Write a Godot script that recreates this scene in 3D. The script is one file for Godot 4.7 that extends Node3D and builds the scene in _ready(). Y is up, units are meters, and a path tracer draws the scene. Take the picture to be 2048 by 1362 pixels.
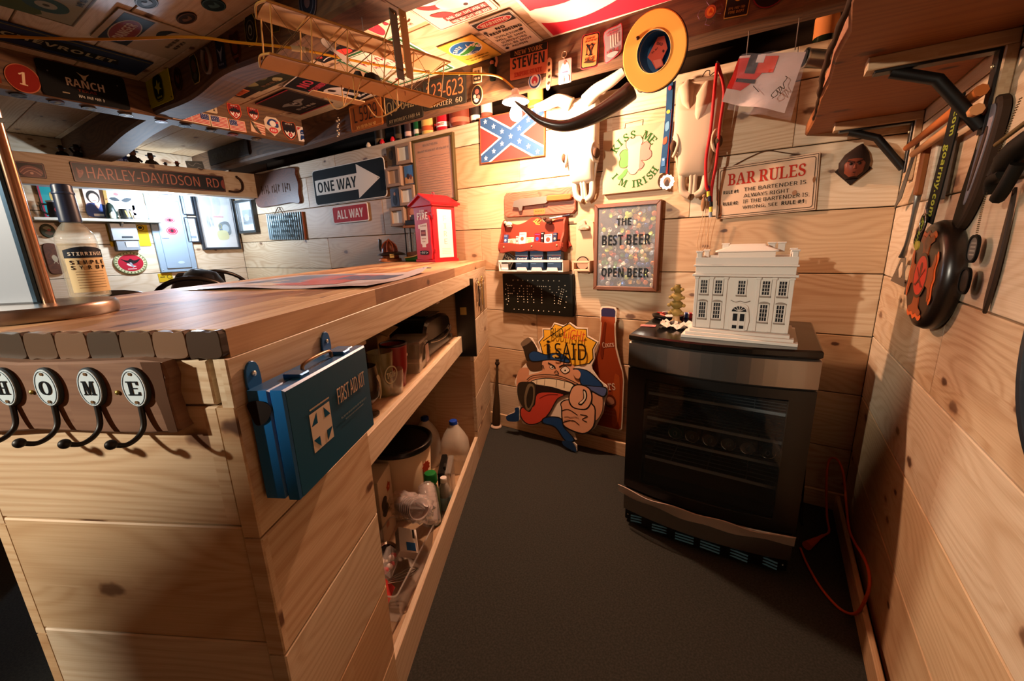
extends Node3D
# A basement bar: everything is built here from meshes and computed textures. Metres, y up; the back wall is z = 0.

const LAMP := Vector3(-1.085, 1.812, 0.375)
const ROOM_LEFT := -4.72
const ROOM_RIGHT := 0.375
const ROOM_FRONT := 4.3
const CEILING := 2.11
const BAR_NEAR := Vector3(-0.585, 0.0, 1.93)
const BAR_ALONG := Vector3(-0.4572, 0.0, -0.8894)
const BAR_OUT := Vector3(0.8894, 0.0, -0.4572)

var materials := {}
var names_used := {}
var shared := {}
var rng := RandomNumberGenerator.new()
var uv_shift := Vector2.ZERO
var pine: Array = []
var log_wood: StandardMaterial3D
var slab_wood: StandardMaterial3D
var red_wood: StandardMaterial3D
var carpet: StandardMaterial3D

# ---------- naming and tagging ----------
func numbered(parent: Node, called: String) -> String:
	var key := str(parent.get_instance_id()) + called
	var n: int = names_used.get(key, 0)
	names_used[key] = n + 1
	return called if n == 0 else "%s_%03d" % [called, n]

func tag(o: Node3D, label: String, category: String, group := "") -> void:
	o.set_meta("label", label)
	o.set_meta("category", category)
	if group != "":
		o.set_meta("group", group)

func thing(called: String, label: String, category: String, xf := Transform3D.IDENTITY, group := "") -> Node3D:
	var o := Node3D.new()
	o.name = numbered(self, called)
	add_child(o, true)
	o.transform = xf
	tag(o, label, category, group)
	return o

func obj(parent: Node, called: String, mesh: Mesh, mat: Material, xf := Transform3D.IDENTITY) -> MeshInstance3D:
	var o := MeshInstance3D.new()
	o.name = numbered(parent, called)
	o.mesh = mesh
	o.material_override = mat
	o.transform = xf
	o.cast_shadow = GeometryInstance3D.SHADOW_CASTING_SETTING_ON
	parent.add_child(o, true)
	return o

func solo(called: String, mesh: Mesh, mat: Material, label: String, category: String, xf := Transform3D.IDENTITY, group := "") -> MeshInstance3D:
	var o := obj(self, called, mesh, mat, xf)
	tag(o, label, category, group)
	return o

func structure(called: String, mesh: Mesh, mat: Material, xf := Transform3D.IDENTITY) -> MeshInstance3D:
	var o := obj(self, called, mesh, mat, xf)
	o.set_meta("kind", "structure")
	return o

func at(x: float, y: float, z: float) -> Transform3D:
	return Transform3D(Basis.IDENTITY, Vector3(x, y, z))

func turned(x: float, y: float, z: float, rx: float, ry: float, rz: float, k := 1.0) -> Transform3D:
	return Transform3D(Basis.from_euler(Vector3(deg_to_rad(rx), deg_to_rad(ry), deg_to_rad(rz))).scaled(Vector3.ONE * k), Vector3(x, y, z))

# A frame lying on one of the room's surfaces: x to the right and y up as one faces it, z out of it.
func on(where: String, a: float, b: float, off := 0.0, rot := 0.0) -> Transform3D:
	var bx := Vector3.RIGHT
	var by := Vector3.UP
	var o := Vector3.ZERO
	match where:
		"right": bx = Vector3.BACK; o = Vector3(ROOM_RIGHT, 0, 0)
		"left": bx = Vector3.FORWARD; o = Vector3(ROOM_LEFT, 0, 0)
		"ceiling": by = Vector3.BACK; o = Vector3(0, CEILING, 0)
		"plate_beam": o = Vector3(0, 0, 0.3)
		"flag_beam": bx = Vector3.FORWARD; o = Vector3(-2.9, 0, 0)
		"cross_beam": o = Vector3(0, 0, 1.15)
		"header": bx = Vector3.FORWARD; o = Vector3(-4.2, 0, 0)
		"bar_side": bx = BAR_ALONG; o = BAR_NEAR
		"bar_end": bx = BAR_OUT; o = BAR_NEAR
		"counter": by = Vector3.FORWARD; o = Vector3(0, 1.124, 0)
		"floor": by = Vector3.FORWARD
	var bz := bx.cross(by)
	var basis := Basis(bx, by, bz)
	return Transform3D(basis * Basis(Vector3(0, 0, 1), deg_to_rad(rot)), o + bx * a + by * b + bz * off)

# ---------- materials ----------
func col(hex: String, rough := 0.6, metal := 0.0) -> StandardMaterial3D:
	var key := "%s/%s/%s" % [hex, rough, metal]
	if not materials.has(key):
		var m := StandardMaterial3D.new()
		m.albedo_color = Color(hex)
		m.roughness = rough
		m.metallic = metal
		if metal == 0.0 and rough >= 0.4:
			m.metallic_specular = 0.25
		materials[key] = m
	return materials[key]

func glass(hex: String, alpha: float, rough := 0.05) -> StandardMaterial3D:
	var key := "glass%s/%s/%s" % [hex, alpha, rough]
	if not materials.has(key):
		var m := StandardMaterial3D.new()
		var c := Color(hex)
		c.a = alpha
		m.albedo_color = c
		m.roughness = rough
		m.transparency = BaseMaterial3D.TRANSPARENCY_ALPHA
		m.cull_mode = BaseMaterial3D.CULL_DISABLED
		materials[key] = m
	return materials[key]

func wood(tex: Texture2D, tint: String, rough: float, per_metre := Vector2(0.4, 1.95)) -> StandardMaterial3D:
	var m := StandardMaterial3D.new()
	m.albedo_texture = tex
	m.albedo_color = Color(tint)
	m.roughness = rough
	m.uv1_scale = Vector3(per_metre.x, per_metre.y, 1)
	return m

# Sawn softwood: long grain, growth arches and knots. 2.5 m by 0.51 m of timber in one picture.
func pine_picture(seed_: int, w: int, h: int, light: Color, dark: Color, knots: int, streak: float) -> ImageTexture:
	var n := FastNoiseLite.new()
	n.seed = seed_
	n.noise_type = FastNoiseLite.TYPE_SIMPLEX_SMOOTH
	n.frequency = 1.0
	n.fractal_octaves = 2
	var r := RandomNumberGenerator.new()
	r.seed = seed_
	var ks: Array = []
	for i in knots:
		ks.append([r.randf() * w, (0.08 + 0.84 * r.randf()) * h, r.randf_range(7, 15) * w / 1536.0, r.randf_range(0.45, 0.8)])
	var data := PackedByteArray()
	data.resize(w * h * 3)
	var warp := PackedFloat32Array()
	warp.resize((w / 8 + 1) * (h / 4 + 1))
	var ww := w / 8 + 1
	for y in h / 4 + 1:
		for x in ww:
			var v := n.get_noise_2d(x * 8.0 * 2.2 / w, y * 4.0 * 1.6 / h) * 1.2
			for k in ks:
				var dx: float = (x * 8.0 - k[0]) / (k[2] * 6.0)
				var dy: float = (y * 4.0 - k[1]) / (k[2] * 2.6)
				v += 0.5 * exp(-(dx * dx + dy * dy)) * signf(dy + 0.0001)
			warp[y * ww + x] = v
	for y in h:
		var yy := float(y) / h
		var wy := y / 4
		var fy := (y % 4) / 4.0
		for x in w:
			var wx := x / 8
			var fx := (x % 8) / 8.0
			var i0 := wy * ww + wx
			var wv := lerpf(lerpf(warp[i0], warp[i0 + 1], fx), lerpf(warp[i0 + ww], warp[i0 + ww + 1], fx), fy)
			var rings := 0.5 + 0.5 * sin((yy * 5.0 + wv) * 24.0)
			var fine := n.get_noise_2d(x * 9.0 / w + 40.0, yy * 130.0)
			var t := clampf(0.28 + streak * (rings * rings - 0.35) + 0.22 * fine + 0.16 * wv, 0.0, 1.0)
			var c := light.lerp(dark, t)
			var p := (y * w + x) * 3
			data[p] = int(c.r * 255.0)
			data[p + 1] = int(c.g * 255.0)
			data[p + 2] = int(c.b * 255.0)
	for k in ks:
		var rad: float = k[2]
		for y in range(maxi(0, int(k[1] - rad * 2)), mini(h, int(k[1] + rad * 2))):
			for x in range(maxi(0, int(k[0] - rad * 3)), mini(w, int(k[0] + rad * 3))):
				var dx: float = (x - k[0]) / (rad * 1.15)
				var dy: float = (y - k[1]) / (rad * 0.75)
				var d := sqrt(dx * dx + dy * dy) + 0.25 * n.get_noise_2d(x * 0.06, y * 0.06)
				var core: float = clampf((1.15 - d) / 0.5, 0.0, 1.0) * k[3]
				var halo := clampf((2.4 - d) / 2.4, 0.0, 1.0) * 0.3
				var p := (y * w + x) * 3
				var c := Color(data[p] / 255.0, data[p + 1] / 255.0, data[p + 2] / 255.0)
				c = c.lerp(Color(0.5, 0.3, 0.16), halo).lerp(Color(0.22, 0.11, 0.05), core)
				data[p] = int(c.r * 255.0)
				data[p + 1] = int(c.g * 255.0)
				data[p + 2] = int(c.b * 255.0)
	var img := Image.create_from_data(w, h, false, Image.FORMAT_RGB8, data)
	img.generate_mipmaps()
	return ImageTexture.create_from_image(img)

func noise_picture(size: int, freq: float, a: Color, b: Color, seed_: int, octaves := 4) -> NoiseTexture2D:
	var n := FastNoiseLite.new()
	n.seed = seed_
	n.frequency = freq
	n.fractal_octaves = octaves
	var g := Gradient.new()
	g.set_color(0, a)
	g.set_color(1, b)
	var t := NoiseTexture2D.new()
	t.width = size
	t.height = size
	t.seamless = true
	t.noise = n
	t.color_ramp = g
	return t

func make_materials() -> void:
	var p1 := pine_picture(11, 1536, 384, Color("d2c0a6"), Color("a98a68"), 20, 0.26)
	var p2 := pine_picture(29, 1536, 384, Color("cab89c"), Color("9e7e5c"), 14, 0.34)
	pine = [wood(p1, "ffffff", 0.55), wood(p2, "fff6ee", 0.55), wood(p1, "f4e6d4", 0.55), wood(p2, "ffffff", 0.5), wood(p1, "e6d2bc", 0.55)]
	var p3 := pine_picture(53, 1024, 256, Color("6b4a2c"), Color("2c1a0d"), 7, 0.3)
	log_wood = wood(p3, "ffffff", 0.75)
	red_wood = wood(p3, "d8a08c", 0.5, Vector2(1.2, 3.0))
	slab_wood = wood(p2, "c07c3c", 0.6)
	carpet = StandardMaterial3D.new()
	carpet.albedo_texture = noise_picture(512, 0.09, Color("191a17"), Color("35352e"), 5)
	carpet.uv1_triplanar = true
	carpet.uv1_world_triplanar = true
	carpet.uv1_scale = Vector3.ONE * 2.5
	carpet.roughness = 1.0

# ---------- shapes ----------
func face(st: SurfaceTool, a: Vector3, b: Vector3, c: Vector3) -> void:
	# a, b, c run anticlockwise as seen from outside; Godot wants clockwise.
	var n := (b - a).cross(c - a).normalized()
	for v: Vector3 in [a, c, b]:
		st.set_normal(n)
		var q := Vector2(v.x, -v.y)
		if absf(n.x) > absf(n.y) and absf(n.x) > absf(n.z):
			q = Vector2(v.z, -v.y)
		elif absf(n.y) > absf(n.z):
			q = Vector2(v.x, v.z)
		st.set_uv(q + uv_shift)
		st.add_vertex(v)

func quad(st: SurfaceTool, a: Vector3, b: Vector3, c: Vector3, d: Vector3) -> void:
	face(st, a, b, c)
	face(st, a, c, d)

func mb() -> SurfaceTool:
	var st := SurfaceTool.new()
	st.begin(Mesh.PRIMITIVE_TRIANGLES)
	return st

func ring_inset(p: PackedVector2Array, k: float) -> PackedVector2Array:
	var o := PackedVector2Array()
	var n := p.size()
	for i in n:
		var a := (p[i] - p[(i + n - 1) % n]).normalized()
		var b := (p[(i + 1) % n] - p[i]).normalized()
		var m := Vector2(-a.y, a.x) + Vector2(-b.y, b.x)
		var l := maxf(m.length_squared() * 0.5, 0.25)
		o.append(p[i] + m * (k / l))
	return o

# Extrudes an outline from z = 0 to z = d, its front edge (and back edge if both) chamfered.
func add_ext(st: SurfaceTool, poly: PackedVector2Array, d: float, bev := 0.0, xf := Transform3D.IDENTITY, both := false) -> void:
	var p := poly.duplicate()
	var area := 0.0
	for i in p.size():
		area += p[i].cross(p[(i + 1) % p.size()])
	if area < 0:
		p.reverse()
	var top := ring_inset(p, bev) if bev > 0 else p
	var low := ring_inset(p, bev) if bev > 0 and both else p
	var levels: Array = [[low, 0.0]]
	if bev > 0 and both:
		levels.append([p, bev])
	if bev > 0:
		levels.append([p, d - bev])
	levels.append([top, d])
	var n := p.size()
	for k in levels.size() - 1:
		for i in n:
			var j := (i + 1) % n
			var a: Vector2 = levels[k][0][i]
			var b: Vector2 = levels[k][0][j]
			var c: Vector2 = levels[k + 1][0][j]
			var e: Vector2 = levels[k + 1][0][i]
			quad(st, xf * Vector3(a.x, a.y, levels[k][1]), xf * Vector3(b.x, b.y, levels[k][1]), xf * Vector3(c.x, c.y, levels[k + 1][1]), xf * Vector3(e.x, e.y, levels[k + 1][1]))
	var ids := Geometry2D.triangulate_polygon(p)
	for t in range(0, ids.size(), 3):
		var q := [ids[t], ids[t + 1], ids[t + 2]]
		if (p[q[1]] - p[q[0]]).cross(p[q[2]] - p[q[0]]) < 0:
			q = [q[0], q[2], q[1]]
		var f: Array = []
		var g: Array = []
		for i in q:
			f.append(xf * Vector3(top[i].x, top[i].y, d))
			g.append(xf * Vector3(low[i].x, low[i].y, 0))
		face(st, f[0], f[1], f[2])
		face(st, g[0], g[2], g[1])

func ext(poly: PackedVector2Array, d: float, bev := 0.0, both := false) -> ArrayMesh:
	var st := mb()
	add_ext(st, poly, d, bev, Transform3D.IDENTITY, both)
	return st.commit()

func rr(w: float, h: float, r := 0.0, cx := 0.0, cy := 0.0, seg := 5) -> PackedVector2Array:
	var p := PackedVector2Array()
	if r <= 0.0:
		for s in [[-1, -1], [1, -1], [1, 1], [-1, 1]]:
			p.append(Vector2(cx + s[0] * w / 2, cy + s[1] * h / 2))
		return p
	for k in 4:
		var c := Vector2(cx + (w / 2 - r) * (1 if k in [0, 3] else -1), cy + (h / 2 - r) * (1 if k < 2 else -1))
		for i in seg + 1:
			var a := PI / 2 * (k + float(i) / seg)
			p.append(c + Vector2(cos(a), sin(a)) * r)
	return p

func ell(rx: float, ry: float, cx := 0.0, cy := 0.0, seg := 28, from := 0.0, to := 360.0) -> PackedVector2Array:
	var p := PackedVector2Array()
	var whole := absf(to - from) >= 360.0
	for i in (seg if whole else seg + 1):
		var a := deg_to_rad(from + (to - from) * i / seg)
		p.append(Vector2(cx + cos(a) * rx, cy + sin(a) * ry))
	return p

func pts(a: Array, k := 0.001) -> PackedVector2Array:
	var p := PackedVector2Array()
	for i in range(0, a.size(), 2):
		p.append(Vector2(a[i], a[i + 1]) * k)
	return p

func smooth(p: PackedVector2Array, closed := true, steps := 4) -> PackedVector2Array:
	var o := PackedVector2Array()
	var n := p.size()
	for i in (n if closed else n - 1):
		var a := p[(i + n - 1) % n] if closed else p[maxi(i - 1, 0)]
		var b := p[i]
		var c := p[(i + 1) % n]
		var d := p[(i + 2) % n] if closed else p[mini(i + 2, n - 1)]
		for s in steps:
			o.append(b.cubic_interpolate(c, a, d, float(s) / steps))
	if not closed:
		o.append(p[n - 1])
	return o

func star_outline(r: float, cx := 0.0, cy := 0.0, points := 5, inner := 0.4, rot := 90.0) -> PackedVector2Array:
	var p := PackedVector2Array()
	for i in points * 2:
		var a := deg_to_rad(rot) + PI * i / points
		p.append(Vector2(cx, cy) + Vector2(cos(a), sin(a)) * r * (1.0 if i % 2 == 0 else inner))
	return p

func add_box(st: SurfaceTool, w: float, h: float, d: float, c := Vector3.ZERO, bev := 0.0, basis := Basis.IDENTITY) -> void:
	add_ext(st, rr(w, h), d, minf(bev, minf(w, minf(h, d)) * 0.3), Transform3D(basis, c + basis * Vector3(0, 0, -d / 2)), true)

func box(w: float, h: float, d: float, bev := 0.002) -> ArrayMesh:
	var st := mb()
	add_box(st, w, h, d, Vector3.ZERO, bev)
	return st.commit()

# A profile of (radius, height) pairs turned round the y axis.
func add_lathe(st: SurfaceTool, prof: Array, seg := 32, xf := Transform3D.IDENTITY) -> void:
	st.set_smooth_group(0)
	var n := prof.size()
	var nr: Array = []
	for i in n:
		var a: Vector2 = prof[maxi(i - 1, 0)]
		var b: Vector2 = prof[mini(i + 1, n - 1)]
		var t := (b - a).normalized()
		nr.append(Vector2(t.y, -t.x))
	for i in n - 1:
		var p: Vector2 = prof[i]
		var q: Vector2 = prof[i + 1]
		var sharp := (q - p).normalized()
		var flat_n := Vector2(sharp.y, -sharp.x)
		var n1: Vector2 = nr[i] if nr[i].dot(flat_n) > 0.8 else flat_n
		var n2: Vector2 = nr[i + 1] if nr[i + 1].dot(flat_n) > 0.8 else flat_n
		for s in seg:
			var a0 := TAU * s / seg
			var a1 := TAU * (s + 1) / seg
			var vs := [[p, n1, a0], [q, n2, a1], [q, n2, a0], [p, n1, a0], [p, n1, a1], [q, n2, a1]]
			for v in vs:
				st.set_normal(xf.basis * Vector3(v[1].x * cos(v[2]), v[1].y, v[1].x * sin(v[2])))
				st.set_uv(Vector2(v[2] / TAU * 0.6, v[0].y) + uv_shift)
				st.add_vertex(xf * Vector3(v[0].x * cos(v[2]), v[0].y, v[0].x * sin(v[2])))

func lathe(flat: Array, seg := 32, k := 0.001) -> ArrayMesh:
	var st := mb()
	var prof: Array = []
	for i in range(0, flat.size(), 2):
		prof.append(Vector2(flat[i], flat[i + 1]) * k)
	add_lathe(st, prof, seg)
	return st.commit()

# A tube through points, with one radius or one per point; ends closed.
func add_tube(st: SurfaceTool, path: Array, radius, seg := 8, squash := 1.0) -> void:
	var n := path.size()
	var up := Vector3.UP
	var rings: Array = []
	for i in n:
		var t: Vector3 = (path[mini(i + 1, n - 1)] - path[maxi(i - 1, 0)]).normalized()
		if absf(t.dot(up)) > 0.98:
			up = Vector3.RIGHT if absf(t.x) < 0.9 else Vector3.BACK
		var sx := t.cross(up).normalized()
		var sy := sx.cross(t).normalized()
		up = sy
		var r: float = radius[i] if radius is Array else radius
		var ring: Array = []
		for s in seg:
			var a := TAU * s / seg
			var dir := sx * cos(a) + sy * sin(a) * squash
			ring.append([path[i] + dir * r, (sx * cos(a) * squash + sy * sin(a)).normalized()])
		rings.append(ring)
	for i in n - 1:
		for s in seg:
			var e := (s + 1) % seg
			for v in [rings[i][s], rings[i + 1][e], rings[i + 1][s], rings[i][s], rings[i][e], rings[i + 1][e]]:
				st.set_normal(v[1])
				st.set_uv(Vector2(v[0].x, v[0].y))
				st.add_vertex(v[0])
	for k in [0, n - 1]:
		for s in range(1, seg - 1):
			if k == 0:
				face(st, rings[k][0][0], rings[k][s][0], rings[k][s + 1][0])
			else:
				face(st, rings[k][0][0], rings[k][s + 1][0], rings[k][s][0])

func tube(path: Array, radius, seg := 8, squash := 1.0) -> ArrayMesh:
	var st := mb()
	add_tube(st, path, radius, seg, squash)
	return st.commit()

func curve(path: Array, steps := 6) -> Array:
	var o: Array = []
	var n := path.size()
	for i in n - 1:
		for s in steps:
			o.append(path[i].cubic_interpolate(path[i + 1], path[maxi(i - 1, 0)], path[mini(i + 2, n - 1)], float(s) / steps))
	o.append(path[n - 1])
	return o

func ball(r: float, sx := 1.0, sy := 1.0, sz := 1.0) -> SphereMesh:
	var key := "ball%s,%s,%s,%s" % [r, sx, sy, sz]
	if not shared.has(key):
		var m := SphereMesh.new()
		m.radius = r
		m.height = r * 2
		m.radial_segments = 24
		m.rings = 12
		shared[key] = m
	return shared[key]

# ---------- print and lettering ----------
func font(kind: String) -> Font:
	if not shared.has("font" + kind):
		var f := SystemFont.new()
		f.font_names = PackedStringArray(["Droid Serif" if kind.begins_with("s") else ("Droid Sans Mono" if kind == "m" else "Droid Sans")])
		f.font_weight = 700 if kind.ends_with("b") else 400
		shared["font" + kind] = f
	return shared["font" + kind]

func letters(words: String, kind: String, depth: float) -> TextMesh:
	var key := "text/%s/%s/%s" % [words, kind, depth]
	if not shared.has(key):
		var m := TextMesh.new()
		m.text = words
		m.font = font(kind)
		m.font_size = 32
		m.pixel_size = 0.01
		m.depth = depth
		m.curve_step = 2.0
		shared[key] = m
	return shared[key]

# Lettering fitted into a box w by h round (cx, cy), its back at height z of the frame.
func write(parent: Node, words: String, cx: float, cy: float, w: float, h: float, mat: Material, z: float, kind := "b", rot := 0.0, called := "lettering", depth := 0.0006, slant := 0.0) -> void:
	var m := letters(words, kind, depth)
	var bb := m.get_aabb()
	var sx := w / bb.size.x
	var sy := h / bb.size.y
	var c := bb.get_center()
	var b := Basis(Vector3(0, 0, 1), deg_to_rad(rot)) * Basis(Vector3(sx, 0, 0), Vector3(slant * sy, sy, 0), Vector3(0, 0, 1))
	obj(parent, called, m, mat, Transform3D(b, Vector3(cx, cy, z + depth / 2) - b * Vector3(c.x, c.y, 0)))

func stroke(p: PackedVector2Array, t: float) -> PackedVector2Array:
	var l := PackedVector2Array()
	var r := PackedVector2Array()
	var n := p.size()
	for i in n:
		var d := (p[mini(i + 1, n - 1)] - p[maxi(i - 1, 0)]).normalized()
		var k := Vector2(-d.y, d.x) * t / 2
		l.append(p[i] + k)
		r.append(p[i] - k)
	r.reverse()
	l.append_array(r)
	return l

func add_ring(st: SurfaceTool, outer: PackedVector2Array, inner: PackedVector2Array, d: float, xf := Transform3D.IDENTITY) -> void:
	var n := outer.size()
	for i in n:
		var j := (i + 1) % n
		var a := outer[i]
		var b := outer[j]
		var c := inner[j]
		var e := inner[i]
		quad(st, xf * Vector3(a.x, a.y, d), xf * Vector3(b.x, b.y, d), xf * Vector3(c.x, c.y, d), xf * Vector3(e.x, e.y, d))
		quad(st, xf * Vector3(e.x, e.y, 0), xf * Vector3(c.x, c.y, 0), xf * Vector3(b.x, b.y, 0), xf * Vector3(a.x, a.y, 0))
		quad(st, xf * Vector3(a.x, a.y, 0), xf * Vector3(b.x, b.y, 0), xf * Vector3(b.x, b.y, d), xf * Vector3(a.x, a.y, d))
		quad(st, xf * Vector3(c.x, c.y, 0), xf * Vector3(e.x, e.y, 0), xf * Vector3(e.x, e.y, d), xf * Vector3(c.x, c.y, d))

func ring(outer: PackedVector2Array, inner: PackedVector2Array, d: float) -> ArrayMesh:
	var st := mb()
	add_ring(st, outer, inner, d)
	return st.commit()

# Prints layers (millimetres, each a hair above the last) on a frame. r rectangle, e disc, o ring, f border, p shape, q smooth shape, t text, s star, l line.
func ink(parent: Node, items: Array, z0: float, rough := 0.5, k := 0.001) -> void:
	var z := z0
	for i in items:
		var m: Material
		match i[0]:
			"r": obj(parent, "printed_bar", ext(rr(i[3] * k, i[4] * k, (i[6] if i.size() > 6 else 0) * k, i[1] * k, i[2] * k), 0.0004), col(i[5], rough), at(0, 0, z))
			"e": obj(parent, "printed_disc", ext(ell(i[3] * k, i[4] * k, i[1] * k, i[2] * k), 0.0004), col(i[5], rough), at(0, 0, z))
			"o": obj(parent, "printed_ring", ring(ell(i[3] * k, i[4] * k, i[1] * k, i[2] * k), ell((i[3] - i[5]) * k, (i[4] - i[5]) * k, i[1] * k, i[2] * k), 0.0004), col(i[6], rough), at(0, 0, z))
			"f": obj(parent, "border_line", ring(rr(i[3] * k, i[4] * k, i[6] * k, i[1] * k, i[2] * k), rr((i[3] - 2 * i[5]) * k, (i[4] - 2 * i[5]) * k, maxf((i[6] - i[5]) * k, 0.0001) if i[6] > 0 else 0.0, i[1] * k, i[2] * k), 0.0004), col(i[7], rough), at(0, 0, z))
			"p": obj(parent, "printed_shape", ext(pts(i[1], k), 0.0004), col(i[2], rough), at(0, 0, z))
			"q": obj(parent, "printed_shape", ext(smooth(pts(i[1], k)), 0.0004), col(i[2], rough), at(0, 0, z))
			"t": write(parent, i[5], i[1] * k, i[2] * k, i[3] * k, i[4] * k, col(i[6], rough), z, i[7] if i.size() > 7 else "b", i[8] if i.size() > 8 else 0.0)
			"x": scribble(parent, i[1] * k, i[2] * k, i[3] * k, i[4] * k, col(i[5], rough), z)
			"s": obj(parent, "star", ext(star_outline(i[3] * k, i[1] * k, i[2] * k), 0.0004), col(i[4], rough), at(0, 0, z))
			"l": obj(parent, "drawn_line", ext(stroke(smooth(pts(i[1], k), false), i[2] * k), 0.0004), col(i[3], rough), at(0, 0, z))
		z += 0.00025

# A line of worn print too faint to read: a row of short uneven strokes.
func scribble(parent: Node, cx: float, cy: float, w: float, h: float, mat: Material, z: float) -> void:
	var st := mb()
	var step := minf(h * 0.42, w / 8.0)
	var n := maxi(2, int(w / step))
	for i in n:
		if i % 5 == 4:
			continue
		var t := h * (0.55 + 0.45 * absf(sin(i * 2.3 + w * 90.0)))
		add_ext(st, rr(step * 0.4, t), 0.0004, 0.0, at(cx - w / 2 + (i + 0.5) * w / n, cy + (t - h) * 0.5 * (1 if i % 2 else -1) * 0.5, z))
		if i % 3 != 1:
			add_ext(st, rr(step * 0.8, h * 0.2), 0.0004, 0.0, at(cx - w / 2 + (i + 0.7) * w / n, cy + h * 0.3 * sin(i * 1.7), z))
	obj(parent, "faded_print", st.commit(), mat).set_meta("kind", "stuff")

# Letters along an arc about (cx, cy); from and to are the angles of the first and last letter, in degrees.
func arc_words(parent: Node, words: String, cx: float, cy: float, r: float, from: float, to: float, h: float, mat: Material, z: float, kind := "b", inward := false) -> void:
	var n := words.length()
	for i in n:
		var ch := words[i]
		if ch == " ":
			continue
		var a := deg_to_rad(lerpf(from, to, float(i) / (n - 1)))
		var aspect := letters(ch, kind, 0.0006).get_aabb().size
		var tall := h * (0.35 if ch in "'-." else 1.0)
		var lift := (0.3 * h if ch == "'" else 0.0) * (-1.0 if inward else 1.0)
		write(parent, ch, cx + cos(a) * (r + lift), cy + sin(a) * (r + lift), tall * aspect.x / aspect.y, tall, mat, z, kind, rad_to_deg(a) + (90.0 if inward else -90.0))

# A flat sign: a panel with rounded corners and print on it; sizes in millimetres.
func sign_on(called: String, label: String, category: String, xf: Transform3D, w: float, h: float, r: float, d: float, hex: String, items: Array, group := "", rough := 0.7, metal := 0.0) -> Node3D:
	var o := thing(called, label, category, xf, group)
	obj(o, "panel", ext(rr(w * 0.001, h * 0.001, r * 0.001), d * 0.001, d * 0.0002), col(hex, rough, metal))
	ink(o, items, d * 0.001 + 0.0002, rough)
	return o

func plank(parent: Node, called: String, w: float, h: float, d: float, xf: Transform3D, mat: Material = null) -> MeshInstance3D:
	uv_shift = Vector2(rng.randf() * 4.0, rng.randf() * 2.0)
	var m := ext(rr(w, h), d, minf(0.0022, h * 0.1))
	uv_shift = Vector2.ZERO
	return obj(parent, called, m, mat if mat else pine[rng.randi() % pine.size()], xf)

# A skin over rows of points; smooth normals. Closed rows wrap round.
func add_grid(st: SurfaceTool, rows: Array, closed := false, flip := false) -> void:
	var m := rows.size()
	var n: int = rows[0].size()
	var nr: Array = []
	for i in m:
		var r: Array = []
		for j in n:
			var du: Vector3 = rows[i][(j + 1) % n if closed else mini(j + 1, n - 1)] - rows[i][(j + n - 1) % n if closed else maxi(j - 1, 0)]
			var dv: Vector3 = rows[mini(i + 1, m - 1)][j] - rows[maxi(i - 1, 0)][j]
			var q := du.cross(dv).normalized()
			r.append(-q if flip else q)
		nr.append(r)
	for i in m - 1:
		for j in (n if closed else n - 1):
			var e := (j + 1) % n
			var ids := [[i, j], [i + 1, e], [i, e], [i, j], [i + 1, j], [i + 1, e]]
			if flip:
				ids = [[i, j], [i, e], [i + 1, e], [i, j], [i + 1, e], [i + 1, j]]
			for k in ids:
				st.set_normal(nr[k[0]][k[1]])
				st.set_uv(Vector2(rows[k[0]][k[1]].x, -rows[k[0]][k[1]].y))
				st.add_vertex(rows[k[0]][k[1]])

func grid(rows: Array, closed := false, flip := false) -> ArrayMesh:
	var st := mb()
	add_grid(st, rows, closed, flip)
	return st.commit()

# Ellipse sections stacked along a spine: [centre, half width x, half depth z, squareness]
func loft(secs: Array, seg := 20) -> ArrayMesh:
	var rows: Array = []
	for s in secs:
		var r: Array = []
		for k in seg:
			var a := TAU * k / seg
			var e: float = s[3] if s.size() > 3 else 1.0
			r.append(s[0] + Vector3(signf(cos(a)) * pow(absf(cos(a)), e) * s[1], 0, signf(sin(a)) * pow(absf(sin(a)), e) * s[2]))
		rows.append(r)
	return grid(rows, true)

func v3(a: Array, k := 0.001) -> Array:
	var o: Array = []
	for i in range(0, a.size(), 3):
		o.append(Vector3(a[i], a[i + 1], a[i + 2]) * k)
	return o

# A picture frame: four mitred sides, a picture and a pane. Millimetres.
func frame_on(called: String, label: String, category: String, xf: Transform3D, w: float, h: float, side: float, depth: float, frame_mat: Material, back_hex: String, items: Array, group := "", pane := true) -> Node3D:
	var o := thing(called, label, category, xf, group)
	frame_parts(o, w, h, side, depth, frame_mat)
	obj(o, "picture", box((w - side) * 0.001, (h - side) * 0.001, 0.004, 0.0), col(back_hex, 0.7), at(0, 0, 0.005))
	ink(o, items, 0.0072, 0.7)
	if pane:
		obj(o, "pane", box((w - side * 1.8) * 0.001, (h - side * 1.8) * 0.001, 0.0015, 0.0), glass("ffffff", 0.06), at(0, 0, depth * 0.001 - 0.006))
	return o

func frame_parts(o: Node3D, w: float, h: float, side: float, depth: float, mat: Material, called := "frame_side") -> void:
	for k in 4:
		var l := (w if k % 2 == 0 else h) * 0.0005
		var d := (h if k % 2 == 0 else w) * 0.0005
		var s := side * 0.001
		var p := PackedVector2Array([Vector2(-l, -d), Vector2(l, -d), Vector2(l - s, -d + s), Vector2(-l + s, -d + s)])
		obj(o, called, ext(p, depth * 0.001, minf(0.002, s * 0.2)), mat, Transform3D(Basis(Vector3(0, 0, 1), PI / 2 * k), Vector3.ZERO))

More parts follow.
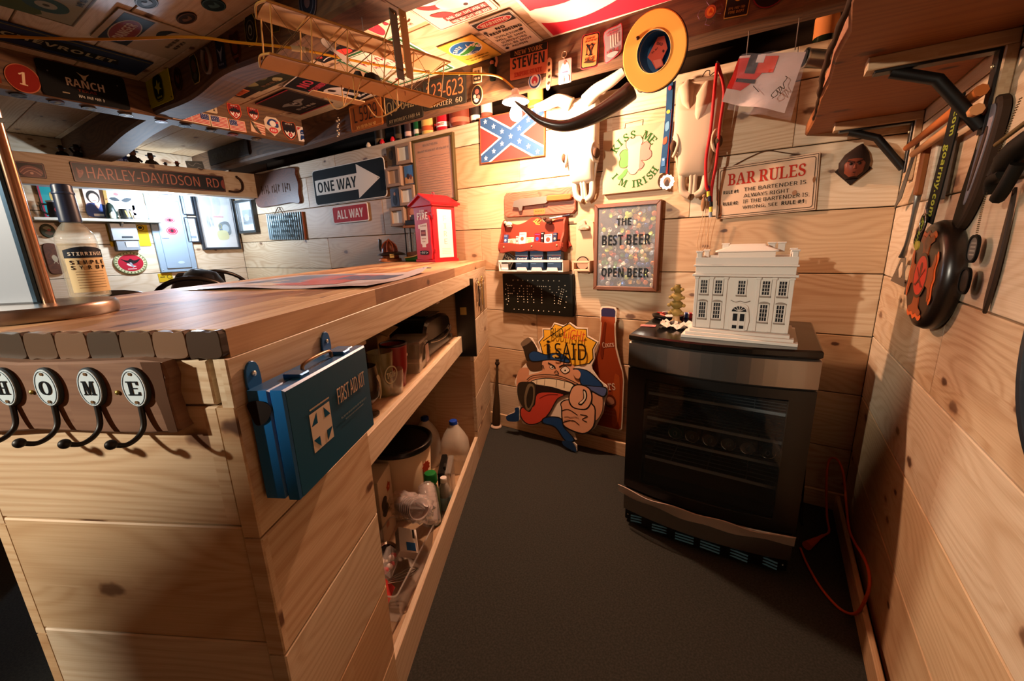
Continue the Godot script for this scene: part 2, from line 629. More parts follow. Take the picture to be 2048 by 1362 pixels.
func _ready() -> void:
	rng.seed = 7
	# camera
	var cam := Camera3D.new()
	cam.name = "camera"
	cam.position = Vector3(0, 1.22, 2.15)
	cam.rotation = Vector3(-0.2351523, 0.573172, -0.0309466)
	cam.fov = 80.39
	cam.near = 0.02
	add_child(cam, true)
	cam.current = true
	# surroundings and exposure
	var world := WorldEnvironment.new()
	world.name = "world"
	var env := Environment.new()
	env.background_mode = Environment.BG_COLOR
	env.background_color = Color(0, 0, 0)
	env.tonemap_mode = Environment.TONE_MAPPER_LINEAR
	env.tonemap_exposure = 1.0
	env.sdfgi_enabled = true
	env.ssao_enabled = true
	env.ssil_enabled = true
	world.environment = env
	add_child(world, true)
	make_materials()
	make_lamps()
	make_room()
	make_bar()
	make_everything()

func lamp_light(parent: Node, where: Vector3, hex: String, energy: float, size: float) -> OmniLight3D:
	var l := OmniLight3D.new()
	l.name = numbered(parent, "light")
	l.position = where
	l.light_color = Color(hex)
	l.light_energy = energy
	l.light_size = size
	l.omni_range = 12.0
	l.omni_attenuation = 2.0
	l.shadow_enabled = true
	parent.add_child(l, true)
	return l

func glow(hex: String, k: float) -> StandardMaterial3D:
	var m := StandardMaterial3D.new()
	m.albedo_color = Color(hex)
	m.emission_enabled = true
	m.emission = Color(hex)
	m.emission_energy_multiplier = k
	return m

func make_lamps() -> void:
	# the bare bulb under its shade, clipped to the beam
	var o := thing("clamp_lamp", "bare glowing bulb under a small white shade, hung below the ceiling beam", "lamp", Transform3D(Basis.IDENTITY, LAMP))
	obj(o, "bulb", lathe([0, -32, 14, -30, 24, -22, 29, -8, 29, 4, 24, 18, 16, 32, 13, 44, 0, 44], 24), glow("ffe2cc", 30.0))
	obj(o, "socket", lathe([0, 44, 17, 44, 18, 50, 18, 96, 12, 104, 0, 104], 20), col("e8e2d8", 0.5))
	obj(o, "shade", lathe([62, 48, 60, 56, 46, 66, 24, 74, 18, 74, 18, 71, 24, 71, 44, 63, 57, 54, 59, 47, 62, 48], 32), col("f6f2ea", 0.5))
	lamp_light(o, Vector3.ZERO, "ffc9a4", 2.8, 0.03)
	# cool puck light under the header shelf in the dining nook
	o = thing("puck_light", "round white light glowing under the header board beside the grey panel", "lamp", at(-4.34, 1.69, 0.69))
	obj(o, "housing", lathe([0, 14, 46, 14, 48, 10, 48, 0, 44, -2, 0, -2], 28), col("eef2f4", 0.4))
	obj(o, "lens", lathe([42, -2, 38, -12, 26, -20, 10, -24, 0, -24], 24), glow("dff1ff", 12.0))
	lamp_light(o, Vector3(0, -0.035, 0), "d2e8ff", 1.8, 0.04)
	# a spotlight of the room behind the camera, aimed at the end of the bar
	o = thing("spot_lamp", "white ceiling spotlight in the room behind the viewer, aimed at the bar", "lamp", at(-1.6, 1.98, 4.05))
	obj(o, "ceiling_rose", lathe([0, 128, 50, 128, 52, 118, 20, 112, 0, 112], 24), col("d8d4cc", 0.4))
	obj(o, "stem", tube(v3([0, 112, 0, 0, 30, 0]), 0.008), col("d8d4cc", 0.4))
	var aim := Vector3(0.6, -0.95, -2.05).normalized()
	var face_down := Basis(Quaternion(Vector3.DOWN, aim))
	obj(o, "can_shade", lathe([0, 60, 30, 60, 46, 30, 50, -40, 52, -40, 54, -42, 54, -36, 50, 34, 32, 66, 0, 66], 28), col("d8d4cc", 0.4), Transform3D(face_down, Vector3.ZERO))
	obj(o, "lens", lathe([46, -30, 30, -34, 0, -36], 24), glow("fff2dc", 4.0), Transform3D(face_down, Vector3.ZERO))
	var sp := SpotLight3D.new()
	sp.name = "light"
	sp.light_color = Color("fff2dc")
	sp.light_energy = 10.0
	sp.light_size = 0.04
	sp.spot_range = 12.0
	sp.spot_attenuation = 2.0
	sp.spot_angle = 31.0
	sp.spot_angle_attenuation = 0.8
	sp.shadow_enabled = true
	sp.transform = Transform3D(Basis.looking_at(aim, Vector3.UP), aim * 0.05)
	o.add_child(sp, true)

func boards(parent: Node3D, called: String, where: String, from: float, to: float, edges: Array, cuts: Array, d: float) -> void:
	# courses of boards on a surface; cuts holds, for each course, where the butt joints fall
	for k in edges.size() - 1:
		var h: float = edges[k + 1] - edges[k] - 0.004
		var x0 := from
		var list: Array = (cuts[k % cuts.size()] as Array).duplicate()
		list.append(to)
		for x1: float in list:
			if x1 <= x0 or x1 > to:
				continue
			plank(parent, called, x1 - x0 - 0.0015, h, d, parent.transform.affine_inverse() * on(where, (x0 + x1) / 2, (edges[k] + edges[k + 1]) / 2, -d))
			x0 = x1

const COURSES := [0.03, 0.288, 0.545, 0.802, 1.059, 1.316, 1.573, 1.82, 1.945]

func make_room() -> void:
	var dark := col("2a1d12", 0.9)
	structure("floor", box(6.2, 4.9, 0.1, 0.0), carpet, Transform3D(Basis(Vector3.RIGHT, Vector3.FORWARD, Vector3.UP), Vector3(-2.1, -0.05, 2.1)))
	# the walls are board on a dark backing; boards stand 18 mm proud of it
	var w := structure("wall_back", box(5.6, 2.01, 0.1, 0.0), dark, at(-2.1, 0.91, -0.07))
	boards(w, "plank", "back", -4.72, 0.375, COURSES, [[-2.9, -1.1], [-3.6, -2.0, -0.3], [-3.2, -1.2], [-2.62, -0.95], [-3.225, -1.6], [-2.5, -0.36], [-3.42, -1.3, 0.02], [-3.0, -1.0, 0.0]], 0.018)
	w = structure("wall_right", box(5.6, 2.3, 0.1, 0.0), dark, on("right", 2.2, 1.15, -0.07))
	boards(w, "plank", "right", 0.0, 4.3, [0.03, 0.288, 0.545, 0.807, 1.056, 1.312, 1.57, 1.82, 2.11], [[1.9], [2.3], [1.6], [0.75, 2.6], [1.7], [2.2], [1.8], [2.0]], 0.018)
	w = structure("wall_left", box(5.6, 2.3, 0.1, 0.0), dark, on("left", -2.2, 1.15, -0.07))
	boards(w, "plank", "left", -4.3, 0.0, [0.03, 0.288, 0.545, 0.802, 1.059, 1.316, 1.573, 1.82, 2.11], [[-1.9], [-2.3], [-1.6], [-2.6], [-1.7], [-2.2], [-1.8], [-2.0]], 0.018)
	structure("wall_front", box(5.6, 2.3, 0.1, 0.0), col("3a332c", 0.8), at(-2.1, 1.15, ROOM_FRONT + 0.05))
	w = structure("ceiling", box(5.6, 4.9, 0.1, 0.0), dark, Transform3D(Basis(Vector3.RIGHT, Vector3.BACK, Vector3.DOWN), Vector3(-2.1, CEILING + 0.07, 2.1)))
	var edges: Array = []
	for i in 19:
		edges.append(-0.02 + 0.24 * i)
	boards(w, "plank", "ceiling", -2.98, 0.375, edges, [[-1.75, -0.6], [-2.2, -0.9], [-1.55], [-1.2]], 0.018)
	boards(w, "plank", "ceiling", -4.72, -2.98, edges, [[]], 0.018)
	# skirtings and the board that carries the ledge over the back wall
	var b := structure("baseboard_back", box(1.96, 0.085, 0.016, 0.003), pine[2], at(-0.6, 0.043, 0.009))
	b.position.z = 0.03
	b = structure("baseboard_right", box(2.6, 0.085, 0.016, 0.003), pine[4], on("right", 1.35, 0.043, 0.027))
	structure("trim_1", box(5.09, 0.03, 0.4, 0.002), pine[4], at(-2.17, 1.93, -0.218))
	structure("trim_5", box(5.09, 0.3, 0.02, 0.0), dark, at(-2.17, 2.07, -0.4))
	# rough beams under the ceiling
	beam("trim_2", [Vector3(-4.72, 0, 0.25), Vector3(-3.6, 0.008, 0.25), Vector3(-2.9, 0.0, 0.25), Vector3(-2.4, 0.012, 0.25), Vector3(-1.7, 0.0, 0.25), Vector3(-0.9, 0.004, 0.25), Vector3(0.375, 0, 0.25)], 0.1)
	beam("trim_3", [Vector3(-4.72, -0.02, 1.08), Vector3(-4.0, -0.05, 1.08), Vector3(-3.4, 0.0, 1.08), Vector3(-2.9, 0.012, 1.08), Vector3(-2.45, 0.0, 1.08), Vector3(-2.1, 0.03, 1.08), Vector3(-1.7, 0.012, 1.08), Vector3(-1.2, 0.03, 1.08), Vector3(-0.5, 0.0, 1.08), Vector3(0.375, 0.01, 1.08)], 0.14)
	beam("trim_4", [Vector3(-2.97, 0.0, 3.4), Vector3(-2.97, 0.01, 2.4), Vector3(-2.97, 0.0, 1.7), Vector3(-2.97, 0.006, 1.0), Vector3(-2.97, 0.0, 0.55), Vector3(-2.97, 0.0, 0.3)], 0.14)

# A hewn beam with a wavy lower edge: a strip of quads along its length; path y is the rise of the lower edge.
func beam(called: String, path: Array, width: float) -> void:
	var st := mb()
	var p := curve(path, 6)
	var dir: Vector3 = (p[p.size() - 1] - p[0]).normalized()
	dir.y = 0
	var side := Vector3.UP.cross(dir).normalized() * width / 2
	var r := 0.012
	for i in p.size() - 1:
		var secs: Array = []
		for q: Vector3 in [p[i], p[i + 1]]:
			var c := Vector3(q.x, 1.945 + q.y, q.z)
			var top := Vector3(q.x, CEILING + 0.004, q.z)
			secs.append([top - side, c - side + Vector3(0, r, 0), c - side * (1 - r * 2 / width), c + side * (1 - r * 2 / width), c + side + Vector3(0, r, 0), top + side])
		for k in 6:
			var j := (k + 1) % 6
			quad(st, secs[0][k], secs[0][j], secs[1][j], secs[1][k])
	structure(called, st.commit(), log_wood)

func make_bar() -> void:
	var o := thing("bar_counter", "long wooden bar with a butcher-block top, boarded near end and open shelves", "bar counter", on("bar_side", 0, 0))
	# local frame: x along the bar away from the viewer, z out to the bartender's side
	var far := 2.166
	var slant := 0.514
	# butcher-block top: staves along the bar, cut off along the back wall, in finger-jointed lengths
	var tints := [[pine[0], "e6cdb2"], [pine[1], "d4b598"], [pine[2], "b8967a"], [pine[3], "dcc0a2"], [pine[4], "a6825f"]]
	var stave_mats: Array = []
	for t in tints:
		var m: StandardMaterial3D = t[0].duplicate()
		m.albedo_color = Color(t[1])
		m.roughness = 0.55
		m.clearcoat_enabled = true
		m.clearcoat = 0.08
		m.clearcoat_roughness = 0.4
		stave_mats.append(m)
	var end_mats := [col("3a2c22", 0.3), col("5a4636", 0.3), col("2c2622", 0.25), col("6a4f3a", 0.35), col("463a30", 0.3)]
	var nst := 14
	var sw := 0.665 / nst
	for k in nst:
		var z1 := -k * sw
		var z0 := z1 - sw
		var x := 0.012
		while x < far + 0.3:
			var x1 := x + rng.randf_range(0.3, 0.75)
			var e1 := far - z1 * slant
			var e0 := far - z0 * slant
			var last := x1 > e1 - 0.2
			uv_shift = Vector2(rng.randf() * 3, rng.randf() * 3)
			var p := PackedVector2Array([Vector2(x, -z1), Vector2(x, -z0), Vector2(e0 if last else x1, -z0), Vector2(e1 if last else x1, -z1)])
			var st := mb()
			add_ext(st, p, 0.038, 0.0004, Transform3D(Basis(Vector3.RIGHT, Vector3.FORWARD, Vector3.UP), Vector3(0, 1.086, 0)))
			obj(o, "stave", st.commit(), stave_mats[rng.randi() % 5])
			if last:
				break
			x = x1
		obj(o, "end_grain", ext(smooth(pts([-23, 2, -22, 34, -6, 37.5, 8, 36, 22, 37, 23.5, 18, 22, 4, 6, 0.5, -10, 2])), 0.012, 0.001), end_mats[(k * 3 + k / 4) % 5], Transform3D(Basis(Vector3.BACK, Vector3.UP, Vector3.LEFT), Vector3(0.012, 1.086, z1 - sw / 2)))
	uv_shift = Vector2.ZERO
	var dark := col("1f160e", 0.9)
	# near end: boards across, with the edges of the side boards showing
	var ys := [0.0, 0.2, 0.41, 0.62, 0.832, 1.02, 1.086]
	for i in 6:
		var yc: float = (ys[i] + ys[i + 1]) / 2
		var h: float = ys[i + 1] - ys[i] - 0.003
		plank(o, "end_board", 0.398, h, 0.02, Transform3D(Basis(Vector3.BACK, Vector3.UP, Vector3.LEFT), Vector3(0.024, yc, -0.2275)), pine[[0, 2, 0, 2, 1, 3][i]])
	for i in 5:
		var yb: float = ([0.0, 0.18, 0.39, 0.6, 0.815, 1.02] as Array)[i]
		var yt: float = ([0.0, 0.18, 0.39, 0.6, 0.815, 1.02] as Array)[i + 1]
		plank(o, "side_board", 0.35, yt - yb - 0.003, 0.027, Transform3D(Basis.IDENTITY, Vector3(0.177, (yb + yt) / 2, -0.027)), pine[[2, 4, 3, 1, 2][i]])
		plank(o, "side_board", 0.55, yt - yb - 0.003, 0.02, Transform3D(Basis.IDENTITY, Vector3(1.635 + 0.275, (yb + yt) / 2, -0.02)), pine[[1, 3, 2, 0, 4][i]])
		plank(o, "back_board", 2.36, yt - yb - 0.003, 0.02, Transform3D(Basis.IDENTITY, Vector3(1.19, (yb + yt) / 2, -0.455)), pine[[4, 2, 4, 2, 1][i]])
	obj(o, "apron", box(2.165, 0.07, 0.02, 0.002), pine[3], at(1.085, 1.051, -0.0095))
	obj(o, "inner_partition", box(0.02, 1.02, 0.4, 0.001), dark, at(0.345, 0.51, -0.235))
	obj(o, "inner_partition", box(0.02, 1.02, 0.44, 0.001), pine[4], at(1.646, 0.51, -0.235))
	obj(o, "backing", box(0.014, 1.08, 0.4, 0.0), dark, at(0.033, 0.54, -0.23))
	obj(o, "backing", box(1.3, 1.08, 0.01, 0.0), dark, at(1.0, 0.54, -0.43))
	obj(o, "shelf_board", box(1.28, 0.018, 0.36, 0.001), pine[2], at(0.995, 0.731, -0.25))
	obj(o, "shelf_edging", box(1.285, 0.088, 0.02, 0.002), pine[0], at(0.993, 0.698, -0.07))
	obj(o, "floor_board", box(1.28, 0.018, 0.4, 0.001), pine[4], at(0.995, 0.02, -0.225))
	obj(o, "corner_bracket", box(0.1, 0.016, 0.04, 0.002), pine[4], at(0.41, 1.0, -0.05))
	obj(o, "corner_bracket", box(0.05, 0.05, 0.06, 0.002), pine[1], at(1.12, 1.02, -0.06))
	obj(o, "toe_board", box(2.05, 0.145, 0.02, 0.002), pine[0], at(1.14, 0.0725, -0.012))

func make_back_wall() -> void:
	var o: Node3D
	sign_on("street_sign", "black and white traffic sign with a big white arrow reading ONE WAY", "sign", on("back", -2.865, 1.72, 0.006, 0.2), 885, 275, 32, 5, "dcdad2", [
		["f", 0, 0, 873, 263, 128, 28, "14181a"],
		["p", [-415, -58, 128, -58, 128, -122, 385, 0, 128, 122, 128, 58, -415, 58], "dcd9cf"],
		["t", -135, 0, 500, 80, "ONE WAY", "14181a", "b"], ["e", 362, 0, 5, 5, "6a6a66"]], "", 0.8)
	sign_on("street_sign", "small red plate with white letters reading ALL WAY below the arrow sign", "sign", on("back", -2.878, 1.493, 0.006, 0.6), 445, 136, 18, 4, "e0dad2", [
		["r", 0, 0, 428, 119, "a8161c", 14], ["t", 0, 0, 330, 66, "ALL WAY", "e6ddd4", "b"], ["e", 0, 50, 4, 4, "77706a"], ["e", 0, -50, 4, 4, "77706a"]], "", 0.7)
	# collage of little square frames
	o = thing("photo_collage", "staggered column of square grey photo frames left of the tall brown document", "picture frame", on("back", -2.258, 1.637, 0.0))
	var grey := col("8a7462", 0.5)
	for k in 4:
		var y := 0.203 - 0.1355 * k
		var s := 1 if k % 2 == 0 else -1
		obj(o, "backing", box(0.27, 0.13, 0.014, 0.001), grey, at(0.012 * s * 0.4, y, 0.008))
		var f := Node3D.new()
		f.name = numbered(o, "square_frame")
		f.transform = at(0.058 * s, y, 0.014)
		o.add_child(f, true)
		frame_parts(f, 146, 130, 22, 24, grey)
		obj(f, "picture", box(0.104, 0.088, 0.004, 0.0), col(["c4ccc4", "a98f76", "cfd8da", "d2dce0"][k], 0.25), at(0, 0, 0.008))
		var ph := obj(o, "small_photo", box(0.086, 0.118, 0.006, 0.0), col(["4c3a1c", "3d6ea8", "3c4c68", "8a5446"][k], 0.3), at(-0.08 * s, y, 0.017))
		ink(ph, [[["e", 0, 10, 22, 30, "2c2210"]], [["r", 0, -36, 80, 42, "b08a66"], ["e", -8, -10, 14, 18, "3a2c2c"], ["e", 18, -16, 10, 16, "6a3a34"]], [["e", 0, -18, 22, 36, "1e2434"], ["e", 2, 24, 10, 12, "a07a66"]], [["e", 0, 28, 24, 22, "b4745e"], ["e", 4, -22, 26, 30, "3a3440"], ["e", -20, 0, 7, 6, "e2dccc"]]][k], 0.0032)
	# tall document
	var lines: Array = []
	for i in 17:
		var yy := 88 - i * 15.5
		var a: Array = []
		for j in 9:
			a.append(-135 + j * 33.5 + rng.randf_range(-4, 4))
			a.append(yy + rng.randf_range(-2.6, 2.6))
		lines.append(["l", a, 1.6 if i > 0 else 3.0, "6b4026"])
	lines.append(["x", -20, 160, 130, 16, "55301c"])
	lines.append(["x", 0, 125, 270, 15, "55301c"])
	for i in 5:
		lines.append(["l", [-110 + i * 50, -176, -90 + i * 50, -168, -96 + i * 50, -180, -74 + i * 50, -170], 1.8, "55301c"])
	frame_on("document_frame", "tall framed brown parchment covered in handwriting behind the red alarm box", "picture frame", on("back", -1.949, 1.709, 0.002), 362, 404, 17, 22, col("4a3d22", 0.4), "b5794f", lines)
	# corrugated sign hung on a cord
	o = thing("metal_sign", "grey corrugated metal sign with worn lettering hung from a cord", "sign", on("back", -3.83, 1.44, 0.012, -1.6))
	var rows: Array = []
	for j in 2:
		var r: Array = []
		for i in 121:
			r.append(Vector3(-0.3 + i * 0.005, -0.118 + 0.236 * j, 0.006 * sin(i * 0.9)))
		rows.append(r)
	obj(o, "sheet", grid(rows), col("8fa0a4", 0.35, 0.6))
	obj(o, "edging", box(0.012, 0.236, 0.016, 0.002), col("8a4a2c", 0.6), at(0.302, 0, 0))
	for k in 5:
		scribble(o, 0.05 * (k % 2) - 0.02, 0.085 - 0.042 * k, 0.45, 0.028, col("3a4648", 0.6), 0.0068)
	obj(o, "hanging_cord", tube(v3([-140, 112, 4, -70, 168, 4, -45, 170, 4, 0, 112, 4]), 0.004), col("5a4632", 0.9))
	# carved plank behind the header
	o = thing("wooden_plaque", "wide dark weathered plank with an uneven right end, high on the back wall", "plaque", on("back", -3.87, 1.775, 0.002, -1.2))
	obj(o, "board", ext(smooth(pts([-360, -140, -100, -150, 200, -138, 345, -146, 352, -60, 366, 10, 340, 90, 330, 142, 60, 150, -200, 138, -362, 146, -372, 0])), 0.022, 0.004), red_wood)
	scribble(o, 0, -0.005, 0.5, 0.08, col("3a2110", 0.8), 0.0222)
	frame_on("picture_frame", "small black frame holding a misty street photograph, in the far corner", "picture frame", on("back", -4.47, 1.565, 0.004), 336, 318, 24, 40, col("20262a", 0.35), "d5dee2", [["r", 0, 14, 210, 180, "7e9098"], ["r", 0, -36, 210, 60, "4e5c62"], ["e", -30, -8, 46, 34, "a8b6ba"], ["e", 56, 20, 30, 46, "56666c"], ["r", 0, 84, 210, 40, "b6c4ca"]])
	# red panel with the crossed blue bands
	o = thing("painted_flag", "red wooden flag panel with crossed blue bands of white stars behind the bulb", "flag panel", on("back", -1.341, 1.82, 0.004, -1.5))
	obj(o, "panel", ext(rr(0.436, 0.25), 0.014, 0.001), col("c23430", 0.6))
	obj(o, "edge_strip", ring(rr(0.438, 0.252), rr(0.428, 0.242), 0.0146), col("8a4a2c", 0.6))
	var bands: Array = []
	for s: int in [1, -1]:
		bands.append(["p", [-214, 121 * s, -214, 73 * s, 150 - 10, -121 * s, 214, -121 * s, 214, -73 * s, -140, 121 * s], "e8e4da"])
	for s: int in [1, -1]:
		bands.append(["p", [-214, 121 * s, -214, 83 * s, 158, -121 * s, 214, -121 * s, 214, -83 * s, -158, 121 * s], "2c4a72"])
	for s: int in [1, -1]:
		for k in 7:
			if k == 3 and s < 0:
				continue
			bands.append(["s", -177 + 59 * k, s * (100 - 33.4 * k), 15, "efeae0"])
	ink(o, bands, 0.0142)
	# knife plaque
	o = thing("knife_plaque", "reddish wooden plaque carrying an old broad knife over the card rack", "plaque", on("back", -1.169, 1.444, 0.004, -0.6))
	obj(o, "board", ext(pts([-232, -52, -214, -70, 214, -70, 232, -52, 232, 52, 214, 70, -214, 70, -232, 52]), 0.018, 0.004), red_wood_light())
	obj(o, "blade", ext(pts([-160, -18, -120, -24, -112, -44, -96, -42, -90, -18, 60, -12, 76, 0, 66, 26, -100, 24, -150, 14]), 0.004, 0.001), col("a89c92", 0.35, 0.8), at(0, 0.004, 0.034))
	obj(o, "handle", ext(rr(0.152, 0.032, 0.012, 0.142, 0.012), 0.016, 0.005, true), col("9c5a30", 0.4), at(0, 0.004, 0.028))
	for x: float in [-0.08, 0.03]:
		obj(o, "peg", lathe([0, 0, 3, 0, 3, 16, 0, 16], 10), col("6a4a30", 0.5), turned(x, 0.0, 0.018, 90, 0, 0))
	obj(o, "name_plate", ext(rr(0.074, 0.03, 0.002), 0.001), col("b89a5a", 0.3, 0.7), at(0.01, -0.048, 0.0182))
	scribble(o, 0.01, -0.046, 0.058, 0.008, col("5a4420", 0.5), 0.0194)
	make_card_rack()
	make_wire_rack()
	make_openers()
	make_party_sign()
	make_cap_box()
	make_irish_sign()
	make_rules_sign()
	make_skulls()
	make_hangings()

func red_wood_light() -> StandardMaterial3D:
	if not materials.has("redlight"):
		materials["redlight"] = wood(pine_picture(71, 512, 128, Color("a5644e"), Color("6f3626"), 3, 0.5), "ffffff", 0.45, Vector2(1.4, 4.0))
	return materials["redlight"]

func make_card_rack() -> void:
	var o := thing("wall_rack", "red scalloped wooden wall rack holding small packets below the knife plaque", "rack", on("back", -1.2, 1.272, 0.002, 0.4))
	var red := col("86382a", 0.5)
	obj(o, "back_board", ext(smooth(pts([-205, -92, 205, -92, 205, -20, 208, 76, 150, 78, 100, 60, 60, 66, 34, 92, -10, 96, -60, 72, -120, 60, -200, 76, -208, 0]), true, 3), 0.014, 0.003), red)
	for x: float in [-0.205, 0.205]:
		obj(o, "side_panel", ext(smooth(pts([0, -92, 78, -92, 82, -50, 50, 0, 40, 60, 0, 84])), 0.012, 0.002), red, Transform3D(Basis(Vector3.BACK, Vector3.UP, Vector3.LEFT), Vector3(x + 0.006, 0, 0.002)))
	obj(o, "front_rail", ext(smooth(pts([-205, -34, -120, -26, -60, -32, 20, -22, 90, -32, 205, -26, 205, 22, 120, 14, 40, 24, -60, 14, -140, 24, -205, 18]), true, 3), 0.012, 0.003), red, at(0, -0.068, 0.07))
	obj(o, "shelf_board", box(0.4, 0.01, 0.07, 0.001), red, at(0, -0.09, 0.045))
	ink(o, [["l", [0, 68, 24, 84, 48, 62, 30, 78, 12, 58, 40, 52], 5, "d09a4c"], ["l", [-6, 74, 26, 60, 52, 78], 4, "d09a4c"]], 0.0142)
	for x: float in [-0.172, 0.02, 0.18]:
		obj(o, "screw_head", lathe([0, 0, 5, 0, 5, 2, 0, 3], 12), col("d8b890", 0.3, 0.6), turned(x, -0.068, 0.082, 90, 0, 0))
	# the packets standing in it: width, height, colour, second colour, name
	var list := [[26, 88, "3a4a78", "d8d4dc", "lighter", "blue and white lighter at the left end of the red rack"], [52, 62, "e0c8b0", "c88a70", "card_packet", "pale pink card packet second from the left in the red rack"], [20, 76, "c8b4b0", "7a3a3a", "lighter", "grey and dark red lighter standing behind the pale packets"],
		[44, 96, "efe8dc", "8a5a40", "card_packet", "tall white card with a brown dot in the red rack"], [50, 66, "e8cfa4", "d8b070", "card_packet", "cream packet right of the white card in the red rack"], [40, 88, "c01824", "2c4a9a", "card_packet", "bright red packet with a blue emblem in the red rack"], [18, 92, "2a2024", "d8c8c0", "card_packet", "narrow black and white packet beside the bright red one"],
		[50, 78, "e4d4cc", "a84438", "card_packet", "pale card with a thin red outline near the right end"], [24, 84, "26304e", "c8a090", "lighter", "dark blue lighter at the right end of the red rack"]]
	var x := -0.192
	for q in list:
		var t := thing(q[4], q[5], "packet" if q[4] == "card_packet" else "lighter", o.transform * turned(x + q[0] * 0.0005, -0.084 + q[1] * 0.0005, 0.046, -7, 0, rng.randf_range(-3, 3)), "packets in the red wall rack")
		obj(t, "body", box(q[0] * 0.001, q[1] * 0.001, 0.014, 0.002), col(q[2], 0.4))
		ink(t, [["e", 0, q[1] * 0.12, q[0] * 0.27, q[0] * 0.27, q[3]], ["r", 0, -q[1] * 0.22, q[0] * 0.7, 4, q[3]], ["r", 0, q[1] * 0.4, q[0] * 0.8, 3, q[3]]], 0.0072)
		x += q[0] * 0.001 + 0.004
	for k in 3:
		var p: Vector3 = [Vector3(-1.365, 1.338, 0.03), Vector3(-1.092, 1.343, 0.04), Vector3(-1.03, 1.358, 0.03)][k]
		var t := thing(["toy_figure", "carved_animal", "pen"][k], ["small pale ornament lying on the top left of the red rack", "small dark brown carved animal on top of the red rack", "black and white pen lying on top of the red rack"][k], ["ornament", "ornament", "pen"][k], Transform3D(Basis.IDENTITY, p))
		if k < 2:
			obj(t, "body", loft([[Vector3(0, -0.012, 0), 0.012, 0.008], [Vector3(0, -0.008, 0), 0.026, 0.014], [Vector3(0, 0.004, 0), 0.022, 0.012], [Vector3(0, 0.012, 0), 0.006, 0.005]], 12), col(["cbb8a4", "40241a"][k], 0.5))
			obj(t, "head", ball(0.01), col(["b0a090", "3a2018"][k], 0.5), at(-0.022, 0.008, 0.004))
			obj(t, "foot", box(0.03, 0.01, 0.016, 0.002), col(["cbb8a4", "40241a"][k], 0.5), at(0.004, -0.014, 0))
		else:
			obj(t, "barrel", tube(v3([-60, -4, 0, 60, 6, 0]), 0.004), col("e4dcd4", 0.3))
			obj(t, "cap", tube(v3([20, 3, 0, 64, 7, 0]), 0.005), col("24283a", 0.3))

func make_wire_rack() -> void:
	var o := thing("wire_rack", "white wire shelf rack on the wall holding three blue boxes", "rack", on("back", -1.195, 1.062, 0.0))
	var white := col("e6dcd4", 0.35)
	obj(o, "tray", box(0.43, 0.006, 0.085, 0.001), white, at(0, 0, 0.046))
	obj(o, "front_rail", box(0.43, 0.012, 0.005, 0.001), white, at(0, 0.058, 0.088))
	for x: float in [-0.213, 0.213]:
		obj(o, "end_plate", box(0.005, 0.06, 0.085, 0.001), white, at(x, 0.03, 0.046))
	obj(o, "back_rail", box(0.43, 0.05, 0.004, 0.001), col("2a2622", 0.6), at(0, 0.03, 0.005))
	for k in 3:
		obj(o, "label_holder", ext(pts([-36, 0, 36, 0, 30, 20, -30, 20]), 0.004, 0.001), white, at(-0.07 + 0.1 * k + 0.02, 0.002, 0.09))
		var t := thing("blue_box", ["left of three dark blue boxes in the white wire rack", "middle of three dark blue boxes in the white wire rack", "right of three dark blue boxes in the white wire rack"][k], "box", on("back", [-1.258, -1.158, -1.045][k], 1.126, 0.05))
		obj(t, "carton", box(0.088, 0.12, 0.036, 0.0015), col("1a3452", 0.35))
		ink(t, [["r", 0, 26, 86, 2.4, "b8c4d0"], ["r", 14, 21, 56, 2, "a84438"], ["t", 2, 8, 66, 11, "Control", "e6e6ea", "b"], ["r", 0, 48, 80, 16, "24446c"], ["r", -20, -22, 34, 3, "5a7a98"]], 0.0182)
	var t := thing("leaning_sign", "small black plate with grey letters leaning in the white wire rack", "sign", Transform3D(Basis(Vector3(0, 0, 1), deg_to_rad(-30)), Vector3(-1.36, 1.118, 0.062)))
	obj(t, "plate", box(0.08, 0.1, 0.005, 0.001), col("241f1a", 0.5))
	ink(t, [["t", 0, 22, 62, 18, "UCK", "8a8070", "b"], ["x", 0, -2, 60, 14, "7a7060"], ["f", 0, 0, 74, 94, 2, 2, "6a6050"]], 0.0027)
	t = thing("folded_paper", "white folded paper slip at the left end of the wire rack", "paper", at(-1.375, 1.086, 0.075))
	obj(t, "sheet", box(0.05, 0.034, 0.003, 0.0005), col("efe6dc", 0.7))

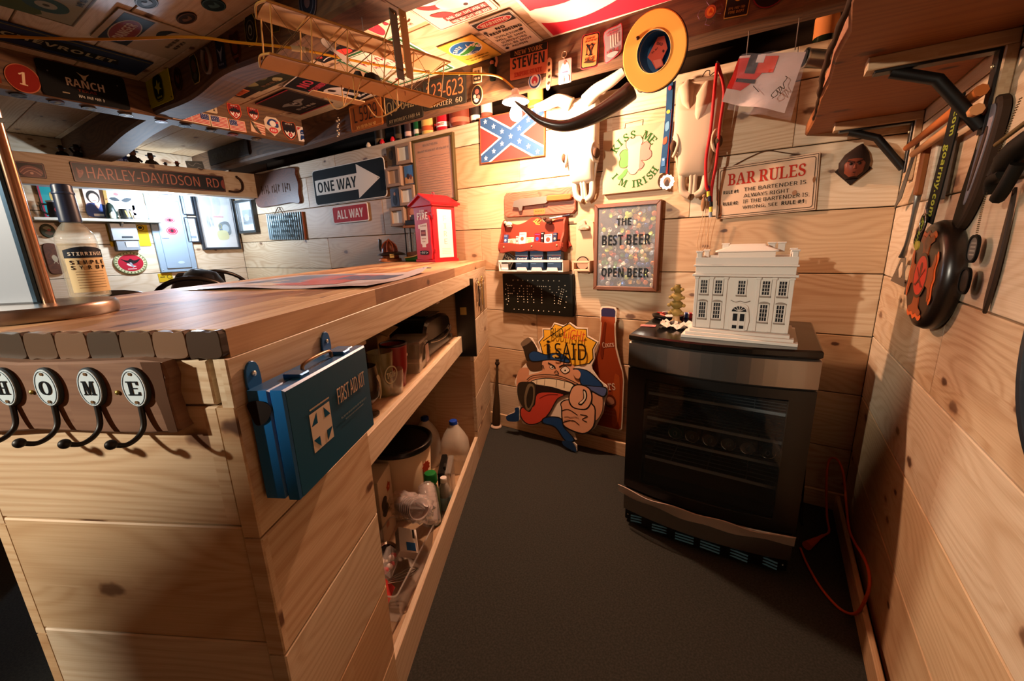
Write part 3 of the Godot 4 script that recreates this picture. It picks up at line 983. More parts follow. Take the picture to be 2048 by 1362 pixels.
func make_openers() -> void:
	var o := thing("bottle_opener_board", "tall pale board with a cap opener and a cap catcher box", "bottle opener", on("back", -0.884, 1.2, 0.002))
	var pale := col("c9a586", 0.5)
	obj(o, "board", ext(smooth(pts([-50, -138, 50, -138, 50, 0, 50, 110, 30, 126, 0, 138, -30, 126, -50, 110, -50, 0]), true, 3), 0.014, 0.002), pale)
	obj(o, "opener", ext(smooth(pts([-26, -8, -30, 12, -10, 24, -6, 40, 6, 40, 10, 24, 30, 12, 26, -8, 10, 2, -10, 2])), 0.01, 0.003), col("cbb49c", 0.25, 0.7), at(0, 0.088, 0.016))
	obj(o, "opener_lip", box(0.05, 0.008, 0.03, 0.002), col("b8a088", 0.25, 0.8), at(0, 0.085, 0.03))
	var f := Node3D.new()
	f.name = "cap_catcher"
	f.transform = at(0, -0.11, 0.058)
	o.add_child(f, true)
	frame_parts(f, 104, 56, 12, 6, pale)
	for x: float in [-0.05, 0.05]:
		obj(f, "side_panel", box(0.005, 0.056, 0.046, 0.001), pale, at(x, 0, -0.022))
	obj(f, "bottom_panel", box(0.1, 0.005, 0.046, 0.001), pale, at(0, -0.0255, -0.022))
	o = thing("ear_hoop", "dark round hoop standing in the catcher box of the pale board", "hoop", on("back", -0.886, 1.104, 0.034))
	var p: Array = []
	for i in 25:
		p.append(Vector3(cos(TAU * i / 24) * 0.036, sin(TAU * i / 24) * 0.036, 0))
	obj(o, "rim", tube(p, 0.003), col("1c1712", 0.4))
	obj(o, "disc", ext(ell(0.035, 0.035), 0.003), col("a08670", 0.4), at(0, 0, -0.0015))

func make_party_sign() -> void:
	var o := thing("led_sign", "black rectangular light sign with unlit dots spelling PARTY", "sign", on("back", -1.187, 0.919, 0.002, 0.3))
	obj(o, "housing", ext(rr(0.48, 0.246, 0.004), 0.026, 0.003), col("15140f", 0.45))
	var st := mb()
	var font5 := {"P": ["1110", "1001", "1001", "1110", "1000", "1000", "1000"], "A": ["0010", "0101", "0101", "1001", "1111", "1001", "1001"], "R": ["1110", "1001", "1001", "1110", "1010", "1001", "1001"], "T": ["11111", "00100", "00100", "00100", "00100", "00100", "00100"], "Y": ["10001", "10001", "01010", "00100", "00100", "00100", "00100"]}
	var dots: Array = []
	var x := -0.2
	for ch in "PARTY":
		var g: Array = font5[ch]
		for r in 7:
			for c in g[r].length():
				if g[r][c] == "1":
					dots.append(Vector2(x + c * 0.0145, 0.05 - r * 0.0165))
		x += g[0].length() * 0.0145 + 0.012
	for i in 7:
		dots.append(Vector2(0.16 + i * 0.004, -0.05 + i * 0.014))
		dots.append(Vector2(0.148 + i * 0.004, -0.046 + i * 0.014))
	for i in 10:
		dots.append(Vector2(-0.16 + i * 0.035, 0.084))
		dots.append(Vector2(-0.16 + i * 0.035, -0.098))
	for i in 5:
		dots.append(Vector2(0.19 + 0.012 * sin(i * 0.75), -0.07 + i * 0.032))
		dots.append(Vector2(-0.21 - 0.01 * sin(i * 0.75), -0.07 + i * 0.032))
	for i in dots.size():
		obj(o, "light_dot", ball(0.003), col("f0e8d0", 0.3), Transform3D(Basis.IDENTITY, Vector3(dots[i].x, dots[i].y, 0.0262)))
	var c := thing("thin_cable", "thin dark cable hanging from the right side of the black light sign", "cable", at(-0.945, 0.8, 0.012))
	obj(c, "wire", tube(curve(v3([0, 120, 0, 8, 40, 0, 6, -10, 0, 10, -160, -4, 8, -300, -7, -6, -420, -8]), 6), 0.0022, 6), col("1c1610", 0.6))

func make_cap_box() -> void:
	var o := thing("cap_display", "walnut shadow box filled with bottle caps behind lettered glass", "shadow box", on("back", -0.651, 1.185, 0.001))
	frame_parts(o, 337, 443, 20, 44, red_wood_cap())
	obj(o, "backing", box(0.31, 0.416, 0.004, 0.0), col("1c222a", 0.7), at(0, 0, 0.004))
	var hues := ["e8e0d0", "c9a14a", "b5342c", "2c5a98", "3c7a48", "e6d8b0", "30302e", "d87c3a", "c8c4bc", "7a92a8", "f0ead8", "a8b848"]
	var st := mb()
	var prof: Array = []
	for q in [[0.0, 6.0], [9.5, 5.6], [12.0, 4.0], [13.4, 0.0]]:
		prof.append(Vector2(q[0], q[1]) * 0.001)
	add_lathe(st, [prof[3], prof[2], prof[1], prof[0]], 12)
	var cap := st.commit()
	var placed: Array = []
	var tries := 0
	while placed.size() < 175 and tries < 6000:
		tries += 1
		var y := rng.randf_range(-0.192, 0.192)
		if y > 0.02 and rng.randf() < 0.45:
			continue
		var p := Vector2(rng.randf_range(-0.142, 0.142), y)
		if p.x < -0.09 and y > 0.0 and rng.randf() < 0.8:
			continue
		var clear := true
		for q: Vector2 in placed:
			if q.distance_to(p) < 0.0178:
				clear = false
				break
		if clear:
			placed.append(p)
			var b := Basis.from_euler(Vector3(PI / 2 + rng.randf_range(-0.7, 0.7) + (PI if rng.randf() < 0.3 else 0.0), 0, rng.randf_range(-0.8, 0.8)))
			obj(o, "bottle_cap", cap, col(hues[rng.randi() % 12], 0.3, 0.35), Transform3D(b, Vector3(p.x, p.y, rng.randf_range(0.012, 0.026))))
	obj(o, "pane", box(0.3, 0.406, 0.002, 0.0), glass("eaf4ff", 0.1, 0.02), at(0, 0, 0.037))
	var paint := col("14181c", 0.5)
	for q in [["THE", -0.012, 0.128, 0.075, 0.035], ["BEST BEER", 0.0, 0.038, 0.25, 0.052], ["OPEN BEER", 0.0, -0.128, 0.25, 0.046]]:
		write(o, q[0], q[1], q[2], q[3], q[4], paint, 0.0385, "b")

func red_wood_cap() -> StandardMaterial3D:
	if not materials.has("walnut"):
		materials["walnut"] = wood(pine[0].albedo_texture, "8a5a3c", 0.4)
	return materials["walnut"]

func make_irish_sign() -> void:
	var o := thing("canvas_sign", "square cream canvas with a shamrock reading KISS ME I'M IRISH", "sign", on("back", -0.636, 1.603, 0.002, 0.5))
	obj(o, "canvas", ext(rr(0.297, 0.297, 0.002), 0.026, 0.002), col("b5a488", 0.7))
	var green := col("1f5218", 0.6)
	# three-lobed leaf in three colours, outlined
	var lobes := [[-48, 14, "5a9a4c"], [2, 52, "c4b89e"], [50, 22, "d8786c"], [6, -28, "c4b89e"]]
	var outline: Array = []
	for q in [["q", [-18, -22, -32, -32, -58, -26, -64, -2, -56, 14, -62, 34, -44, 52, -22, 50, -18, 20], "5a9a4c"], ["q", [-20, -48, -4, -66, 18, -66, 38, -44, 38, 0, 40, 54, 50, 76, 40, 102, 14, 106, 2, 96, -12, 102, -30, 90, -30, 62, -20, 42, -18, 0], "c4b89e"], ["q", [36, -52, 50, -44, 60, -26, 50, -6, 70, -10, 92, 4, 92, 26, 82, 38, 86, 58, 66, 74, 44, 66, 38, 40, 37, 0], "dc8074"], ["q", [-20, -40, -26, -60, -44, -78, -64, -84, -70, -72, -50, -58, -34, -40], "5a9a4c"],
		["l", [-18, -22, -32, -32, -58, -26, -64, -2, -56, 14, -62, 34, -44, 52, -20, 48, -30, 62, -30, 90, -12, 102, 2, 96, 14, 106, 40, 102, 50, 76, 44, 62, 66, 74, 86, 58, 82, 38, 92, 26, 92, 4, 70, -10, 46, -8, 60, -26, 50, -44, 34, -48, 18, -66, -4, -66, -20, -46], 1.6, "5a3428"]]:
		outline.append(q)
	ink(o, outline, 0.0262)
	arc_words(o, "KISS ME", 0.01, -0.002, 0.116, 146, 42, 0.036, green, 0.0264, "sb")
	arc_words(o, "I'M IRISH", 0.01, 0.008, 0.12, 218, 324, 0.034, green, 0.0264, "sb", true)
	obj(o, "hanging_wire", tube(v3([-50, 140, -1, -46, 176, -1, 40, 180, -1, 36, 140, -1]), 0.0016, 5), col("6a4a34", 0.6))

func make_rules_sign() -> void:
	var o := sign_on("tin_sign", "weathered cream tin sign with red and black lettering reading BAR RULES", "sign", on("back", -0.064, 1.421, 0.008, 2.6), 370, 222, 4, 5, "c9ab90", [
		["f", 0, 0, 362, 214, 2.2, 2, "3a2c22"], ["f", 0, 0, 346, 198, 2.6, 10, "3a2c22"],
		["t", 0, 53, 282, 48, "BAR RULES", "a82a1c", "sb"],
		["t", -128, 1, 58, 14, "RULE #1", "1c1814", "b"], ["t", 34, 4, 222, 15, "THE BARTENDER IS", "1c1814", "r"], ["t", 6, -22, 166, 15, "ALWAYS RIGHT", "1c1814", "r"],
		["t", -128, -48, 58, 14, "RULE #2", "1c1814", "b"], ["t", 38, -46, 232, 15, "IF THE BARTENDER IS", "1c1814", "r"], ["t", -14, -72, 130, 15, "WRONG, SEE", "1c1814", "r"], ["t", 104, -71, 78, 15, "RULE #1", "1c1814", "b"],
		["q", [166, 10, 172, 22, 176, 8, 170, -4], "7a5236"], ["q", [100, -30, 112, -24, 116, -40, 104, -44], "9a7054"], ["q", [-176, -92, -160, -88, -164, -100], "8a5a3a"]])
	obj(o, "hanging_cord", tube(curve(v3([-130, 108, 0, -60, 136, 0, 0, 150, 0, 60, 132, 0, 130, 108, 0]), 5), 0.002, 6), col("4a3424", 0.8))

# A cattle skull hanging nose down, back against the wall.
func skull(o: Node3D, w: float, h: float, bone: Material, dark: Material) -> void:
	var secs: Array = []
	for q in [[0.0, 0.30, 0.12, 0.04], [0.015, 0.42, 0.2, 0.055], [0.06, 0.48, 0.26, 0.065], [0.16, 0.5, 0.28, 0.07], [0.3, 0.49, 0.29, 0.072], [0.42, 0.48, 0.29, 0.072], [0.5, 0.49, 0.29, 0.07], [0.56, 0.45, 0.28, 0.068], [0.61, 0.37, 0.27, 0.066], [0.7, 0.34, 0.24, 0.06], [0.78, 0.33, 0.18, 0.05], [0.815, 0.31, 0.12, 0.042], [0.82, 0.1, 0.05, 0.04]]:
		secs.append([Vector3(0, h / 2 - q[0] * h, q[3]), q[1] * w, q[2] * w * 0.75, 0.62])
	obj(o, "cranium", loft(secs, 32), bone)
	for s: int in [-1, 1]:
		var e := Vector3(s * 0.43 * w, h / 2 - 0.53 * h, 0.07)
		obj(o, "eye_socket", ball(0.5), dark, Transform3D(Basis.IDENTITY.scaled(Vector3(0.17, 0.26, 0.3) * w), e + Vector3(s * 0.02 * w, -0.01, 0.012)))
		obj(o, "eye_rim", tube(curve([e + Vector3(s * 0.05 * w, 0.03, 0.0), e + Vector3(-s * 0.03 * w, 0.036, 0.03), e + Vector3(-s * 0.09 * w, 0.0, 0.036), e + Vector3(-s * 0.04 * w, -0.04, 0.03), e + Vector3(s * 0.03 * w, -0.05, 0.0)], 4), 0.035 * w, 8), bone)
		# the two halves of the muzzle, with a slot on each side of the nose
		obj(o, "muzzle_prong", tube(curve([Vector3(s * 0.25 * w, h / 2 - 0.77 * h, 0.045), Vector3(s * 0.25 * w, h / 2 - 0.88 * h, 0.04), Vector3(s * 0.2 * w, h / 2 - 0.95 * h, 0.036), Vector3(s * 0.06 * w, h / 2 - 0.985 * h, 0.034)], 5), 0.085 * w, 10), bone)
		obj(o, "nasal_bone", tube([Vector3(s * 0.045 * w, h / 2 - 0.74 * h, 0.062), Vector3(s * 0.04 * w, h / 2 - 0.86 * h, 0.046), Vector3(s * 0.04 * w, h / 2 - 0.97 * h, 0.036)], [0.07 * w, 0.045 * w, 0.055 * w], 8), bone)
		obj(o, "cheek_ridge", tube(curve([Vector3(s * 0.47 * w, h / 2 - 0.56 * h, 0.06), Vector3(s * 0.38 * w, h / 2 - 0.66 * h, 0.055), Vector3(s * 0.3 * w, h / 2 - 0.8 * h, 0.045)], 4), 0.04 * w, 8), bone)
	obj(o, "brow_ridge", tube(curve([Vector3(-0.4 * w, h / 2 - 0.05 * h, 0.085), Vector3(0, h / 2 - 0.07 * h, 0.1), Vector3(0.4 * w, h / 2 - 0.05 * h, 0.085)], 5), 0.05 * w, 8), bone)

func make_skulls() -> void:
	var bone := col("b8a48c", 0.75)
	var pale := col("cbbfae", 0.6)
	var dark := col("4a3526", 0.9)
	var o := thing("cattle_skull", "pale cattle skull hanging between the shamrock canvas and the red cord", "skull", on("back", -0.34, 1.648, 0.0, -2.0))
	skull(o, 0.2, 0.485, bone, dark)
	obj(o, "forehead_lump", loft([[Vector3(-0.055, 0.235, 0.08), 0.012, 0.01], [Vector3(-0.055, 0.2, 0.095), 0.034, 0.03], [Vector3(-0.045, 0.14, 0.1), 0.026, 0.026], [Vector3(-0.03, 0.1, 0.1), 0.008, 0.01]], 14), bone)
	obj(o, "forehead_lump", loft([[Vector3(0.025, 0.21, 0.1), 0.012, 0.01], [Vector3(0.02, 0.16, 0.1), 0.036, 0.03], [Vector3(0.01, 0.09, 0.1), 0.026, 0.026], [Vector3(0.0, 0.05, 0.1), 0.008, 0.01]], 14), bone)
	obj(o, "hanging_wire", tube(curve(v3([-10, 236, 60, 6, 262, 60, 22, 262, 60, 26, 244, 60, 60, 268, 60]), 4), 0.002, 6), col("3a2c20", 0.5))
	o = thing("horned_skull", "brightly lit longhorn skull with a broken horn core beside the bulb", "skull", on("back", -0.885, 1.672, 0.0, 1.0))
	skull(o, 0.19, 0.49, pale, dark)
	for s: int in [-1, 1]:
		obj(o, "horn_core", tube(curve([Vector3(0.04 * s, 0.215, 0.1), Vector3(0.1 * s, 0.245, 0.115), Vector3(0.17 * s, 0.25 + 0.015 * s, 0.12), Vector3(0.23 * s, 0.262 + 0.03 * s, 0.12)], 5), [0.034, 0.033, 0.032, 0.031, 0.03, 0.029, 0.028, 0.027, 0.026, 0.026, 0.025, 0.024, 0.022, 0.021, 0.02, 0.019], 12), pale)
	# the black horn
	o = thing("black_horn", "long curved black cattle horn crossing in front of the lit skull", "horn", at(-0.78, 1.72, 0.3))
	var path := curve(v3([-569, 1821, 300, -632, 1771, 340, -715, 1728, 380, -817, 1708, 410, -916, 1738, 430, -997, 1800, 440, -1048, 1840, 440]), 6)
	var rad: Array = []
	for i in path.size():
		rad.append(lerpf(0.038, 0.003, pow(float(i) / (path.size() - 1), 1.3)))
		path[i] -= Vector3(-0.78, 1.72, 0.3)
	obj(o, "sheath", tube(path, rad, 18), col("2a221a", 0.28))
	obj(o, "hook_ring", ring_tube(0.016, 0.002), col("b8a890", 0.3, 0.8), turned(0.262, 0.095, 0.03, 0, 20, 0))
	obj(o, "hook_plate", ring(smooth(pts([-12, -14, 12, -14, 14, 8, 6, 22, -6, 22, -14, 8])), smooth(pts([-6, -8, 6, -8, 7, 4, 3, 8, -3, 8, -7, 4])), 0.003), col("c8bca8", 0.3, 0.8), at(0.3, 0.09, 0.02))

func ring_tube(r: float, t: float, seg := 24) -> ArrayMesh:
	var p: Array = []
	for i in seg + 1:
		p.append(Vector3(cos(TAU * i / seg) * r, sin(TAU * i / seg) * r, 0))
	return tube(p, t, 6)

func strap(path: Array, w: float, side: Vector3) -> ArrayMesh:
	# a woven band: two faces and edges, w wide across the direction of side
	var a: Array = []
	var b: Array = []
	for p: Vector3 in path:
		a.append(p - side * w / 2)
		b.append(p + side * w / 2)
	var st := mb()
	add_grid(st, [a, b])
	var t: Vector3 = (path[1] - path[0]).cross(side).normalized() * 0.0012
	var a2: Array = []
	var b2: Array = []
	for i in a.size():
		a2.append(a[i] + t)
		b2.append(b[i] + t)
	add_grid(st, [a2, b2], false, true)
	add_grid(st, [a, a2])
	add_grid(st, [b, b2])
	return st.commit()

func make_hangings() -> void:
	# medal on printed ribbons
	var o := thing("medal", "medal on blue patterned ribbons hanging left of the pale cattle skull", "medal", at(-0.462, 1.67, 0.055))
	obj(o, "ribbon", strap(curve(v3([-8, 235, 0, -6, 100, 4, -14, -60, 4, -20, -148, 2]), 5), 0.026, Vector3.RIGHT), col("244a72", 0.7))
	obj(o, "ribbon", strap(curve(v3([10, 232, -6, 8, 60, -4, 4, -80, -4, 4, -152, -2]), 5), 0.02, Vector3(0.8, 0, 0.6)), col("20243c", 0.7))
	obj(o, "ribbon", strap(curve(v3([4, 120, -2, 0, -40, 0, 0, -152, 0]), 5), 0.012, Vector3(0.7, 0, 0.7)), col("a82a2a", 0.7))
	ink(o, [["e", -6, 206, 7, 9, "b8364a"], ["e", -7, 110, 8, 8, "c8b84a"], ["q", [-16, 60, -2, 70, 0, 40, -14, 30], "6a9ac0"], ["q", [-20, 0, -6, 6, -8, -20, -22, -24], "c0583a"], ["r", -17, -100, 16, 36, "4a7ab0"], ["e", -17, -90, 4, 5, "e0dcd0"]], 0.006)
	obj(o, "disc", ext(star_outline(0.036, 0, 0, 12, 0.86), 0.005, 0.001), col("c2a88a", 0.3, 0.8), at(0.004, -0.19, 0))
	obj(o, "disc", ext(ell(0.026, 0.034), 0.004, 0.001), col("a89078", 0.3, 0.8), turned(-0.016, -0.184, -0.006, 0, 30, 10))
	ink(o, [["e", 4, -186, 16, 18, "8a705a"], ["q", [-8, -200, 6, -178, 16, -204, 4, -210], "4a3c34"]], 0.0055)
	# red cord with banded tips
	o = thing("braided_rope", "long red braided cord doubled over a nail, with blue and yellow banded tips", "cord", at(-0.26, 1.6, 0.112))
	obj(o, "cord_strand", tube(curve(v3([-10, 300, 36, -12, 200, 40, -16, 60, 30, -28, -50, 10, -22, -150, -4, -14, -176, -10]), 6), 0.0065, 8), col("b01c1c", 0.55))
	obj(o, "cord_strand", tube(curve(v3([-8, 300, 36, 20, 200, 10, 14, 80, 0, 10, -60, -16, 0, -170, -20, 2, -230, -24]), 6), 0.006, 8), col("9c1818", 0.55))
	obj(o, "nail", tube(v3([-10, 302, -40, -10, 304, 44]), 0.003), col("6a6058", 0.3, 0.8))
	for q in [[-0.016, -0.168, "24307a"], [-0.012, -0.192, "d8b848"], [-0.006, -0.212, "20263c"], [0.002, -0.236, "1c1c20"], [0.003, -0.258, "d8b848"], [0.003, -0.28, "8a929c"]]:
		obj(o, "band", tube([Vector3(q[0], q[1] + 0.011, -0.014), Vector3(q[0] + 0.002, q[1] - 0.011, -0.016)], 0.0072), col(q[2], 0.5))
	o = thing("string_loop", "thin pale string looped over the red cord, hanging above the white model house", "string", at(-0.285, 1.28, 0.03))
	obj(o, "string", tube(curve(v3([-6, 110, 6, -14, 20, 4, -26, -90, 2, -10, -118, 2, 6, -90, 2, -2, 20, 4, 2, 110, 8]), 6), 0.0014, 5), col("b89470", 0.8))
	obj(o, "string", tube(curve(v3([30, 40, 8, 18, -40, 6, 14, -140, 4, 26, -180, 6]), 6), 0.0014, 5), col("b89470", 0.8))
	obj(o, "tassel", loft([[Vector3(-0.012, 0.122, 0.008), 0.004, 0.004], [Vector3(-0.012, 0.105, 0.008), 0.009, 0.008], [Vector3(-0.012, 0.085, 0.008), 0.011, 0.009], [Vector3(-0.012, 0.06, 0.008), 0.005, 0.005]], 10), col("8a6648", 0.9))
	obj(o, "knot", ball(0.009), col("a07a58", 0.9), at(-0.012, 0.128, 0.008))
	# clear bag with a red print
	o = thing("plastic_bag", "clear plastic sleeve holding a white cloth with red print and two signatures", "bag", at(0, 0, 0))
	var cl := mb()
	var rows: Array = []
	for j in 13:
		var r: Array = []
		for i in 13:
			var u := i / 12.0
			var v := j / 12.0
			var a := Vector3(-0.181, 1.872, 0.25).lerp(Vector3(0.023, 1.838, 0.25), u)
			var b := Vector3(-0.232, 1.736, 0.22).lerp(Vector3(-0.02, 1.66, 0.22), u)
			var p := a.lerp(b, v)
			p.z += 0.012 * sin(u * 9.0 + v * 2.0) * v + 0.006 * sin(v * 11.0 + u * 4.0)
			r.append(p)
		rows.append(r)
	obj(o, "cloth", grid(rows), col("c9b6b0", 0.7))
	for x: float in [-0.16, -0.01]:
		obj(o, "hanging_loop", tube([Vector3(x, 1.85, 0.25), Vector3(x + 0.002, 1.952, 0.25)], 0.002, 6), col("6a5a50", 0.6))
	var film: Array = []
	for j in rows.size():
		var r: Array = []
		for i in 13:
			r.append(rows[j][i] + Vector3(0.006 + 0.016 * (j / 12.0), -0.034 * (j / 12.0), 0.012 + 0.008 * sin(i * 1.3 + j)))
		film.append(r)
	obj(o, "film", grid(film), glass("f0e8ec", 0.1, 0.35))
	# the red print follows the cloth
	for q in [["c42a20", 0.0, 0.06, 0.5, 0.72, 0.0], ["20242c", 0.18, 0.0, 0.34, 0.36, 0.002], ["d84a34", 0.36, 0.05, 0.62, 0.34, 0.002], ["d8d0d0", 0.3, 0.02, 0.42, 0.16, 0.004], ["20242c", 0.1, 0.48, 0.4, 0.56, 0.004]]:
		var pr: Array = []
		for j in 7:
			var r: Array = []
			for i in 7:
				var v: float = lerpf(q[2], q[4], j / 6.0)
				var lim: float = q[3] * (1.0 - 0.55 * pow(j / 6.0, 2.0))
				var u: float = lerpf(q[1], lim, i / 6.0) if q[1] == 0.0 else lerpf(q[1], q[3], i / 6.0)
				var fi := clampf(u, 0, 1) * 12.0
				var fj := clampf(v, 0, 1) * 12.0
				var i0 := mini(int(fi), 11)
				var j0 := mini(int(fj), 11)
				var p: Vector3 = rows[j0][i0].lerp(rows[j0][i0 + 1], fi - i0).lerp(rows[j0 + 1][i0].lerp(rows[j0 + 1][i0 + 1], fi - i0), fj - j0)
				r.append(p + Vector3(0, 0, 0.0025 + q[5]))
			pr.append(r)
		obj(o, "red_print", grid(pr), col(q[0], 0.6))
	var sg := Node3D.new()
	sg.name = "signatures"
	sg.transform = turned(-0.09, 1.742, 0.262, -8, 0, -14)
	o.add_child(sg, true)
	ink(sg, [["l", [-44, -20, -30, 20, -36, -14, -18, 12, -24, -16, -6, 0, -20, -22], 2, "2a2420"], ["l", [-40, 6, -14, -14], 2, "2a2420"], ["l", [36, -34, 50, -20, 40, -6, 60, -18, 44, 4, 64, 0, 54, 16, 60, 34, 52, 40], 2, "3a3020"], ["l", [40, -30, 30, -22, 48, 6, 58, -8], 2, "3a3020"]], 0.006)
	# shiny metal tankard lying on its side, half hidden by the slab
	o = thing("steel_tumbler", "shiny steel tumbler hanging sideways beside the clear plastic sleeve", "tumbler", turned(0.09, 1.813, 0.2, 0, 25, 82))
	obj(o, "body", lathe([0, -2, 20, -2, 26, 4, 28, 20, 29, 90, 30, 94, 28, 94, 27, 20, 0, 8], 28), col("8f948c", 0.22, 0.9), at(0, -0.02, 0))
	obj(o, "rim", lathe([29, 90, 31, 92, 31, 97, 28, 97, 28, 90, 29, 90], 28), col("b8b8ac", 0.2, 0.9), at(0, -0.02, 0))
	# hooded face on a diamond plate
	o = thing("face_plaque", "small dark carved hooded face on a diamond plate beside the BAR RULES sign", "ornament", on("back", 0.226, 1.478, 0.002))
	obj(o, "plate", ext(pts([0, -74, 58, -18, 2, 46, -56, -18]), 0.01, 0.003), col("241a14", 0.5))
	obj(o, "hood", loft([[Vector3(0, -0.05, 0.014), 0.02, 0.014], [Vector3(0, -0.02, 0.018), 0.046, 0.026], [Vector3(0, 0.01, 0.018), 0.048, 0.03], [Vector3(0.004, 0.04, 0.016), 0.036, 0.024], [Vector3(0.012, 0.066, 0.012), 0.012, 0.012], [Vector3(0.016, 0.074, 0.01), 0.003, 0.004]], 16), col("2a1c16", 0.6))
	obj(o, "face", loft([[Vector3(0, -0.045, 0.03), 0.012, 0.014], [Vector3(0, -0.03, 0.034), 0.028, 0.018], [Vector3(0, 0.0, 0.036), 0.033, 0.018], [Vector3(0, 0.018, 0.034), 0.026, 0.014], [Vector3(0, 0.024, 0.03), 0.012, 0.01]], 16), col("6a3424", 0.4))
	for s: int in [-1, 1]:
		obj(o, "eye", ball(0.005), col("1a100c", 0.4), at(s * 0.013, 0.0, 0.053))
		obj(o, "brow", tube(v3([4 * s, 4, 54, 22 * s, 12, 48]), 0.003), col("341a12", 0.5))
	obj(o, "nose", loft([[Vector3(0, -0.018, 0.054), 0.006, 0.006], [Vector3(0, -0.002, 0.052), 0.003, 0.004]], 8), col("6a3424", 0.4))
	obj(o, "mouth", tube(v3([-12, -28, 47, 0, -31, 51, 12, -28, 47]), 0.002), col("241410", 0.5))

func make_cans() -> void:
	var list := [[-2.13, 0.036, "1c5a34", "d8d0c0", "green can with pale print on the ledge over the collage frames", "can"], [-2.03, 0.055, "d8b060", "a8502c", "yellow can on the ledge, left of the bright red tin", "can"], [-1.893, 0.058, "b81c2c", "efe6dc", "bright red tobacco tin on the ledge under the plate beam", "tin"], [-1.757, 0.076, "6e3424", "a8604a", "broad reddish-brown tin on the ledge right of the red tin", "tin"],
		[-1.64, 0.036, "2a2420", "e0d8cc", "black and white can on the ledge left of the flag panel", "can"], [-1.56, 0.036, "d8cfc4", "8a4a3a", "white can with reddish print on the ledge above the flag panel", "can"], [-1.22, 0.045, "e8c860", "a87830", "bright yellow tin on the ledge just right of the bulb", "tin"],
		[-2.22, 0.034, "3a2a2c", "c8a8a0", "dark can with a pink label on the ledge left of the green can", "can"], [-2.32, 0.036, "18120e", "4a3c2c", "nearly black can on the ledge above the second collage frame", "can"], [-2.52, 0.04, "201812", "5a4a34", "dark brown can on the ledge above the head of the white arrow", "can"]]
	for q in list:
		var t := thing(q[5] + "_on_ledge" if false else q[5], q[4], q[5], at(q[0], 1.945, -0.062), "cans and tins on the ledge")
		var r: float = q[1] * 1000.0
		obj(t, "body", lathe([0, 0, r - 1, 0, r, 2, r, 118, r - 2, 120, 0, 120], 28), col(q[2], 0.35, 0.1))
		obj(t, "label_band", lathe([r + 0.3, 20, r + 0.5, 22, r + 0.5, 46, r + 0.3, 48], 28), col(q[3], 0.5))
		obj(t, "rim", lathe([r - 2, 118, r + 1, 119, r + 1, 123, r - 3, 123], 28), col("a89c8c", 0.3, 0.8))
		if q[0] == -1.893:
			write(t, "TOBACCO", 0, 0.034, 0.085, 0.014, col("a81828", 0.5), q[1] + 0.0008)
	for k in 3:
		var t := thing("small_ornament", ["tiny red glass ornament on the ledge left of the collage frames", "small red lamp cap on the dark ledge near the arrow sign", "white twig ornament on the dark ledge above the arrow sign"][k], "ornament", at([-2.36, -2.47, -2.62][k], 1.945, -0.03), "small things on the ledge")
		obj(t, "body", loft([[Vector3(0, 0, 0), 0.014, 0.014], [Vector3(0, 0.016, 0), 0.02, 0.018], [Vector3(0, 0.036, 0), 0.008, 0.008]], 12), col(["b8202c", "b8202c", "c8bca8"][k], 0.3))
		obj(t, "base", lathe([0, 0, 16, 0, 16, 4, 0, 4], 12), col("2a2018", 0.5))
	for k in 2:
		var t := thing("bottle", ["dark bottle with an orange and green label high on the ledge near the slab", "dark bottle with a pale label on the ledge behind the slab edge"][k], "bottle", at([0.085, 0.2][k], 1.945, [-0.1, -0.08][k]), "bottles on the ledge")
		obj(t, "body", lathe([0, 0, 38, 0, 40, 4, 40, 140, 30, 165, 15, 170, 15, 180, 0, 180], 24), col("141a10", 0.12))
		obj(t, "label", lathe([40.4, 40, 40.6, 42, 40.6, 110, 40.4, 112], 24), col(["b8703a", "cfc4a8"][k], 0.6))

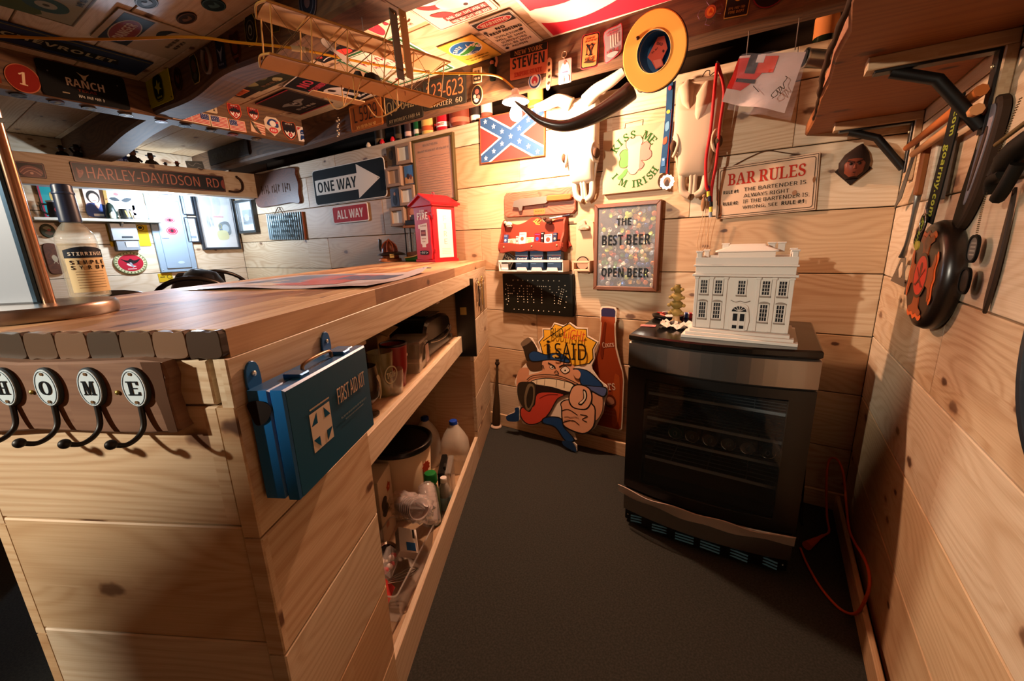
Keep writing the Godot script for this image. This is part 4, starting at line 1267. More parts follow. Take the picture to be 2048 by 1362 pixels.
func make_right_wall() -> void:
	var steel := col("8a847c", 0.32, 0.85)
	var o := solo_slab()
	for k in 2:
		var z: float = [0.15, 0.8][k]
		o = thing("shelf_bracket", ["black steel bracket with a pale wood cleat under the slab, near the corner", "black steel bracket with a pale wood cleat under the slab, nearest the viewer"][k], "bracket", at(ROOM_RIGHT, 1.61, z), "brackets under the live-edge slab")
		obj(o, "cleat", box(0.235, 0.028, 0.045, 0.002), pine[4], at(-0.12, -0.014, 0))
		obj(o, "wall_cleat", box(0.02, 0.19, 0.045, 0.002), pine[4], at(-0.011, -0.123, 0))
		var black := col("14110e", 0.4, 0.3)
		obj(o, "arm", box(0.2, 0.006, 0.03, 0.001), black, at(-0.122, -0.031, 0))
		obj(o, "upright", box(0.006, 0.16, 0.03, 0.001), black, at(-0.024, -0.11, 0))
		obj(o, "brace", tube(v3([-190, -34, 0, -110, -66, 0, -26, -176, 0]), 0.013, 8), black)
		for y: float in [-0.06, -0.16]:
			obj(o, "screw_head", lathe([0, 0, 5, 0, 4, 3, 0, 4], 10), col("b0a080", 0.3, 0.8), turned(-0.028, y, 0.0, 0, 0, 90))
	# two dowels laid across the brackets
	for k in 2:
		solo("wooden_stick", tube([Vector3(0.33, 1.485 - 0.034 * k, 0.25 + 0.1 * k), Vector3(0.33, 1.502 - 0.036 * k, 0.83)], [0.009, 0.012]), col(["b0602c", "c98a58"][k], 0.45), ["orange-brown wooden stick slung below the bracket, upper of the pair", "paler wooden stick slung below the bracket, lower of the pair"][k], "stick", Transform3D.IDENTITY, "pair of wooden sticks")
	# saw blade
	o = thing("saw_blade", "grey tapered steel blade hanging in the corner beside the long spatula", "saw", on("right", 0.2, 1.39, 0.03))
	obj(o, "blade", ext(pts([128, 100, 100, 108, -48, -82, -40, -90, 30, -60]), 0.002, 0.0005), col("5c564e", 0.4, 0.7))
	# spatula
	o = thing("grill_spatula", "long grill spatula with a slotted steel blade and wood handle, hung on the wall", "spatula", on("right", 0.36, 1.25, 0.018))
	obj(o, "handle", ext(rr(0.034, 0.15, 0.01, 0.045, 0.15), 0.018, 0.004, true), col("94552c", 0.4))
	obj(o, "handle_rivet", ball(0.004), col("c0b090", 0.3, 0.8), at(0.045, 0.2, 0.018))
	obj(o, "shaft", tube(curve(v3([44, 80, 8, 40, 40, 8, 16, -60, 6, -20, -110, 6]), 5), [0.009, 0.009, 0.008, 0.008, 0.007, 0.007, 0.006, 0.006, 0.006, 0.006, 0.006, 0.006, 0.007, 0.007, 0.008, 0.009], 8, 0.5), steel)
	obj(o, "blade", ring(pts([-50, -115, 6, -110, 50, -200, -130, -196, -90, -160, -50, -115]), pts([-44, -128, -10, -126, 10, -176, -40, -176, -62, -150, -44, -128]), 0.002), steel)
	# second utensil: broad handled tool behind the lanyard
	o = thing("grill_tool", "steel grill tool with a broad pale wooden handle behind the black lanyard", "grill tool", on("right", 0.5, 1.36, 0.012))
	obj(o, "handle", ext(rr(0.05, 0.17, 0.012, 0.0, 0.03), 0.02, 0.004, true), pine[0])
	obj(o, "ferrule", ext(rr(0.056, 0.16, 0.004, 0.07, 0.02), 0.012, 0.002), col("6c6660", 0.35, 0.7))
	obj(o, "shaft", tube(v3([-4, -60, 8, -40, -220, 6, -70, -330, 4]), 0.004), steel)
	# antler-handled carved wood slice
	o = thing("bark_slice", "curved slice of split wood with pale and dark streaks behind the lanyard", "wood slice", on("right", 0.76, 1.37, 0.004))
	obj(o, "slab", ext(smooth(pts([60, 120, 96, 90, 84, 0, 60, -80, 10, -140, -40, -150, -30, -80, 0, 10, 20, 90])), 0.016, 0.004), col("33241a", 0.6))
	obj(o, "pale_streak", ext(smooth(pts([58, 104, 80, 84, 66, 10, 34, -70, 16, -90, 26, 0, 36, 70])), 0.002), col("8c8084", 0.5), at(0, 0, 0.016))
	obj(o, "dark_streak", ext(smooth(pts([60, 60, 66, 40, 40, -50, 30, -60, 46, 10])), 0.002), col("4a3428", 0.5), at(0, 0, 0.018))
	# black lanyard with printed web address
	o = thing("lanyard", "wide black lanyard with yellow-green web address lettering looped from the bracket", "lanyard", on("right", 0.735, 1.375, 0.06))
	var black := col("0e0d0a", 0.7)
	obj(o, "strap", ext(pts([-8, 135, 64, 134, 60, 60, 42, -60, 24, -140, -52, -128, -40, -60, -16, 60]), 0.003, 0.0005), black)
	obj(o, "lower_strap", ext(smooth(pts([-30, -118, 6, -124, -10, -160, -36, -196, -58, -196, -74, -176, -52, -140])), 0.003, 0.0005), black, at(0, 0, 0.006))
	var yg := col("8a9030", 0.6)
	write(o, "y.com", 0.03, 0.092, 0.075, 0.034, yg, 0.0032, "b", -92)
	write(o, "goarmy.com", 0.002, -0.04, 0.16, 0.036, yg, 0.0032, "b", -98)
	write(o, "goarm", -0.04, -0.158, 0.075, 0.024, yg, 0.0092, "b", -120)
	obj(o, "split_ring", ring_tube(0.022, 0.0014), col("a8a098", 0.25, 0.9), at(-0.01, -0.135, 0.012))
	obj(o, "clasp", box(0.03, 0.018, 0.006, 0.001), col("9a948c", 0.3, 0.8), turned(-0.03, -0.118, 0.006, 0, 0, 40))
	obj(o, "badge", ext(ell(0.016, 0.012), 0.003), col("a8983a", 0.4), at(-0.02, -0.19, 0.01))
	make_plaque_right()
	# identity tags on ball chains
	o = thing("dog_tags", "pair of black-rimmed identity tags on a fine ball chain", "identity tags", on("right", 0.88, 1.2, 0.016))
	for k in 2:
		var y: float = [-0.02, -0.088][k]
		obj(o, "tag_rim", ring(rr(0.056, 0.058, 0.022, -0.006 * k, y), rr(0.046, 0.048, 0.018, -0.006 * k, y), 0.005), black)
		obj(o, "tag_plate", ext(rr(0.048, 0.05, 0.019, -0.006 * k, y), 0.003), col(["6a6864", "2a221a"][k], 0.4, 0.5))
	for k in 4:
		obj(o, "stamped_line", ext(rr(0.026, 0.003, 0.001, 0, -0.008 - 0.008 * k), 0.0006), col("a09c94", 0.4, 0.5), at(0, 0, 0.003))
	var ch: Array = []
	for s in 2:
		for i in 60:
			var t := i / 59.0
			ch.append(Vector3(0.005 + 0.006 * s + 0.09 * t * t, 0.006 + 0.24 * t, 0.004 + 0.01 * t))
	var st := mb()
	for p: Vector3 in ch:
		add_lathe(st, [Vector2(0, -0.0016), Vector2(0.0016, 0), Vector2(0, 0.0016)], 6, Transform3D(Basis.IDENTITY, p))
	obj(o, "ball_chain", st.commit(), col("8a7a5a", 0.3, 0.8))
	# dark crouching ornament
	o = thing("beast_ornament", "black carved beast with a tail reaching down, pinned to the wall over a seam", "ornament", on("right", 0.985, 1.352, 0.01))
	var soot := col("17120c", 0.6)
	obj(o, "body", loft([[Vector3(-0.055, -0.03, 0.012), 0.01, 0.008], [Vector3(-0.03, -0.02, 0.014), 0.03, 0.014], [Vector3(0.0, 0.0, 0.016), 0.05, 0.018], [Vector3(0.04, 0.02, 0.014), 0.06, 0.016], [Vector3(0.08, 0.036, 0.012), 0.03, 0.012]], 14), soot)
	for q in [[-50, -6, 0, -80, 10, -10, -84, -30, -6], [-30, -30, 0, -76, -36, 0, -90, -60, -10], [20, -20, 0, 0, -60, 4, -20, -76, 0], [60, 10, 0, 100, -10, 0, 120, 0, 0]]:
		obj(o, "limb", tube(curve([Vector3(q[0], q[1], q[2]) * 0.001 + Vector3(0, 0, 0.012), Vector3(q[3], q[4], q[5]) * 0.001 + Vector3(0, 0, 0.012), Vector3(q[6], q[7], q[8]) * 0.001 + Vector3(0, 0, 0.016)], 4), 0.011, 8), soot)
	obj(o, "spear", tube(v3([-70, 28, 20, 120, 66, 14]), 0.004), col("6a5230", 0.5))
	o = thing("steel_pendant", "dark tapered hanging blade pinned low on the boards right of the tags", "ornament", on("right", 0.968, 1.145, 0.004))
	obj(o, "blade", ext(smooth(pts([0, 150, 10, 100, 14, 0, 8, -60, 0, -90, -8, -60, -6, 0, -2, 100])), 0.006, 0.002), col("3a2c22", 0.4, 0.4))
	# round white framed thing cut by the picture's edge
	o = thing("round_sign", "large round white sign with a dark rim at the right edge of the view", "sign", on("right", 1.385, 1.06, 0.004))
	obj(o, "disc", ext(ell(0.205, 0.205, 0, 0, 48), 0.01, 0.002), col("cdd0d4", 0.3))
	obj(o, "rim", ring(ell(0.215, 0.215, 0, 0, 48), ell(0.203, 0.203, 0, 0, 48), 0.018), col("23282e", 0.3))
	ink(o, [["o", 0, 0, 196, 196, 6, "3a5a7a"], ["x", 0, 0, 200, 60, "2a3a5a"]], 0.0102)

func solo_slab() -> Node3D:
	# live-edge slab shelf on the right wall
	var edge: Array = [375, -5]
	for q in [[56, -5], [62, 120], [70, 300], [66, 520], [74, 700], [70, 860], [80, 1000], [66, 1130], [72, 1300], [60, 1500], [70, 1700]]:
		edge.append_array(q)
	edge.append_array([375, 1700])
	var o := thing("live_edge_shelf", "broad brown live-edge slab shelf fixed to the right wall overhead", "shelf", Transform3D(Basis(Vector3.RIGHT, Vector3.BACK, Vector3.DOWN), Vector3(0, 1.655, 0)))
	obj(o, "slab", ext(pts(edge), 0.045, 0.006, true), slab_wood)
	var bark := mb()
	var path: Array = []
	var rad: Array = []
	for i in 60:
		var z := 1.69 * i / 59.0
		path.append(Vector3(0.066 + 0.007 * sin(z * 6.0) + 0.0012 * sin(z * 41.0), z, 0.036))
		rad.append(0.006 + 0.001 * sin(z * 57.0))
	add_tube(bark, path, rad, 8)
	obj(o, "bark_edge", bark.commit(), col("3c2716", 0.9))
	return o

func make_plaque_right() -> void:
	var o := thing("round_plaque", "thick round dark wooden plaque painted with a red and orange cross badge", "plaque", on("right", 0.685, 1.108, 0.0))
	obj(o, "disc", lathe([0, 0, 128, 0, 137, 8, 138, 26, 132, 40, 118, 46, 0, 46], 48), col("1d120c", 0.3), turned(0, 0, 0, 90, 0, 0))
	var lobe: Array = []
	for k in 4:
		var a := PI / 2 * k
		var p: Array = []
		for q in [[18, 40], [30, 84], [64, 98], [48, 112], [20, 106], [0, 114], [-20, 106], [-48, 112], [-64, 98], [-30, 84], [-18, 40]]:
			var v := Vector2(q[0], q[1]).rotated(a)
			p.append_array([v.x, v.y])
		lobe.append(p)
	var items: Array = []
	for p in lobe:
		items.append(["q", p, "d0561c"])
	for p in lobe:
		var s: Array = []
		for v in p:
			s.append(v * 0.9)
		items.append(["q", s, "8c3e18"])
	items.append_array([["e", 0, 0, 58, 58, "3a2414"], ["e", 0, 0, 50, 50, "c02a1c"], ["q", [-24, -30, -6, -10, -10, 24, 0, 34, 10, 24, 6, -10, 24, -30, 0, -18], "5a1a10"], ["l", [-34, 18, -10, 0, 20, -22, 36, -26], 5, "6a2014"], ["l", [34, 18, 10, 0, -20, -22, -36, -26], 5, "6a2014"]])
	ink(o, items, 0.0462, 0.35)

func make_overhead() -> void:
	# signs screwed to the ceiling boards
	sign_on("warning_sign", "white ceiling sign with a red oval reading WARNING NO TRESPASSING", "sign", on("ceiling", -1.064, 0.462, 0.004, -2), 200, 294, 8, 4, "ddd0c0", [
		["f", 0, 0, 194, 288, 2, 6, "6a5a50"], ["r", 0, 111, 184, 56, "2a2220"], ["e", 0, 110, 84, 25, "e8dcd0"], ["e", 0, 110, 80, 22, "b8383c"], ["t", 0, 110, 126, 21, "WARNING", "ecdcd0", "b"],
		["t", 0, 60, 44, 18, "NO", "221a18", "b"], ["t", 0, 32, 172, 19, "TRESPASSING", "221a18", "b"], ["t", 0, -2, 130, 15, "VIOLATORS", "3a2e2a", "r"], ["t", 0, -28, 150, 15, "WILL BE SHOT", "3a2e2a", "r"], ["t", 0, -54, 126, 15, "SURVIVORS", "3a2e2a", "r"], ["t", 0, -80, 150, 15, "WILL BE SHOT", "3a2e2a", "r"], ["t", 0, -106, 80, 15, "AGAIN", "3a2e2a", "r"], ["e", -76, 56, 9, 8, "3a2e2a"], ["e", 70, 4, 9, 8, "3a2e2a"], ["e", -66, -108, 9, 8, "3a2e2a"]])
	sign_on("land_sign", "yellow ceiling sign with a blue and green oval reading STATE LAND", "sign", on("ceiling", -1.298, 0.424, 0.004), 200, 232, 3, 3, "dcae48", [
		["e", 0, 34, 84, 64, "e4e0d4"], ["e", 0, 34, 79, 59, "2a62a4"], ["q", [-70, 6, -30, 22, 20, 44, 78, 58, 78, 40, 40, 16, 0, -6, -50, -16], "e4e0d4"], ["q", [-60, 2, -20, 16, 30, 40, 76, 50, 74, 38, 30, 10, -10, -6, -48, -10], "3c8a3c"],
		["t", 6, -14, 60, 9, "NEW YORK", "dcdcd4", "b"], ["x", 0, -56, 140, 11, "5a5a22"], ["x", 0, -78, 110, 10, "5a5a22"]])
	var o: Node3D = get_node("land_sign")
	arc_words(o, "STATE LAND", 0, -0.02, 0.082, 148, 32, 0.02, col("ece4d4", 0.5), 0.0052, "b")
	sign_on("tin_poster", "pink and white tin poster with clipped corners on the ceiling beside the warning sign", "poster", on("ceiling", -1.127, 0.76, 0.004, -2.5), 300, 250, 14, 3, "e0c8b4", [
		["f", 0, 0, 288, 238, 3, 12, "7a4438"], ["q", [-110, 100, -30, 110, 60, 100, 90, 60, 40, 30, -20, 34, -80, 50], "e8dcd0"], ["q", [-120, 60, -60, 40, 10, 16, 40, -6, -20, 0, -90, 20], "c03a3c"], ["q", [-40, 40, 40, 44, 80, 10, 60, -30, 0, -20, -40, 0], "e6d8cc"], ["q", [-110, -8, -50, -16, -20, -50, -80, -44], "c43c3e"], ["e", 56, -20, 10, 8, "4a2c28"],
		["r", 22, -62, 200, 26, "b84444"], ["x", 22, -62, 180, 19, "ecdcd0"], ["r", 26, -92, 190, 24, "8a5450"], ["x", 26, -92, 174, 17, "ecdcd0"]])
	sign_on("tin_poster", "cream tin poster partly hidden by the model plane, reading can always count on", "poster", on("ceiling", -1.4, 0.82, 0.004, 1), 240, 172, 3, 3, "e2cfae", [
		["t", 36, 56, 150, 16, "can always", "3a1c14", "sb"], ["t", 22, 30, 120, 16, "count on...", "3a1c14", "sb"], ["q", [-110, 60, -70, 70, -50, 20, -70, -40, -110, -50], "c23848"], ["e", -80, 30, 14, 18, "e4c8b0"], ["q", [-30, 4, -14, 10, -10, -10, -30, -10], "c23848"], ["x", 30, -12, 60, 22, "3a1c14"], ["l", [-20, -40, 20, -34, 60, -44, 84, -36], 5, "5a3020"], ["x", 30, -64, 90, 14, "9a3030"]])
	sign_on("bordered_sign", "large white ceiling sign with a dark green border beyond the model plane", "sign", on("ceiling", -1.672, 0.535, 0.004, -1.5), 410, 400, 4, 4, "e0d4c2", [
		["f", 0, 0, 402, 392, 14, 3, "2c5a34"], ["f", 0, 0, 360, 350, 3, 2, "3a6a40"], ["x", 0, 90, 290, 46, "b04a50"], ["x", 0, 30, 240, 26, "b04a50"], ["q", [-120, -60, -60, -40, 0, -70, 60, -40, 120, -60, 60, -110, -60, -110], "cfa890"], ["e", 130, -130, 12, 10, "b03038"], ["e", -130, -130, 12, 10, "b03038"], ["l", [-100, -140, -40, -120, 30, -150, 90, -124], 4, "5a7a50"]])
	sign_on("refund_sign", "black ceiling sign with white edge and pink lettering reading NO REFUNDS", "sign", on("ceiling", -2.228, 0.531, 0.004, 9.5), 240, 412, 6, 4, "d4ccc4", [
		["r", 0, 0, 226, 398, "1c1614", 4], ["t", -4, 130, 120, 52, "NO", "b8384a", "b"], ["t", 0, 66, 180, 34, "REFUNDS", "a83444", "b"], ["q", [-80, -20, -30, 20, 40, 10, 90, -40, 40, -60, 60, -150, 20, -160, 0, -80, -40, -160, -70, -150, -30, -60], "cfc4bc"], ["q", [-20, 0, 10, 6, 20, -30, -10, -30], "3a2c28"], ["x", 60, -170, 90, 16, "d4ccc4"]])
	sign_on("motor_sign", "dark brown ceiling plaque with red edges and a silver winged emblem", "sign", on("ceiling", -2.587, 0.53, 0.004, 1.5), 374, 290, 4, 4, "231712", [
		["r", 0, 138, 360, 6, "a82838"], ["r", 0, -138, 360, 6, "a82838"], ["f", 0, 0, 366, 264, 2, 2, "5a3c30"], ["q", [-120, 10, -60, 30, 0, 20, 60, 30, 120, 10, 60, -10, 20, -40, -20, -40, -60, -10], "7a7068"], ["e", 0, 0, 34, 30, "3a2c28"], ["x", 0, 0, 46, 20, "a89c94"], ["x", 0, -72, 200, 24, "8a7c70"], ["r", 0, -104, 110, 4, "6a4c40"]])
	sign_on("dark_plate", "dark green-brown mottled plate at the edge of the cross beam", "sign", on("ceiling", -2.38, 0.807, 0.004), 338, 125, 3, 3, "2c2a18", [["q", [-150, 20, -100, 50, -60, 30, -90, -10], "8a7c50"], ["q", [-20, 40, 30, 50, 60, 20, 10, 10], "6a6040"], ["q", [40, -20, 80, 0, 110, -30, 70, -44], "a09468"], ["x", -10, -30, 160, 20, "6a4a34"]])
	sign_on("orange_plate", "small orange plate on a dark backing beside the rough cross beam", "sign", on("ceiling", -2.64, 0.81, 0.004, 2), 190, 120, 3, 3, "241a14", [["r", -10, 4, 128, 60, "b04c24", 4], ["x", -10, 4, 100, 26, "6a2810"], ["f", -10, 4, 124, 56, 2, 3, "d88a50"]])
	sign_on("red_black_sign", "black ceiling sign with bright red shapes above the upper wing of the model plane", "sign", on("ceiling", -1.83, 0.815, 0.004, -1.5), 226, 140, 3, 3, "1a1412", [["q", [-20, -60, 40, -20, 100, -30, 104, -64, 20, -66], "c83c34"], ["x", 10, 30, 160, 22, "c04048"], ["q", [-100, 0, -70, 30, -50, 0, -70, -30], "b83430"], ["l", [-90, -50, -40, -40, 10, -56], 5, "d8ccc4"]])
	sign_on("soda_sign", "large red and white ceiling sign with a sweeping white wave", "sign", on("ceiling", -0.46, 0.62, 0.004, -3), 900, 660, 4, 4, "e6d8c4", [
		["r", 0, 0, 872, 632, "c8283c"], ["q", [-436, -190, -300, -240, -150, -210, 40, -120, 240, -60, 436, -80, 436, 40, 260, 60, 60, 10, -120, -70, -300, -110, -436, -90], "e8dcc8"], ["x", 0, 160, 620, 150, "e8dcc8"]])
	sign_on("danger_sign", "scuffed white ceiling sign with a red oval reading DANGER", "sign", on("ceiling", -2.294, 1.323, 0.004, -0.5), 346, 270, 4, 3, "a89880", [
		["r", 0, 70, 318, 92, "1c1814"], ["e", -10, 70, 128, 42, "a89880"], ["e", -10, 70, 123, 38, "7a2418"], ["t", -10, 70, 190, 32, "DANGER", "b8a48c", "b"],
		["q", [40, -16, 90, -10, 130, -30, 140, -60, 124, -44, 80, -36, 50, -40], "1c1814"], ["q", [60, -44, 76, -40, 70, -60], "1c1814"], ["x", 20, -78, 130, 15, "4a4034"], ["x", 20, -102, 110, 15, "4a4034"]])
	sign_on("tractor_poster", "pale green and white poster of a tractor on the ceiling at the top left", "poster", on("ceiling", -2.16, 1.76, 0.004), 520, 490, 3, 3, "8a8870", [
		["f", 0, 0, 512, 482, 5, 2, "5a4c38"], ["q", [-250, -140, -120, -100, -60, 0, -100, 140, -240, 160], "46542c"], ["q", [-60, -140, 60, -120, 140, -40, 120, 100, -20, 120, -90, 20], "5a6038"], ["e", -130, -150, 62, 58, "2c4c4a"], ["e", -130, -150, 30, 28, "8a9084"], ["e", -130, -150, 10, 9, "3a3c34"], ["e", 100, -160, 40, 38, "2c4c4a"], ["e", 100, -160, 18, 17, "8a9084"], ["x", 60, -218, 220, 20, "2c281c"]])
	sign_on("banner_strip", "long dark blue ceiling strip with a black lettered bow-tie shape", "sign", on("ceiling", -2.69, 1.5, 0.004, -90), 560, 240, 3, 3, "1c2c4c", [["p", [-180, -30, -60, -30, -46, -64, 60, -64, 74, -30, 190, -30, 176, 34, 62, 34, 50, 66, -56, 66, -70, 34, -194, 34], "14130f"], ["t", 0, 2, 340, 46, "CHEVROLET", "a09878", "b"], ["r", 0, 104, 540, 8, "6a5c30"], ["r", 0, -104, 540, 8, "6a5c30"]])
	for k in 4:
		var q: Array = [[-2.0, 1.41, 0.055, 0.03], [-2.01, 1.285, 0.06, 0.026], [-1.83, 1.265, 0.05, 0.035], [-1.66, 1.3, 0.04, 0.03]][k]
		sign_oval("ceiling_badge", ["dark oval badge with grey script on the ceiling near the danger sign", "brown shield badge on the ceiling just past the danger sign", "dark teal oval badge on the ceiling above the yellow cable", "small dark badge on the ceiling over the upper wing tip"][k], on("ceiling", q[0], q[1], 0.002), q[2], q[3], ["241c18", "2c1a0c", "14282c", "201a14"][k], ["6a6058", "6a4424", "3a5a5c", "5a5044"][k])
	make_cross_beam_badges()
	make_flag_beam()
	make_plate_beam()
	make_cord_and_plane()

func sign_oval(called: String, label: String, xf: Transform3D, rx: float, ry: float, hex: String, hex2: String, group := "") -> Node3D:
	var o := thing(called, label, "badge", xf, group)
	obj(o, "backing", ext(ell(rx, ry), 0.003, 0.0006), col(hex, 0.6))
	var a := rx * 1000
	var b := ry * 1000
	ink(o, [["o", 0, 0, a * 0.94, b * 0.94, a * 0.06, hex2], ["q", [-a * 0.5, 0, -a * 0.2, b * 0.4, a * 0.1, 0, a * 0.5, b * 0.3, a * 0.3, -b * 0.4, -a * 0.2, -b * 0.3], hex2]], 0.0032)
	return o

func shield(w: float, h: float) -> PackedVector2Array:
	return smooth(pts([-w * 0.42, h * 0.5, 0, h * 0.46, w * 0.42, h * 0.5, w * 0.5, h * 0.2, w * 0.42, -h * 0.2, 0, -h * 0.5, -w * 0.42, -h * 0.2, -w * 0.5, h * 0.2], 1.0), true, 3)

func patch(called: String, label: String, category: String, xf: Transform3D, outline: PackedVector2Array, border: String, inner: String, items: Array, group := "") -> Node3D:
	var o := thing(called, label, category, xf, group)
	obj(o, "backing", ext(outline, 0.002, 0.0005), col(border, 0.7))
	obj(o, "field", ext(ring_inset_any(outline, 0.0035), 0.0006), col(inner, 0.7), at(0, 0, 0.002))
	ink(o, items, 0.0027, 0.7)
	return o

func ring_inset_any(p: PackedVector2Array, k: float) -> PackedVector2Array:
	var c := Vector2.ZERO
	for v in p:
		c += v
	c /= p.size()
	var o := PackedVector2Array()
	for v in p:
		var d := v - c
		o.append(c + d * maxf(0.0, 1.0 - k / d.length()))
	return o

func make_cross_beam_badges() -> void:
	sign_on("deer_plate", "dull yellow plate with a dark green oval deer emblem, on the cross beam", "sign", on("cross_beam", -2.755, 2.055, 0.004, -2), 300, 152, 6, 3, "c4c01e", [["r", 0, 0, 130, 124, "16200e", 44], ["f", 0, 0, 124, 118, 3, 40, "a8a41c"], ["q", [-40, 6, -16, 14, 0, 34, 6, 14, 30, 20, 20, 0, 40, -12, 10, -12, -10, -30, -14, -8], "c4c01e"], ["x", 0, -44, 60, 10, "c4c01e"], ["e", -138, 64, 4, 4, "3a3a10"], ["e", 138, 64, 4, 4, "3a3a10"], ["e", -138, -64, 4, 4, "3a3a10"], ["e", 138, -64, 4, 4, "3a3a10"]])
	sign_oval("round_badge", "dark red round badge beside the yellow plate on the cross beam", on("cross_beam", -2.522, 2.045, 0.002), 0.042, 0.05, "24120a", "5a2c18")
	patch("octagon_patch", "tall dark green octagonal patch with a tan edge and brown emblem on the cross beam", "patch", on("cross_beam", -2.335, 2.045, 0.002), pts([-24, 58, 24, 58, 40, 34, 40, -34, 24, -58, -24, -58, -40, -34, -40, 34]), "c0a870", "2c3018", [["e", 0, 12, 20, 26, "5a3818"], ["q", [-20, -30, 0, -14, 20, -30, 0, -44], "4a4a3a"]])
	var o := thing("horseshoe", "pale lucky horseshoe hung points up on the cross beam", "horseshoe", on("cross_beam", -2.196, 2.047, 0.002))
	var p: Array = []
	for i in 15:
		var a := deg_to_rad(120 + 300.0 * i / 14)
		p.append(Vector3(cos(a) * 0.036, sin(a) * 0.05, 0.006))
	obj(o, "iron", tube(p, 0.009, 8, 0.6), col("7a6c66", 0.5, 0.3))
	obj(o, "badge", ext(ell(0.02, 0.03), 0.003), col("6a3c18", 0.6))
	for i in 6:
		obj(o, "nail_hole", ball(0.003), col("16120e", 0.8), Transform3D(Basis.IDENTITY, p[1 + i * 2 + (1 if i > 2 else 0)] + Vector3(0, 0, 0.005)))
	patch("blue_patch", "dark blue rectangular patch with a white bird shape on the cross beam", "patch", on("cross_beam", -2.076, 2.045, 0.002, -6), rr(0.07, 0.11, 0.008), "1c2440", "1a2240", [["q", [-24, 20, 0, 6, 24, 24, 10, -4, 0, -30, -8, -4], "8088a0"], ["x", 0, -40, 44, 8, "7a809a"]])
	patch("red_patch", "dark red shield patch between the blue patch and the second octagon on the cross beam", "patch", on("cross_beam", -1.949, 2.034, 0.002), shield(0.08, 0.11), "4a1c14", "2c0e0a", [["e", 0, 6, 22, 26, "5a2018"], ["t", 0, -30, 40, 9, "FIRE", "7a4434", "b"]])
	patch("octagon_patch", "black octagonal patch with a yellow outline and pale seal on the cross beam", "patch", on("cross_beam", -1.814, 2.062, 0.002, -4), pts([-26, 52, 26, 52, 42, 30, 42, -30, 26, -52, -26, -52, -42, -30, -42, 30]), "d0bc58", "20201a", [["o", 0, 0, 30, 34, 4, "5a5a50"], ["e", 0, 0, 14, 18, "8a8a80"], ["q", [-10, -4, 0, 10, 10, -4, 0, -14], "2a3a2a"]])
	patch("gold_patch", "small dull gold patch on the cross beam behind the upper wing", "patch", on("cross_beam", -1.64, 2.05, 0.002, -8), rr(0.06, 0.08, 0.01), "6a5c20", "3a3410", [["e", 0, 6, 16, 18, "8a7c30"]])
	patch("blue_oval_patch", "blue oval patch with a pale ring on the cross beam", "patch", on("cross_beam", -1.433, 2.045, 0.002), ell(0.05, 0.056), "6a6068", "1a2030", [["o", 0, 0, 36, 40, 4, "4a5468"], ["e", 0, 0, 16, 18, "5a4a50"]])

func flag_items(mirror := 1) -> Array:
	var a: Array = []
	for i in 7:
		a.append(["r", 0, 24 - i * 8, 86, 4.2, "b02c34"])
	a.append(["r", -22 * mirror, 13, 42, 30, "2a3866"])
	for i in 3:
		for j in 4:
			a.append(["s", (-36 + j * 9.5) * mirror, 22 - i * 9, 2.6, "d8d0d8"])
	return a

